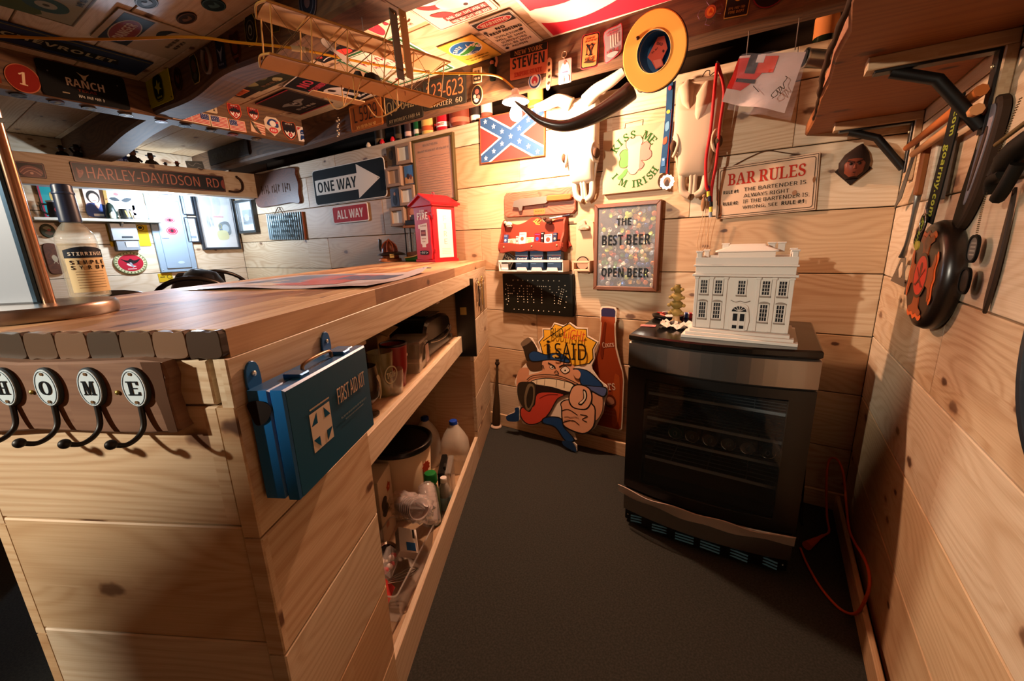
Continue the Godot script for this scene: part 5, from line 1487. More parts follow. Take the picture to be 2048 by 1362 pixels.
func make_flag_beam() -> void:
	sign_on("ranch_plate", "black licence-size plate with white letters reading RANCH and a small longhorn", "plate", on("flag_beam", 0.0 - 1.4, 2.027, 0.004, 0.5), 306, 152, 14, 3, "0d0c0a", [["q", [-22, 52, -8, 44, 0, 42, 8, 44, 22, 52, 10, 38, 4, 22, -4, 22, -10, 38], "b0a080"], ["t", 0, 2, 132, 34, "RANCH", "b8a894", "b"], ["t", 0, -28, 66, 11, "TEXAS", "6a2c18", "b"], ["x", 10, -54, 92, 13, "c0b8a8"], ["r", -76, -50, 24, 5, "8a7a60"], ["e", -120, 30, 3, 3, "5a5a58"], ["e", 120, 30, 3, 3, "5a5a58"]])
	patch("number_badge", "round dark red badge with a cream number 1 at the far left", "badge", on("flag_beam", -1.604, 2.0, 0.002, -8), ell(0.053, 0.058, 0, 0, 36), "a85c3c", "7a1c10", [["t", 0, 0, 26, 54, "1", "d0b08c", "sb"]])
	sign_on("red_card", "small dull red card at the left edge beside the number badge", "card", on("flag_beam", -1.7, 1.985, 0.002), 60, 44, 4, 2, "6a2c18", [["x", 0, 0, 40, 12, "a87858"]])
	for k in 4:
		var x: float = [-1.02, -0.93, -0.832, -0.733][k]
		var o := patch("flag_patch", ["half-hidden striped flag patch, leftmost of the row, behind the cross beam", "striped flag patch with the blue corner on its right, second in the row", "striped flag patch with the blue corner on its left, third in the row", "orange-edged striped flag patch, rightmost of the row, beside the emblem patch"][k], "patch", on("flag_beam", x, 1.986, 0.002, [0, -1, 2, 2][k]), rr(0.096, 0.064), ["c8a890", "c8b080", "d0b8a0", "c86c30"][k], "d8c4b0", flag_items([1, -1, 1, 1][k]), "flag patches on the beam")
	patch("emblem_patch", "striped flag patch with a brown helmet shape laid over it", "patch", on("flag_beam", -0.61, 1.997, 0.002, -6), rr(0.09, 0.066), "b87848", "d0b094", [["r", 12, 20, 60, 5, "a83c34"], ["r", 12, 6, 60, 5, "a83c34"], ["r", 12, -8, 60, 5, "a83c34"], ["r", 12, -22, 60, 5, "a83c34"], ["q", [-44, 30, -20, 20, 10, -16, 20, -30, 0, -30, -24, -8], "4a4034"], ["e", -16, 8, 9, 9, "8a7a5a"]])
	for k in 4:
		var q: Array = [[-0.735, 2.064, 0.078, 0.088], [-0.625, 2.076, 0.068, 0.074], [-0.511, 2.025, 0.104, 0.114], [-0.399, 2.021, 0.1, 0.114]][k]
		var w: float = q[2] * 1000
		var h: float = q[3] * 1000
		var it: Array = [["p", [-w * 0.38, 0, -w * 0.38, h * 0.12, -w * 0.25, h * 0.12, -w * 0.25, h * 0.24, -w * 0.12, h * 0.18, -w * 0.05, h * 0.32, w * 0.05, h * 0.2, w * 0.12, h * 0.28, w * 0.25, h * 0.14, w * 0.38, h * 0.2, w * 0.38, 0], "1c1a20"], ["x", 0, h * 0.37, w * 0.5, h * 0.08, "d8c8b8"], ["p", [-w * 0.36, 0, -w * 0.2, -h * 0.12, -w * 0.1, -h * 0.02, 0, -h * 0.14, w * 0.1, -h * 0.02, w * 0.2, -h * 0.12, w * 0.36, 0, w * 0.3, -h * 0.2, 0, -h * 0.42, -w * 0.3, -h * 0.2], "d8ccc0"], ["e", 0, -h * 0.22, w * 0.14, h * 0.12, "b02c30"], ["r", 0, -h * 0.22, w * 0.06, h * 0.1, "d8ccc0"]]
		if k == 2:
			it = [["q", [-w * 0.36, h * 0.1, -w * 0.1, h * 0.4, w * 0.3, h * 0.34, w * 0.36, 0, 0, 0], "2c3a68"], ["e", w * 0.02, h * 0.16, w * 0.2, h * 0.16, "d8d0c4"], ["e", 0, -h * 0.2, w * 0.28, h * 0.16, "b83438"], ["t", 0, -h * 0.2, w * 0.34, h * 0.12, "RED", "e0d0c4", "b"], ["r", w * 0.3, h * 0.24, w * 0.14, h * 0.1, "b83438"]]
		patch("shield_patch", ["orange-edged fire shield patch above the flags, leftmost of four", "small orange-edged fire shield patch above the emblem patch", "pale-edged shield patch with an eagle and flag, third of four", "orange-edged fire shield patch beside the white card, rightmost of four"][k], "patch", on("flag_beam", q[0], q[1], 0.002, 3), shield(q[2], q[3]) if k != 2 else pts([-w * 0.3, h * 0.5, w * 0.3, h * 0.5, w * 0.5, h * 0.3, w * 0.5, -h * 0.1, 0, -h * 0.5, -w * 0.5, -h * 0.1, -w * 0.5, h * 0.3]), ["c8542c", "c8542c", "d0c0a4", "c8542c"][k], ["7a1c1c", "7a1c1c", "c8b49c", "2a1c1c"][k], it, "shield patches on the beam")
	patch("ribbon_card", "white card with a red corner and blue rosette at the end of the beam", "card", on("flag_beam", -0.3, 2.018, 0.002, 4), rr(0.088, 0.094), "dcd0c4", "d8ccc0", [["p", [-40, 42, -10, 42, -40, 20], "a83438"], ["e", 0, 8, 24, 22, "1c3468"], ["x", 0, 10, 36, 8, "d8d0cc"], ["q", [-20, -6, -30, -40, -8, -30, 0, -42, 8, -30, 30, -40, 20, -6], "1c3468"], ["r", 0, -4, 56, 9, "a8b0c4"]])
	sign_on("old_plate", "old cream licence plate with dark figures, half hidden behind the cross beam", "plate", on("flag_beam", -0.935, 2.064, 0.003, 3), 200, 78, 8, 2, "b8a484", [["t", 24, -8, 130, 40, "198 FI", "3a2c20", "r"], ["p", [60, 38, 99, 38, 99, 8], "5a6a80"], ["e", -80, 26, 4, 4, "5a4a38"], ["e", 84, 26, 4, 4, "5a4a38"]])
	# stickers under the beam
	var names := ["dark round sticker under the long beam above the header's left end", "purple and gold sticker under the long beam", "small grey sticker with a gold edge under the long beam", "gold outlined oval sticker under the long beam below the black plate", "pale pink oval sticker under the long beam, by the cross beam", "dark blue sticker under the long beam where the beams cross", "black sticker with pale strokes under the long beam below the first flag", "red oval sticker under the long beam below the middle flags", "tan winged sticker under the long beam below the shield patches"]
	var zs := [1.62, 1.5, 1.39, 1.25, 1.1, 0.99, 0.86, 0.74, 0.6]
	for k in 9:
		var o := sign_oval("sticker", names[k], on("ceiling", -2.965, zs[k], CEILING - 1.944), 0.036, 0.028, ["1c1a18", "2c2038", "2a2420", "3a2c14", "4a2c30", "141c30", "16120e", "6a2018", "4a3010"][k], ["4a4844", "8a6a24", "8a7a4a", "b09a50", "a07a70", "4a5a70", "a89c8c", "c0705a", "a87840"][k], "stickers under the long beam")

func make_plate_beam() -> void:
	var names := ["orange-brown licence plate with black figures reading L 5929", "black licence plate with yellow-grey figures starting QU 64", "black trailer licence plate with orange figures reading 123-623"]
	sign_on("licence_plate", names[0], "plate", on("plate_beam", -2.216, 2.02, 0.003, 0.4), 304, 154, 14, 3, "a85c1c", [["f", 0, 0, 290, 140, 4, 10, "c88440"], ["t", 0, 14, 216, 84, "L 5929", "2a180c", "r"], ["x", 0, -56, 190, 18, "d8a860"]], "licence plates on the beam", 0.35)
	sign_on("licence_plate", names[1], "plate", on("plate_beam", -1.885, 2.0, 0.003, 0.6), 304, 150, 12, 3, "1a1812", [["f", 0, 0, 292, 138, 2, 8, "4a4434"], ["t", -6, 14, 262, 72, "QU·6423", "8a7c5a", "r"], ["t", 0, -54, 250, 18, "NY WORLD'S FAIR 64", "7a7058", "r"]], "licence plates on the beam", 0.35)
	sign_on("licence_plate", names[2], "plate", on("plate_beam", -1.575, 2.018, 0.003, -2.5), 304, 146, 12, 3, "1c1a14", [["f", 0, 0, 292, 134, 2, 8, "3a3428"], ["t", 4, 14, 258, 74, "123-623", "c87440", "r"], ["t", 14, -50, 220, 24, "TRAILER  60", "a89478", "r"], ["e", -110, 60, 5, 3, "c0a888"], ["e", 110, 60, 5, 3, "c0a888"]], "licence plates on the beam", 0.35)
	sign_on("name_plate", "orange name plate reading STEVEN under a dark NEW YORK strip", "plate", on("plate_beam", -1.053, 2.04, 0.004, -2.5), 200, 124, 8, 3, "c86c4c", [["r", 0, 46, 198, 30, "2c2624", 6], ["t", 0, 46, 150, 18, "NEW YORK", "c08050", "sb"], ["t", 0, 4, 172, 44, "STEVEN", "2a2c30", "b"], ["t", 0, -43, 150, 18, "EMPIRE STATE", "a82c24", "sb"]])
	patch("small_plate", "tiny cream and black plate on the beam right of the trailer plate", "plate", on("plate_beam", -1.351, 2.05, 0.002, -3), rr(0.056, 0.068, 0.004), "c8b494", "a88a64", [["r", 0, -14, 46, 24, "2a2018"], ["x", 0, 14, 36, 16, "4a3020"], ["x", 0, -14, 36, 12, "c8b494"]])
	var o := thing("toy_soldier", "small dark toy figure with a pink face standing between two plates", "toy", on("plate_beam", -1.245, 2.02, 0.02))
	obj(o, "body", loft([[Vector3(0, -0.02, 0), 0.016, 0.012], [Vector3(0, 0.01, 0), 0.02, 0.015], [Vector3(0, 0.035, 0), 0.022, 0.014], [Vector3(0, 0.048, 0), 0.008, 0.008]], 12), col("1a2018", 0.6))
	obj(o, "head", ball(0.011), col("c07a60", 0.5), at(0, 0.057, 0.002))
	obj(o, "hat", lathe([0, 6, 16, 4, 16, 6, 11, 8, 9, 16, 0, 18], 14), col("16140f", 0.6), at(0, 0.058, 0))
	obj(o, "raised_arm", tube(v3([18, 36, 0, 30, 54, 4, 28, 72, 6]), 0.006), col("b07a5c", 0.6))
	patch("oval_badge", "black oval badge with a yellow edge and figures on the beam's lower edge", "badge", on("plate_beam", -1.356, 1.96, 0.006, -8), ell(0.036, 0.046, 0, 0, 30), "d0b070", "1c1614", [["e", 0, 16, 12, 12, "a84c40"], ["e", -12, -6, 9, 9, "c8a88c"], ["e", 12, -8, 9, 9, "b06050"], ["q", [-16, -22, 0, -14, 16, -22, 0, -34], "c8b49c"]])
	patch("round_badge", "white round badge with a blue ring and red centre under the name plate", "badge", on("plate_beam", -1.02, 1.955, 0.004), ell(0.034, 0.034, 0, 0, 32), "d8d4d4", "3a4c7c", [["e", 0, 0, 24, 24, "d8c8c0"], ["q", [-16, 4, 0, 18, 16, 4, 10, -12, -10, -12], "b8343c"], ["e", 0, -8, 6, 6, "d8b8a0"]])
	patch("photo_strip", "narrow curled cream strip with dark squares beside the name plate", "strip", on("plate_beam", -0.945, 1.965, 0.006, -4), smooth(pts([-10, 60, 10, 56, 14, 0, 8, -56, -10, -60, -14, 0])), "c89c78", "c0906c", [["e", -2, 40, 6, 8, "3a2418"], ["e", 0, 14, 6, 6, "3a2418"], ["e", 2, -12, 6, 6, "3a2418"], ["e", 0, -38, 6, 6, "3a2418"]])
	o = patch("photo_tag", "clear hanging tag with a picture of a white-shirted player and a key ring", "tag", on("plate_beam", -0.865, 1.958, 0.006, -1), rr(0.064, 0.096, 0.006), "b8a4a0", "a8908c", [["q", [-14, 30, 14, 30, 22, -20, -22, -20], "d8d0cc"], ["e", 0, 34, 7, 8, "b06054"], ["r", 0, -4, 26, 6, "6a6a8a"], ["q", [-18, -20, -4, -20, -6, -42, -20, -42], "c8c0c0"], ["q", [4, -20, 18, -20, 20, -42, 6, -42], "c8c0c0"]])
	obj(o, "key_ring", ring_tube(0.012, 0.0016), col("c0a484", 0.3, 0.8), at(-0.004, 0.066, 0.004))
	obj(o, "swivel", tube(v3([-4, 48, 3, -4, 56, 4]), 0.003), col("c0a484", 0.3, 0.8))
	patch("team_patch", "red-edged orange patch with interlocked black letters and a bat", "patch", on("plate_beam", -0.75, 2.01, 0.003, -3.5), rr(0.08, 0.13, 0.012), "a82830", "1c1416", [["r", 0, 0, 66, 116, "d08048", 8], ["t", -3, 6, 32, 40, "N", "1c1416", "sb"], ["t", 3, 2, 36, 40, "Y", "1c1416", "sb"], ["x", 0, 46, 40, 6, "5a2c20"], ["x", 0, 36, 50, 6, "5a2c20"], ["x", 0, -30, 42, 14, "2a1c18"], ["q", [-26, -40, 0, -36, 26, -46, 0, -46], "3a2418"]])
	patch("tower_patch", "red-edged silver patch showing tall towers over red and blue script", "patch", on("plate_beam", -0.648, 2.012, 0.003, 4), smooth(pts([-36, 54, 20, 60, 38, 58, 38, -10, 30, -40, -10, -58, -38, -60, -38, 0]), true, 3), "b8404c", "8c8c94", [["r", -10, 10, 5, 44, "d0c8c4"], ["r", 0, 10, 5, 44, "d0c8c4"], ["r", 10, 12, 5, 40, "c0b8b4"], ["r", 20, 14, 5, 34, "b8b0ac"], ["x", -2, 44, 50, 7, "b84050"], ["x", -2, 35, 44, 6, "b84050"], ["x", -4, -26, 52, 14, "a8303c"], ["q", [-30, -36, 0, -30, 20, -38, -6, -50], "c0b8bc"]])
	var malt: Array = []
	for k in 4:
		for q in [[10, 14], [16, 36], [0, 44], [-16, 36]]:
			var v := Vector2(q[0], q[1]).rotated(-PI / 2 * k)
			malt.append_array([v.x, v.y])
	patch("cross_badge", "violet and orange cross-shaped badge on the dark beam right of the hat", "badge", on("plate_beam", -0.285, 2.022, 0.003), pts(malt), "6a4a6a", "9c5a4a", [["e", 0, 0, 19, 21, "a04a2c"], ["e", 0, 0, 12, 14, "c8702c"], ["q", [-5, -6, 0, 8, 6, -6, 0, -2], "a0381c"]])
	patch("team_patch", "black patch with a yellow edge and lettering at the top of the dark beam", "patch", on("plate_beam", -0.197, 2.032, 0.003, -6), rr(0.076, 0.1, 0.003), "b09048", "1c1610", [["x", 0, -22, 54, 9, "8a6a2c"], ["t", 0, -34, 50, 8, "FIRE DEPT", "8a6a2c", "b"], ["q", [-14, 20, 0, 34, 14, 20, 8, 0, -8, 0], "b07c20"]])
	patch("red_patch", "dark patch with a red curved edge on the plate beam, nearest the slab", "patch", on("plate_beam", -0.1, 2.042, 0.003), ell(0.055, 0.06), "6a1c1c", "1c1410", [["q", [-16, -10, 0, 6, 16, -10, 0, -26], "6a625a"]])
	# sparkling brooch left of the plates
	o = thing("sparkling_brooch", "cluster of glinting beads on the dark end of the plate beam", "brooch", on("plate_beam", -2.5, 2.0, 0.004, -20))
	for k in 11:
		obj(o, "bead", ball(0.0045 + 0.0015 * (k % 3)), col("d8c4ac", 0.12, 0.7), at(0.012 * sin(k * 2.4) + 0.002 * k, 0.055 - 0.011 * k, 0.004))
	# straw hat seen from below
	o = thing("straw_hat", "yellow straw boater hung with its dark blue lining facing out, holding a red card", "hat", turned(-0.458, 1.905, 0.4, 4, -14, 32))
	var straw := col("c48c3c", 0.7)
	obj(o, "brim", lathe([66, 0, 100, 1, 121, 5, 124, 3, 123, 0, 100, -3, 66, -4, 66, 0], 48), straw, Transform3D(Basis(Vector3.RIGHT, PI / 2).scaled(Vector3(1.0, 1.12, 1.0)), Vector3.ZERO))
	obj(o, "lining", lathe([66, 1, 64, -40, 58, -62, 0, -64], 40), col("34587a", 0.7), Transform3D(Basis(Vector3.RIGHT, PI / 2).scaled(Vector3(1.0, 1.12, 1.0)), Vector3.ZERO))
	obj(o, "crown", lathe([0, -68, 62, -66, 69, -40, 69, -3], 40), straw, Transform3D(Basis(Vector3.RIGHT, PI / 2).scaled(Vector3(1.0, 1.12, 1.0)), Vector3.ZERO))
	obj(o, "brim_binding", lathe([121, 6, 125, 5, 126, 0, 122, -4], 48), col("2c2430", 0.7), Transform3D(Basis(Vector3.RIGHT, PI / 2).scaled(Vector3(1.0, 1.12, 1.0)), Vector3(0, 0, -0.004)))
	obj(o, "sweat_band", lathe([65, 2, 67, 2, 66, -16, 64, -16], 40), col("d0b070", 0.6), Transform3D(Basis(Vector3.RIGHT, PI / 2).scaled(Vector3(1.0, 1.12, 1.0)), Vector3.ZERO))
	obj(o, "brim_button", ball(0.007), col("3a2418", 0.4), at(-0.02, 0.088, 0.004))
	var t := thing("folded_card", "red card with dark letters tucked inside the hung straw hat", "card", turned(-0.45, 1.91, 0.36, 4, -14, 24))
	obj(t, "sheet", ext(pts([-40, 18, 20, 50, 42, 36, 36, -10, 4, -30, 2, -52, -28, -44, -32, -4]), 0.002), col("b8503c", 0.6))
	ink(t, [["t", 18, 24, 26, 9, "DAD", "3a1c18", "b", -50], ["x", -6, 18, 30, 7, "3a1c18"], ["p", [-26, -8, 2, -24, 0, -48, -26, -42], "c8705c"], ["e", 20, -8, 4, 5, "3a1c18"]], 0.0022)

func make_cord_and_plane() -> void:
	solo("extension_cable", tube(curve(v3([-2350, 1905, 2010, -2111, 1900, 1776, -1900, 1898, 1600, -1660, 1900, 1436, -1579, 1898, 1340, -1471, 1900, 1198, -1390, 1910, 960, -1278, 1920, 733, -1136, 1920, 613, -1090, 1930, 500, -1086, 1915, 385]), 8), 0.0045, 8), col("b8801c", 0.5), "thin yellow electric cable slung across under the ceiling to the bulb", "cable")
	var o := thing("cable_plug", "pale plug join where the yellow cable passes the model plane", "plug", at(-1.47, 1.9, 1.195))
	obj(o, "body", tube(v3([-8, 0, 12, 14, 2, -26]), 0.009), col("b8a078", 0.5))
	obj(o, "collar", tube(v3([14, 2, -26, 20, 3, -36]), 0.007), col("8a7048", 0.5))
	# model biplane
	var b := Basis(Vector3(0.2407, 0, -0.9706), Vector3.UP, Vector3(0.9706, 0, 0.2407))
	o = thing("model_biplane", "pale wooden model biplane with thin struts hanging under the ceiling", "model plane", Transform3D(b, Vector3(-1.29, 1.785, 1.07)))
	var cloth := col("c0986c", 0.7)
	var stick := col("a8783c", 0.6)
	for k in 2:
		var y: float = [0.0, 0.118][k]
		var dz: float = [0.0, 0.04][k]
		var st := mb()
		var rows: Array = []
		for j in 9:
			var z := -0.058 + 0.116 * j / 8.0
			rows.append([Vector3(-0.31, y + 0.008 * (1.0 - pow(z / 0.058, 2)), z + dz), Vector3(0.31, y + 0.008 * (1.0 - pow(z / 0.058, 2)), z + dz)])
		add_grid(st, rows)
		var rows2: Array = []
		for r in rows:
			rows2.append([r[0] - Vector3(0, 0.004, 0), r[1] - Vector3(0, 0.004, 0)])
		add_grid(st, rows2, false, true)
		var w := obj(o, "wing", st.commit(), cloth)
		for s: int in [-1, 1]:
			obj(w, "spar", tube([Vector3(-0.312, y, dz + s * 0.058), Vector3(0.312, y, dz + s * 0.058)], 0.0035, 6), stick)
			obj(w, "wing_tip", tube(curve([Vector3(s * 0.31, y, dz - 0.058), Vector3(s * 0.322, y + 0.008, dz), Vector3(s * 0.31, y, dz + 0.058)], 4), 0.0034, 6), stick)
		for x: float in [-0.2, -0.1, 0.0, 0.1, 0.2]:
			obj(w, "rib", box(0.003, 0.003, 0.112, 0.0), stick, at(x, y - 0.003, dz))
	for x: float in [-0.3, -0.19, -0.08, 0.05, 0.16, 0.29]:
		for z: float in [-0.052, 0.052]:
			obj(o, "strut", tube([Vector3(x, 0.0, z), Vector3(x, 0.118, z + 0.04)], 0.0022, 6), stick)
	var st2 := mb()
	var xs := [-0.3, -0.19, -0.08, 0.05, 0.16, 0.29]
	for i in 5:
		for z: float in [-0.052, 0.052]:
			add_tube(st2, [Vector3(xs[i], 0.0, z), Vector3(xs[i + 1], 0.118, z + 0.04)], 0.0009, 4)
			add_tube(st2, [Vector3(xs[i + 1], 0.0, z), Vector3(xs[i], 0.118, z + 0.04)], 0.0009, 4)
	obj(o, "rigging_wires", st2.commit(), col("5a4428", 0.5))
	for s in 2:
		obj(o, "rudder", ext(rr(0.03, 0.2, 0.003), 0.004), [col("54483a", 0.7), col("8a6434", 0.7)][s], Transform3D(Basis(Vector3(0.97, 0, -0.24), Vector3(-0.05, 0.99, 0.0), Vector3(0.24, 0, 0.97)), Vector3(0.045 + 0.035 * s, 0.08 + 0.01 * s, 0.17)))
		obj(o, "tail_boom", tube(v3([40 + 35 * s, 110, 90, 44 + 35 * s, 170, 175]), 0.0025, 6), stick)
		obj(o, "tail_boom", tube(v3([40 + 35 * s, 0, 55, 46 + 35 * s, 10, 172]), 0.0025, 6), stick)
	obj(o, "propeller", ext(smooth(pts([-70, 0, -60, 10, -30, 9, 0, 5, 30, 9, 60, 12, 70, 2, 60, -8, 30, -7, 0, -5, -30, -8, -60, -8])), 0.003), col("6a5848", 0.6), turned(-0.09, 0.08, 0.0, 20, 30, -6))
	obj(o, "propeller", ext(smooth(pts([-70, 0, -60, 10, -30, 9, 0, 5, 30, 9, 60, 12, 70, 2, 60, -8, 30, -7, 0, -5, -30, -8, -60, -8])), 0.003), col("a8785c", 0.6), turned(0.15, 0.06, 0.02, 0, 60, 90))
	obj(o, "elevator", ext(rr(0.2, 0.05, 0.006), 0.003), cloth, turned(-0.02, 0.0, -0.19, -90, 0, 0))
	obj(o, "engine", loft([[Vector3(0.03, 0.006, 0.01), 0.02, 0.014], [Vector3(0.03, 0.018, 0.01), 0.034, 0.02], [Vector3(0.03, 0.034, 0.01), 0.026, 0.018], [Vector3(0.03, 0.042, 0.01), 0.008, 0.006]], 10), col("1c1814", 0.5))
	obj(o, "pilot", loft([[Vector3(-0.02, 0.006, -0.01), 0.014, 0.026], [Vector3(-0.02, 0.02, -0.006), 0.018, 0.03], [Vector3(-0.02, 0.034, 0.006), 0.01, 0.012]], 10), col("2a2420", 0.7))
	for x: float in [-0.06, 0.1]:
		obj(o, "skid", tube(curve([Vector3(x, -0.004, -0.19), Vector3(x, -0.06, -0.12), Vector3(x, -0.07, 0.0), Vector3(x, -0.06, 0.08)], 5), 0.0022, 6), stick)
		for z: float in [-0.05, 0.05]:
			obj(o, "skid_strut", tube([Vector3(x, 0.0, z), Vector3(x, -0.068, z)], 0.002, 6), stick)
			obj(o, "skid_strut", tube([Vector3(x * 0.5, 0.0, z), Vector3(x, -0.066, z)], 0.0016, 6), stick)
	obj(o, "hanging_wire", tube([Vector3(0, 0.12, 0.04), Vector3(-0.01, 0.325, 0.05)], 0.001, 5), col("8a8a88", 0.4))

func bar_at(x: float, y: float, z: float, turn := 0.0) -> Transform3D:
	return on("bar_side", x, y, z) * Transform3D(Basis(Vector3.UP, deg_to_rad(turn)), Vector3.ZERO)

func make_bar_things() -> void:
	make_coat_hooks()
	make_first_aid()
	make_shelf_things()
	make_lower_things()
	make_counter_things()

func make_coat_hooks() -> void:
	var o := thing("coat_rack", "weathered board of iron hooks under oval enamel letter plates, under the counter edge", "coat rack", on("bar_end", -0.22, 1.043, -0.0035))
	var old := wood(pine[1].albedo_texture, "9a7a6a", 0.7)
	obj(o, "board", ext(smooth(pts([-240, -54, -60, -52, 60, -55, 146, -52, 150, -40, 146, 0, 148, 44, 60, 46, -60, 44, -240, 46]), true, 2), 0.02, 0.003), old)
	obj(o, "burnt_edge", ext(pts([120, 45, 148, 45, 147, 0, 149, -51, 136, -52, 132, -20, 124, 10]), 0.0006), col("4a3020", 0.8), at(0, 0, 0.0202))
	for k in 4:
		var c := Vector3(-0.0825 + 0.0635 * k, 0.012, 0.021)
		var p := Node3D.new()
		p.name = numbered(o, "letter_plate")
		p.transform = Transform3D(Basis.IDENTITY, c)
		o.add_child(p, true)
		obj(p, "rim", ext(ell(0.0185, 0.027, 0, 0, 36), 0.004, 0.001), col("3a4248", 0.4))
		obj(p, "enamel", ext(ell(0.0165, 0.025, 0, 0, 36), 0.0012, 0.0004), col("c3d4dc", 0.25), at(0, 0, 0.004))
		ink(p, [["o", 0, 0, 14.6, 23, 0.6, "5a6a74"], ["t", 0, 0, 17, 19, "HOME"[k], "16191c", "sb"], ["e", 0, 19, 2.2, 2.2, "6a5238"], ["e", 0, -19, 2.2, 2.2, "6a5238"]], 0.0053, 0.4)
		obj(o, "hook", tube(curve([c + Vector3(0, -0.024, 0.002), c + Vector3(0.002, -0.05, 0.006), c + Vector3(0.002, -0.062, 0.016), c + Vector3(0.0, -0.066, 0.03), c + Vector3(-0.002, -0.06, 0.042)], 5), 0.0032, 8), col("1b1714", 0.45, 0.4))
		obj(o, "hook_tip", ball(0.0062), col("1b1714", 0.45, 0.4), Transform3D(Basis.IDENTITY, c + Vector3(-0.002, -0.058, 0.045)))
	for x: float in [-0.05, 0.077]:
		obj(o, "screw", lathe([0, 0, 3, 0, 3, 2, 0, 3], 12), col("b0a050", 0.3, 0.8), turned(x, 0.004, 0.02, 90, 0, 0))

func make_first_aid() -> void:
	var o := thing("first_aid_box", "blue metal box lettered FIRST AID KIT hung on the bar's side", "first aid kit", on("bar_side", 0.143, 0.953, 0.003))
	var blue := col("0e5f9e", 0.35, 0.1)
	var front := col("0f4a66", 0.4, 0.1)
	obj(o, "case", box(0.246, 0.166, 0.034, 0.003), blue, at(0, 0, 0.017))
	obj(o, "lid", box(0.248, 0.168, 0.022, 0.003), blue, at(0, 0, 0.046))
	obj(o, "front_panel", ext(rr(0.242, 0.162, 0.002), 0.001), front, at(0, 0, 0.0568))
	ink(o, [["r", -52, -3, 56, 62, "c8b8a4"], ["p", [-62, 25, -62, 8, -78, 8], "0f4a66"], ["p", [-42, 25, -42, 8, -26, 8], "0f4a66"], ["p", [-62, -31, -62, -14, -78, -14], "0f4a66"], ["p", [-42, -31, -42, -14, -26, -14], "0f4a66"], ["r", -52, 35, 54, 2.4, "a89a88"],
		["t", 50, 26, 100, 27, "FIRST AID KIT", "c4ab96", "r"], ["x", 50, -14, 96, 4, "7a8a90"], ["x", 50, -21, 70, 3, "7a8a90"]], 0.058, 0.4)
	for x: float in [-0.105, 0.085]:
		var lug := obj(o, "hanging_lug", ext(smooth(pts([-12, 0, 12, 0, 12, 30, 0, 40, -12, 30]), true, 3), 0.003, 0.0006), blue, at(x, 0.08, 0.0))
		obj(lug, "screw", lathe([0, 0, 4, 0, 4, 2, 0, 3], 12), col("c0c0b8", 0.3, 0.8), turned(0, 0.022, 0.003, 90, 0, 0))
	obj(o, "carry_handle", tube(curve(v3([-42, 84, 34, -40, 94, 34, -20, 98, 36, 20, 98, 36, 40, 94, 34, 42, 84, 34]), 4), 0.003, 8), col("8a6a4a", 0.3, 0.6))
	for x: float in [-0.062, 0.066]:
		obj(o, "latch", box(0.022, 0.008, 0.03, 0.002), col("2a6aa8", 0.25, 0.6), at(x, 0.086, 0.036))
	obj(o, "worn_spot", ext(smooth(pts([-20, 10, 0, 14, 14, 4, 4, -16, -12, -22, -18, -6])), 0.0006), col("1c1410", 0.8), Transform3D(Basis(Vector3.BACK, Vector3.UP, Vector3.LEFT), Vector3(-0.1245, 0.055, 0.022)))

func tumbler_shape(r0: float, r1: float, h: float, t := 2.5) -> ArrayMesh:
	return lathe([0, 0, r0, 0, r1, h, r1 - t, h, r0 - t, 6, 0, 5], 28)

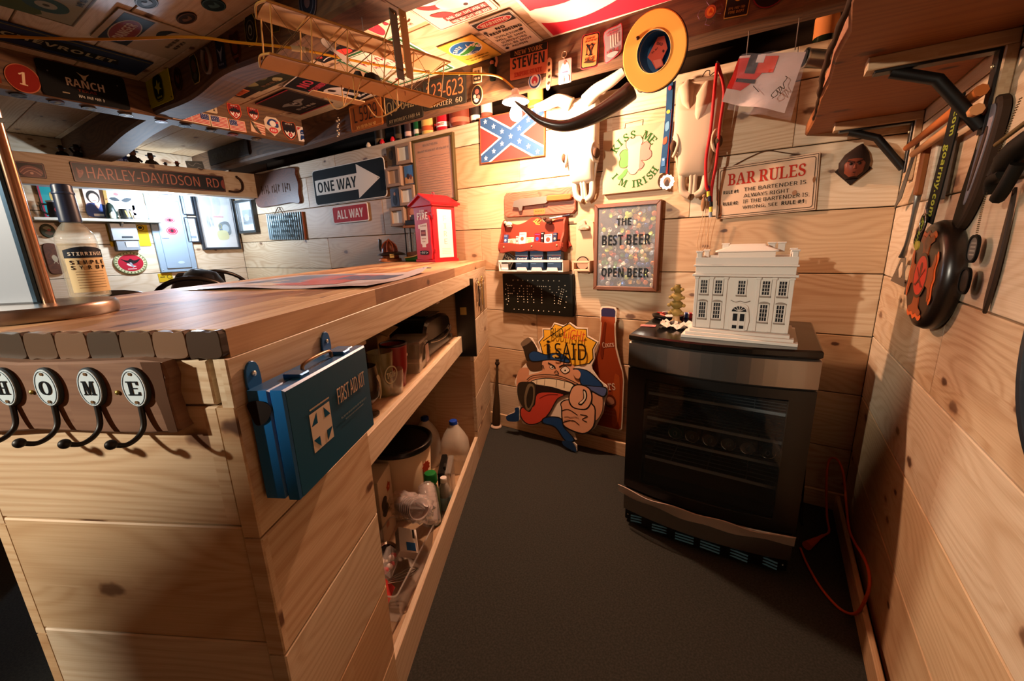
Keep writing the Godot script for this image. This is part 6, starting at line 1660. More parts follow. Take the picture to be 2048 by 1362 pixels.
func make_shelf_things() -> void:
	var y := 0.741
	var clear := glass("c8c0a8", 0.2, 0.06)
	var o := thing("beer_goblet", "dark tinted goblet with a white crescent mark, nearest the first aid box", "glass", bar_at(0.6, y, -0.12), "glasses on the upper shelf")
	obj(o, "bowl", lathe([0, 30, 20, 34, 40, 60, 44, 100, 38, 150, 36, 150, 42, 100, 38, 62, 18, 38, 0, 35], 28), glass("3a2c1c", 0.62, 0.08))
	obj(o, "stem", lathe([0, 0, 34, 0, 34, 4, 10, 8, 8, 24, 16, 33, 0, 33], 24), glass("3a2c1c", 0.6, 0.08))
	ink(o, [["q", [-8, 120, 4, 100, 6, 70, -4, 50, 14, 64, 16, 104, 4, 124], "a89a78"]], 0.043, 0.4)
	o = thing("pint_glass", "tall pint glass with a round white printed badge behind the first aid box", "glass", bar_at(0.764, y, -0.138, -20), "glasses on the upper shelf")
	obj(o, "vessel", tumbler_shape(30, 42, 150), glass("9a8c58", 0.32, 0.06))
	obj(o, "badge_ring", ring(ell(0.03, 0.03), ell(0.026, 0.026), 0.001), col("b8ac8c", 0.5), at(0, 0.075, 0.039))
	write(o, "TGIF", 0, 0.075, 0.04, 0.018, col("b8ac8c", 0.5), 0.0395)
	o = thing("wheat_glass", "tall plain beer glass standing behind the goblet on the upper shelf", "glass", bar_at(0.7, y, -0.23), "glasses on the upper shelf")
	obj(o, "vessel", lathe([0, 0, 30, 0, 26, 30, 36, 110, 38, 180, 35, 180, 33, 110, 23, 32, 0, 10], 28), clear)
	obj(o, "foot", lathe([0, 0, 32, 0, 31, 6, 0, 7], 28), clear)
	o = thing("red_cup", "tall red plastic cup with a dark rim on the upper shelf", "cup", bar_at(0.86, y, -0.13))
	obj(o, "vessel", lathe([0, 0, 32, 0, 36, 60, 41, 62, 46, 142, 46, 150, 43, 150, 42, 70, 30, 6, 0, 5], 32), col("8c1c14", 0.35))
	obj(o, "rim", lathe([43, 148, 47, 148, 47, 156, 43, 156, 43, 148], 32), col("2a100c", 0.35))
	obj(o, "swirl", ext(ell(0.005, 0.005), 0.001), col("d8c0b0", 0.5), at(0.012, 0.11, 0.0425))
	o = thing("whiskey_tumbler", "small clear glass with a white stripe in front of the red cup", "glass", bar_at(0.785, y, -0.115), "glasses on the upper shelf")
	obj(o, "vessel", tumbler_shape(34, 40, 82), clear)
	obj(o, "stripe", ext(pts([-4, 30, 4, 30, 8, 76, 3, 76]), 0.001), col("d8c0b0", 0.4), turned(0.018, 0, 0.034, 0, 20, 0))
	o = thing("cardboard_box", "brown cardboard box standing behind the red cup on the shelf", "box", bar_at(0.99, y + 0.085, -0.28, 8))
	obj(o, "carton", box(0.17, 0.17, 0.12, 0.002), col("8a6a40", 0.8))
	obj(o, "flap", box(0.17, 0.003, 0.05, 0.0005), col("8a6a40", 0.8), turned(0, 0.09, 0.075, 25, 0, 0))
	o = thing("clear_container", "clear plastic tub with a white label beside the red cup", "container", bar_at(1.05, y, -0.15, 4))
	obj(o, "tub", lathe_box(0.15, 0.12, 0.13), glass("b8a890", 0.28, 0.1))
	obj(o, "label", box(0.05, 0.07, 0.002, 0.0), col("c4a898", 0.6), at(0.045, 0.055, 0.067))
	obj(o, "lid", box(0.16, 0.008, 0.14, 0.002), glass("a09080", 0.4, 0.1), at(0, 0.124, 0))
	o = thing("black_appliance", "glossy black hinged appliance at the far end of the upper shelf", "appliance", bar_at(1.36, y, -0.215, -3))
	obj(o, "base", box(0.34, 0.07, 0.22, 0.012), col("0d0c0a", 0.25), at(0, 0.035, 0))
	obj(o, "lid", ext(smooth(pts([-170, 0, 160, 0, 172, 30, 150, 74, 60, 96, -80, 100, -168, 80]), true, 4), 0.23, 0.012, true), col("100f0c", 0.18), at(0, 0.07, -0.115))
	obj(o, "lid_inset", box(0.2, 0.004, 0.16, 0.001), col("3a3424", 0.3), turned(0.02, 0.17, 0.0, 0, 0, -3))
	obj(o, "front_lip", tube(curve(v3([-150, 74, 118, -40, 60, 126, 100, 62, 126, 160, 84, 118]), 4), 0.006, 8), col("8a8478", 0.2, 0.7))
	obj(o, "control_knob", lathe([0, 0, 14, 0, 13, 14, 0, 15], 20), col("4a463c", 0.3, 0.5), turned(0.12, 0.04, 0.12, 90, 0, 0))
	o = thing("black_tray", "flat black board with a small gold label on the bar's inner partition", "panel", on("bar_side", 1.634, 0.84, -0.032) * Transform3D(Basis(Vector3.UP, -PI / 2), Vector3.ZERO))
	obj(o, "board", ext(rr(0.1, 0.42, 0.003), 0.008, 0.001), col("14110c", 0.35))
	obj(o, "label", ext(rr(0.034, 0.04, 0.001, -0.01, 0.04), 0.0008), col("a08a4a", 0.4), at(0, 0, 0.0082))
	obj(o, "edging", ring(rr(0.102, 0.422), rr(0.096, 0.416), 0.0095), col("4a463c", 0.3, 0.6))
	var metal := col("a89c8c", 0.25, 0.9)
	for k in 5:
		o = thing("key_opener", ["steel bottle opener on a chain, nearest on the bar's far panel", "dark leather key fob hanging second on the bar's far panel", "long steel corkscrew key hanging in the middle of the cluster", "brass key ring bundle hanging fourth on the bar's far panel", "thin steel loop opener hanging last, lowest of the cluster"][k], "opener", bar_at(1.79 + 0.055 * k, 0.99 - 0.022 * (k % 3), 0.006), "openers hung on the bar's far panel")
		obj(o, "chain", ring_tube(0.014, 0.002, 14), [metal, col("b89850", 0.3, 0.8)][k % 2], at(0, 0.035, 0.004))
		obj(o, "body", ext(smooth(pts([-9, 20, 9, 20, 7, -30, 10, -70 - 14 * k, 0, -84 - 14 * k, -10, -70 - 14 * k, -7, -30])), 0.005, 0.001), [metal, col("241c16", 0.6), metal, col("b89850", 0.3, 0.8), metal][k])
		obj(o, "nail", tube(v3([0, 48, -8, 0, 50, 10]), 0.002, 6), metal)

func lathe_box(w: float, h: float, d: float) -> ArrayMesh:
	# an open tub with sloping sides and thin walls
	var st := mb()
	var a := rr(w * 0.86, d * 0.86, 0.012)
	var b := rr(w, d, 0.014)
	var n := a.size()
	for i in n:
		var j := (i + 1) % n
		quad(st, Vector3(a[i].x, 0, -a[i].y), Vector3(a[j].x, 0, -a[j].y), Vector3(b[j].x, h, -b[j].y), Vector3(b[i].x, h, -b[i].y))
	var fl := PackedVector2Array(a)
	add_ext(st, fl, 0.002, 0.0, Transform3D(Basis(Vector3.RIGHT, Vector3.FORWARD, Vector3.UP), Vector3.ZERO))
	add_ring(st, rr(w + 0.008, d + 0.008, 0.016), rr(w - 0.002, d - 0.002, 0.013), 0.003, Transform3D(Basis(Vector3.RIGHT, Vector3.FORWARD, Vector3.UP), Vector3(0, h - 0.003, 0)))
	return st.commit()

func make_lower_things() -> void:
	var y := 0.0305
	var o := thing("bucket", "white printed bucket with a wide black lid under the bar shelf", "bucket", bar_at(1.168, y, -0.272))
	obj(o, "pail", lathe([0, 0, 118, 0, 120, 4, 136, 318, 0, 318], 40), col("c9b08e", 0.5))
	obj(o, "lid", lathe([128, 312, 144, 312, 147, 318, 147, 338, 142, 342, 132, 342, 126, 332, 0, 330], 40), col("14110c", 0.28))
	for k in 3:
		obj(o, "flower_print", ext(star_outline(0.028, 0, 0, 9, 0.78), 0.001), col(["a03a20", "b8642c", "8c3420"][k], 0.6), Transform3D(Basis(Vector3.UP, deg_to_rad([-20, -48, 8][k])), Vector3.ZERO) * at(0, [0.23, 0.1, 0.08][k], 0.127 + 0.00005 * [230, 100, 80][k]))
	o = thing("printed_carton", "pale carton printed with red flowers and dark leaves beside the bucket", "box", bar_at(0.945, y + 0.15, -0.31, 4))
	obj(o, "carton", box(0.15, 0.3, 0.1, 0.002), col("c2ab8c", 0.65))
	var fr := Node3D.new()
	fr.name = "front_print"
	fr.transform = at(0, 0, 0.05)
	o.add_child(fr, true)
	ink(fr, [["s", 30, 70, 26, "b04a2c"], ["e", 30, 70, 18, 18, "a03a20"], ["e", 30, 70, 5, 5, "d88a5a"], ["q", [-60, 40, -30, 60, 0, 40, -20, 10, -50, 0], "3c3424"], ["q", [-60, 0, -10, 20, 10, -10, -30, -30], "2c281c"], ["s", -20, -70, 24, "b8642c"], ["e", -20, -70, 15, 15, "a8502c"], ["x", 20, -20, 40, 12, "4a3c2c"]], 0.0002)
	for k in 3:
		o = thing("water_jug", ["clear plastic water jug with a blue cap, nearest the toe board", "clear plastic water jug with a dark blue cap behind the first jug", "cloudy plastic jug deep under the bar behind the bucket"][k], "jug", bar_at([1.5, 1.543, 1.39][k], y, [-0.105, -0.275, -0.34][k], 20 * k))
		var body: Array = []
		for q in [[0.0, 0.066], [0.01, 0.074], [0.12, 0.076], [0.16, 0.072], [0.2, 0.056], [0.235, 0.034], [0.25, 0.022], [0.262, 0.021]]:
			body.append([Vector3(0, q[0], 0), q[1], q[1], 0.7 if q[0] < 0.18 else 0.9])
		obj(o, "jug_body", loft(body, 28), [glass("d8d0c0", 0.5, 0.3), glass("c8c0b0", 0.5, 0.3), glass("a09a80", 0.5, 0.3)][k])
		obj(o, "cap", lathe([0, 258, 22, 258, 22, 276, 18, 280, 0, 280], 24), col(["1c3c9a", "14245a", "1a2a6a"][k], 0.4))
		obj(o, "handle", tube(curve(v3([20, 245, 0, 62, 232, 0, 82, 190, 0, 76, 140, 0]), 5), 0.011, 8), glass("d8d0c0", 0.55, 0.3))
	o = thing("tool_case", "slim black case with a clear plastic front standing by the jug", "case", bar_at(1.2, y, -0.075, 8))
	obj(o, "shell", box(0.17, 0.2, 0.028, 0.004), col("12110e", 0.4), at(0, 0.1, -0.014))
	obj(o, "clear_front", box(0.16, 0.19, 0.028, 0.004), glass("a8a49c", 0.35, 0.12), at(0.005, 0.098, 0.016))
	obj(o, "clasp", box(0.03, 0.02, 0.01, 0.002), col("2a2824", 0.4), at(-0.03, 0.2, 0))
	# stack of cups in a clear wrapper
	o = thing("cup_stack", "sleeve of white plastic cups in a crinkled clear bag", "cups", bar_at(0.86, 0.245, -0.13, 0) * Transform3D(Basis.from_euler(Vector3(0.5, 0.6, 1.15)), Vector3.ZERO))
	for k in 6:
		obj(o, "cup", lathe([0, 0, 26, 0, 38, 84, 40, 86, 37, 86, 25, 3, 0, 3], 24), col("c8b8b0", 0.4), at(0, -0.09 + 0.019 * k, 0))
	var rows: Array = []
	for j in 9:
		var r: Array = []
		for i in 24:
			var a := TAU * i / 24
			var rad := 0.047 + 0.007 * sin(i * 2.6 + j * 1.9) - (0.03 if j == 8 else 0.0)
			r.append(Vector3(cos(a) * rad, -0.115 + 0.034 * j, sin(a) * rad))
		rows.append(r)
	obj(o, "wrapper", grid(rows, true), glass("e8dcd8", 0.28, 0.12))
	o = thing("cup_sleeve", "second clear-wrapped sleeve of cups curving toward the toe board", "cups", bar_at(0.93, 0.2, -0.075, 0) * Transform3D(Basis.from_euler(Vector3(-0.3, 0.2, -0.9)), Vector3.ZERO))
	for k in 5:
		obj(o, "cup", lathe([0, 0, 22, 0, 32, 70, 34, 72, 31, 72, 21, 3, 0, 3], 24), glass("d8ccc4", 0.45, 0.15), at(0, -0.07 + 0.02 * k, 0))
	obj(o, "wrapper", lathe([20, -80, 36, -70, 38, 0, 37, 70, 24, 92], 24), glass("e8dcd8", 0.22, 0.1))
	o = thing("green_bottle", "bottle with a bright green ribbed cap behind the wrapped cups", "bottle", bar_at(1.045, y, -0.1))
	obj(o, "body", lathe([0, 0, 32, 0, 34, 4, 34, 150, 22, 190, 20, 205, 0, 205], 28), col("4a5a3c", 0.3))
	obj(o, "cap", lathe([0, 200, 27, 200, 30, 204, 28, 240, 24, 246, 0, 247], 10), col("1c6a2c", 0.4))
	o = thing("spray_bottle", "clear bottle with a blue and white label behind the toe board", "bottle", bar_at(1.1, y, -0.06))
	obj(o, "body", lathe([0, 0, 26, 0, 28, 4, 28, 130, 16, 158, 12, 172, 0, 172], 24), glass("c8c4b8", 0.4, 0.1))
	obj(o, "label", lathe([28.4, 40, 28.8, 42, 28.8, 100, 28.4, 102], 24), col("8ab0b8", 0.5))
	obj(o, "cap", lathe([0, 168, 14, 168, 14, 190, 0, 191], 20), col("d8d0c8", 0.4))
	# plastic bin with odds and ends
	o = thing("plastic_bin", "clear plastic bin of odds and ends nearest the viewer, behind the toe board", "bin", bar_at(0.72, y, -0.15, -4))
	obj(o, "tub", lathe_box(0.36, 0.13, 0.19), glass("c8beb4", 0.3, 0.15))
	var t := thing("small_box", "white and blue small carton lying tilted in the plastic bin", "box", bar_at(0.8, 0.13, -0.13) * Transform3D(Basis.from_euler(Vector3(0.5, 0.5, 0.2)), Vector3.ZERO))
	obj(t, "carton", box(0.11, 0.03, 0.075, 0.001), col("d4c8bc", 0.5))
	obj(t, "blue_label", box(0.036, 0.001, 0.036, 0.0), col("1c5a9a", 0.5), at(-0.03, 0.0158, 0.008))
	obj(t, "dark_print", box(0.04, 0.001, 0.008, 0.0), col("2a2420", 0.5), at(0.03, 0.0158, 0.022))
	t = thing("small_box", "white and red carton at the near end of the plastic bin", "box", bar_at(0.615, 0.11, -0.17) * Transform3D(Basis.from_euler(Vector3(0.9, 0.1, 0.1)), Vector3.ZERO))
	obj(t, "carton", box(0.07, 0.024, 0.12, 0.001), col("d8ccc4", 0.5))
	obj(t, "red_corner", ext(pts([-34, -58, 34, -58, 34, -10]), 0.001), col("b83a34", 0.5), turned(0, 0.0122, 0, -90, 0, 0))
	t = thing("egg_whisk", "steel wire tongs lying among the things in the plastic bin", "kitchen tool", bar_at(0.66, 0.12, -0.1) * Transform3D(Basis.from_euler(Vector3(1.2, 0.3, 0.1)), Vector3.ZERO))
	for s: float in [-1.0, -0.33, 0.33, 1.0]:
		obj(t, "wire", tube(curve([Vector3(0, -0.09, 0), Vector3(0.016 * s, -0.02, 0.004), Vector3(0.022 * s, 0.03, 0.006), Vector3(0.0, 0.062, 0.004)], 5), 0.0022, 6), col("c0b8ac", 0.2, 0.95))
	t = thing("cookie_cutter_ring", "round tin lid with dark lettering resting in the plastic bin", "tin", bar_at(0.77, 0.1, -0.2) * Transform3D(Basis.from_euler(Vector3(0.4, 0, 0.2)), Vector3.ZERO))
	obj(t, "lid", lathe([0, 0, 42, 0, 44, 3, 44, 16, 40, 18, 0, 18], 28), col("b8a48c", 0.35, 0.5))
	obj(t, "label_disc", lathe([0, 18.5, 30, 18.5, 30, 19, 0, 19], 28), col("2a2018", 0.5))
	t = thing("candy_packet", "clear packet of pink and white sweets in the plastic bin", "packet", bar_at(0.7, 0.13, -0.16) * Transform3D(Basis.from_euler(Vector3(0.8, 0.2, 0.3)), Vector3.ZERO))
	for k in 5:
		obj(t, "sweet", ball(0.012), col(["b85a5a", "d8c8c0"][k % 2], 0.4), at(-0.03 + 0.015 * k, 0.004 * (k % 2), 0.006 * (k % 3)))
	obj(t, "film", box(0.1, 0.02, 0.06, 0.006), glass("e0d4cc", 0.22, 0.1))

func make_counter_things() -> void:
	var top := 1.1245
	# tall brushed-metal stand at the left edge
	var o := thing("metal_stand", "brushed steel stand with a round base and bright post at the left edge", "stand", at(-1.037, top, 2.014))
	var steel := col("9a8e84", 0.28, 0.9)
	obj(o, "base", lathe([0, 0, 100, 0, 102, 3, 102, 17, 98, 22, 0, 22], 48), steel)
	obj(o, "post", tube(v3([7, 22, -16, 7, 300, -16]), 0.008, 16), col("b08a70", 0.2, 0.95))
	obj(o, "post_cap", tube(v3([7, 308, -16, 7, 420, -16]), 0.009, 16), col("a89890", 0.25, 0.9))
	obj(o, "sheet", box(0.09, 0.28, 0.012, 0.003), col("9aa4b0", 0.4, 0.15), turned(-0.034, 0.162, 0.018, 0, 40, 0))
	obj(o, "sheet_edge", box(0.012, 0.28, 0.016, 0.003), col("3c5468", 0.3, 0.8), turned(-0.002, 0.162, -0.007, 0, 40, 0))
	# syrup bottle
	o = thing("syrup_bottle", "clear glass syrup bottle with a dark blue cap and cream label on the counter", "bottle", Transform3D(Basis(Vector3.UP, deg_to_rad(96)), Vector3(-1.405, top, 1.872)))
	obj(o, "vessel", lathe([0, 0, 33, 0, 37, 4, 37, 6, 36, 132, 34, 146, 24, 164, 16, 174, 15, 182, 0, 182], 40), glass("cfd4c8", 0.18, 0.03))
	obj(o, "syrup", lathe([0, 4, 33, 4, 34, 8, 33.5, 128, 0, 128], 40), glass("b8a070", 0.32, 0.03))
	obj(o, "cap", lathe([0, 176, 19, 176, 19.5, 180, 18, 256, 16, 260, 0, 260], 32), col("13243f", 0.35))
	obj(o, "cap_ring", lathe([19, 238, 19.8, 239, 19.8, 242, 19, 243], 32), col("1c3050", 0.35))
	var lab: Array = []
	for k in 3:
		lab.append([])
	for j in 2:
		for i in 15:
			var a := deg_to_rad(-62 + 124.0 * i / 14)
			lab[j].append(Vector3(sin(a) * 0.0376, [0.014, 0.112][j], cos(a) * 0.0376))
	obj(o, "label", grid([lab[0], lab[1]]), col("c9b48a", 0.6))
	var hd: Array = [[], []]
	for j in 2:
		for i in 15:
			var a := deg_to_rad(-62 + 124.0 * i / 14)
			hd[j].append(Vector3(sin(a) * 0.0379, [0.094, 0.112 + 0.008 * sin(PI * i / 14.0)][j], cos(a) * 0.0379))
	obj(o, "label_band", grid([hd[0], hd[1]]), col("1c2430", 0.5))
	for q in [["STIRRINGS", 0.1035, 0.008, "c8c4b8"], ["SIMPLE", 0.084, 0.009, "241c18"], ["SYRUP", 0.072, 0.009, "241c18"]]:
		var n: int = q[0].length()
		for i in n:
			var a := deg_to_rad(-44 + 88.0 * i / (n - 1))
			var ln := Node3D.new()
			ln.name = numbered(o, "letter")
			ln.transform = Transform3D(Basis(Vector3.UP, a), Vector3.ZERO)
			o.add_child(ln, true)
			write(ln, q[0][i], 0, q[1], q[2] * 0.7, q[2], col(q[3], 0.5), 0.0381, "b")
	for k in 7:
		var a: Array = []
		for i in 9:
			var g := deg_to_rad(-40 + 80.0 * i / 8)
			a.append(Vector3(sin(g) * 0.0378, 0.062 - 0.0062 * k, cos(g) * 0.0378))
		obj(o, "fine_print", tube(a, 0.0005, 4), col("6a5238", 0.6))
	# printed bar mat
	o = thing("bar_mat", "large glossy printed paper sheet lying on the counter with one lifted corner", "mat", at(0, 0, 0))
	var c0 := Vector3(-1.338, top, 1.712)
	var c1 := Vector3(-0.835, top, 1.505)
	var c2 := Vector3(-1.1, top, 1.01)
	var c3 := Vector3(-1.569, top, 1.245)
	var rows: Array = []
	for j in 13:
		var r: Array = []
		for i in 13:
			var u := i / 12.0
			var v := j / 12.0
			var p := c0.lerp(c1, u).lerp(c3.lerp(c2, u), v)
			p.y += 0.0012 + 0.006 * pow(absf(sin(u * 5.0 + v * 3.0)), 2.0) * (1.0 if v < 0.1 or u > 0.9 else 0.25) + 0.016 * maxf(0.0, u + v - 1.82) / 0.18
			r.append(p)
		rows.append(r)
	var paper := col("b2a8ac", 0.3)
	obj(o, "sheet", grid(rows, false, true), paper)
	for q in [["6a7690", 0.1, 0.3, 0.5, 0.9, 2.2], ["a8524a", 0.35, 0.15, 0.75, 0.8, 3.1], ["4a5470", 0.55, 0.4, 0.9, 0.75, 1.7], ["c2b0a4", 0.2, 0.1, 0.45, 0.5, 2.7]]:
		var pr: Array = []
		for j in 9:
			var r: Array = []
			for i in 9:
				var w := 0.5 + 0.5 * sin(q[5] * j / 3.0 + i)
				var fi: float = lerpf(q[1], q[3], i / 8.0) * 12.0
				var fj: float = clampf(lerpf(q[2], q[4], j / 8.0) + 0.03 * w, 0, 0.98) * 12.0
				var i0 := mini(int(fi), 11)
				var j0 := mini(int(fj), 11)
				r.append(rows[j0][i0].lerp(rows[j0][i0 + 1], fi - i0).lerp(rows[j0 + 1][i0].lerp(rows[j0 + 1][i0 + 1], fi - i0), fj - j0) + Vector3(0, 0.0008, 0))
			pr.append(r)
		obj(o, "printed_patch", grid(pr, false, true), col(q[0], 0.3))
	obj(o, "blue_corner", box(0.03, 0.003, 0.012, 0.001), col("2a5a8a", 0.3), Transform3D(Basis(Vector3.UP, 0.5), c2 + Vector3(0.0, 0.017, 0.01)))
	make_fire_box()
	# helmet on a stand
	o = thing("helmet_model", "shiny brown model fire helmet on a round wooden base on the counter", "ornament", at(-2.3, top, 0.15))
	var leather := col("5a2414", 0.22)
	obj(o, "base", lathe([0, 0, 78, 0, 80, 4, 78, 20, 70, 24, 0, 24], 36), col("a8643c", 0.4))
	obj(o, "block", lathe([0, 24, 62, 24, 64, 30, 58, 50, 0, 50], 32), col("94502c", 0.4))
	obj(o, "dome", loft([[Vector3(0, 0.06, 0), 0.064, 0.056], [Vector3(0, 0.09, 0), 0.06, 0.052], [Vector3(0, 0.118, 0), 0.046, 0.04], [Vector3(0, 0.138, 0), 0.024, 0.02], [Vector3(0, 0.143, 0), 0.004, 0.004]], 28), leather)
	obj(o, "brim", lathe([56, 58, 88, 50, 100, 44, 102, 46, 90, 56, 60, 68, 56, 58], 36), col("1c100a", 0.3), Transform3D(Basis.IDENTITY.scaled(Vector3(1.15, 1, 0.8)), Vector3(0.02, 0, 0)))
	for k in 4:
		var a := PI * k / 4 + 0.3
		obj(o, "ridge", tube(curve([Vector3(cos(a) * 0.062, 0.065, sin(a) * 0.054), Vector3(cos(a) * 0.05, 0.115, sin(a) * 0.043), Vector3(0, 0.146, 0), Vector3(-cos(a) * 0.05, 0.115, -sin(a) * 0.043), Vector3(-cos(a) * 0.062, 0.065, -sin(a) * 0.054)], 5), 0.004, 8), col("a85c38", 0.2))
	obj(o, "front_shield", ext(shield(0.05, 0.09), 0.006, 0.002), col("1c100a", 0.3), turned(-0.062, 0.112, 0.02, 0, -60, 8))
	obj(o, "finial", ball(0.008), col("d89870", 0.2, 0.6), at(0, 0.15, 0))
	obj(o, "brass_tag", box(0.03, 0.026, 0.004, 0.001), col("c8b070", 0.3, 0.7), turned(0.09, 0.04, 0.06, 0, 40, 0))
	# lantern-like glass holder behind
	o = thing("tasting_rack", "small rack with a wooden top holding two glass vials behind the helmet", "rack", at(-2.16, top, 0.04))
	obj(o, "top_board", box(0.13, 0.016, 0.07, 0.002), col("b8743c", 0.4), at(0, 0.235, 0))
	obj(o, "dark_block", box(0.1, 0.034, 0.05, 0.003), col("2c1c10", 0.5), at(0, 0.261, 0))
	for s: float in [-0.052, 0.0, 0.052]:
		obj(o, "upright", tube([Vector3(s, 0, 0.03), Vector3(s, 0.228, 0.03)], 0.004, 8), col("1a120c", 0.4))
	for s: float in [-0.027, 0.027]:
		obj(o, "vial", lathe([0, 20, 16, 22, 18, 40, 18, 170, 16, 186, 20, 196, 17, 196, 14, 184, 16, 40, 0, 26], 20), glass("d8d0c0", 0.22, 0.05), at(s, 0, 0))
	obj(o, "foot_board", box(0.13, 0.01, 0.07, 0.002), col("3a2414", 0.5), at(0, 0.005, 0))
	o = thing("wooden_boat", "small green and brown wooden boat-shaped box beside the helmet", "ornament", at(-2.065, top, 0.13))
	obj(o, "hull", ext(smooth(pts([-70, 4, -60, 0, 60, 0, 66, 10, 70, 50, 40, 36, -10, 28, -70, 24]), true, 3), 0.07, 0.006, true), col("2c5220", 0.4), at(0, 0, -0.035))
	obj(o, "gunwale", tube(curve(v3([-70, 26, 36, -10, 30, 38, 40, 38, 38, 70, 52, 30]), 4), 0.004, 8), col("c89858", 0.4))
	obj(o, "cargo_block", box(0.1, 0.03, 0.05, 0.003), col("6a3c22", 0.5), turned(-0.008, 0.05, 0, 0, 0, 5))
	o = thing("toy_figure", "toy figure in green and blue with a round pale head beside the alarm box", "toy", at(-2.035, top, 0.045))
	obj(o, "trousers", loft([[Vector3(0, 0.0, 0), 0.03, 0.02], [Vector3(0, 0.04, 0), 0.04, 0.026], [Vector3(0, 0.07, 0), 0.04, 0.026], [Vector3(0, 0.08, 0), 0.03, 0.02]], 16), col("1c3a8a", 0.5))
	obj(o, "shirt", loft([[Vector3(0, 0.075, 0), 0.038, 0.024], [Vector3(0, 0.1, 0), 0.042, 0.026], [Vector3(0, 0.12, 0), 0.024, 0.02]], 16), col("2c7a3a", 0.5))
	obj(o, "head", ball(0.034), col("b4a8b8", 0.5), at(0, 0.148, 0))
	for s: int in [-1, 1]:
		obj(o, "arm", tube(v3([s * 36, 108, 0, s * 54, 84, 6, s * 50, 64, 12]), 0.009), col("2c7a3a", 0.5))

func make_fire_box() -> void:
	# gabled alarm box, its lettered front turned to the left
	var o := thing("fire_alarm_box", "bright red gabled fire alarm box with white lettering at the end of the counter", "alarm box", Transform3D(Basis(Vector3.UP, deg_to_rad(-9)), Vector3(-1.84, 1.1245, 0.16)))
	var red := col("b3121f", 0.35)
	var w := 0.19
	var d := 0.18
	obj(o, "case", box(w, 0.335, d, 0.005), red, at(0, 0.172, 0))
	obj(o, "foot", box(w + 0.012, 0.016, d + 0.012, 0.003), red, at(0, 0.008, 0))
	obj(o, "gable", ext(pts([-112, 0, 112, 0, 112, 8, 0, 62, -112, 8]), d + 0.03, 0.003, true), red, at(0, 0.335, -(d + 0.03) / 2))
	for s: int in [-1, 1]:
		obj(o, "roof_slab", box(0.135, 0.012, d + 0.05, 0.002), red, turned(s * 0.059, 0.376, 0, 0, 0, -25.5 * s))
	obj(o, "finial", ring_tube(0.012, 0.003, 14), col("c84050", 0.3), at(0, 0.412, 0.0))
	var f := Node3D.new()
	f.name = "front_face"
	f.transform = at(0, 0.17, d / 2)
	o.add_child(f, true)
	obj(f, "front_door", ext(smooth(pts([-70, -150, 70, -150, 76, -60, 76, 90, 40, 108, -40, 108, -76, 90, -76, -60]), true, 2), 0.008, 0.003), red)
	ink(f, [["t", 4, 138, 44, 12, "FOR", "e4d8d0", "b"], ["t", 4, 108, 104, 42, "FIRE", "ece2da", "b"], ["p", [-44, 58, 46, 66, 46, -54, 22, -62, 22, -78, -16, -78, -16, -62, -28, -56, -28, 34, -44, 34], "e0d0c6"], ["r", 4, 8, 50, 36, "6a2018"], ["r", 4, 8, 40, 14, "a85c50"], ["x", 8, 50, 58, 7, "8a5a50"], ["x", 6, -26, 44, 8, "a0605a"], ["x", 6, -44, 34, 7, "a0605a"], ["q", [-34, -100, 34, -100, 44, -112, 34, -124, -34, -124, -44, -112], "1c1412"], ["t", 0, -112, 42, 14, "911", "d8d0cc", "m"], ["e", -34, -112, 3, 3, "d8d0cc"], ["e", 34, -112, 3, 3, "d8d0cc"]], 0.0082, 0.4)
	var sd := Node3D.new()
	sd.name = "side_face"
	sd.transform = Transform3D(Basis(Vector3.FORWARD, Vector3.UP, Vector3.RIGHT), Vector3(w / 2, 0.17, 0))
	o.add_child(sd, true)
	obj(sd, "white_panel", ext(rr(0.112, 0.29, 0.003), 0.004, 0.001), col("e2d6cc", 0.4))
	for k in 4:
		write(sd, "FIRE"[k], -0.002, 0.092 - 0.046 * k, 0.024, 0.032, col(["c8a8b8", "a8c4a8", "d0a098", "d09a94"][k], 0.5), 0.0042, "r")
	for k in 4:
		obj(sd, "fine_print", ext(rr(0.07, 0.003, 0.0, 0, -0.09 - 0.01 * k), 0.0005), col("c0b4a8", 0.5), at(0, 0, 0.004))
	for y: float in [0.09, -0.11]:
		obj(o, "hinge", tube([Vector3(w / 2, 0.17 + y, d / 2 - 0.004), Vector3(w / 2 + 0.008, 0.19 + y, d / 2)], 0.006, 8), red)

func make_floor_things() -> void:
	make_fridge()
	make_house()
	make_fridge_top()
	make_cutouts()
	make_cords()

# Outline in plan of a bowed front: from x0 to x1, back at zb, front at zf plus the bow.
func bow(x0: float, x1: float, zb: float, zf: float, rise: float) -> PackedVector2Array:
	var p := PackedVector2Array([Vector2(x0, -zb), Vector2(x1, -zb)])
	p.reverse()
	for i in 17:
		var x := lerpf(x0, x1, i / 16.0)
		p.append(Vector2(x, -(zf + rise * (1.0 - pow(x / 0.31, 2.0)))))
	return p

func bowed(o: Node, called: String, y0: float, y1: float, x0: float, x1: float, zb: float, zf: float, rise: float, mat: Material, bev := 0.003) -> void:
	obj(o, called, ext(bow(x0, x1, zb, zf, rise), y1 - y0, bev, true), mat, Transform3D(Basis(Vector3.RIGHT, Vector3.FORWARD, Vector3.UP), Vector3(0, y0, 0)))

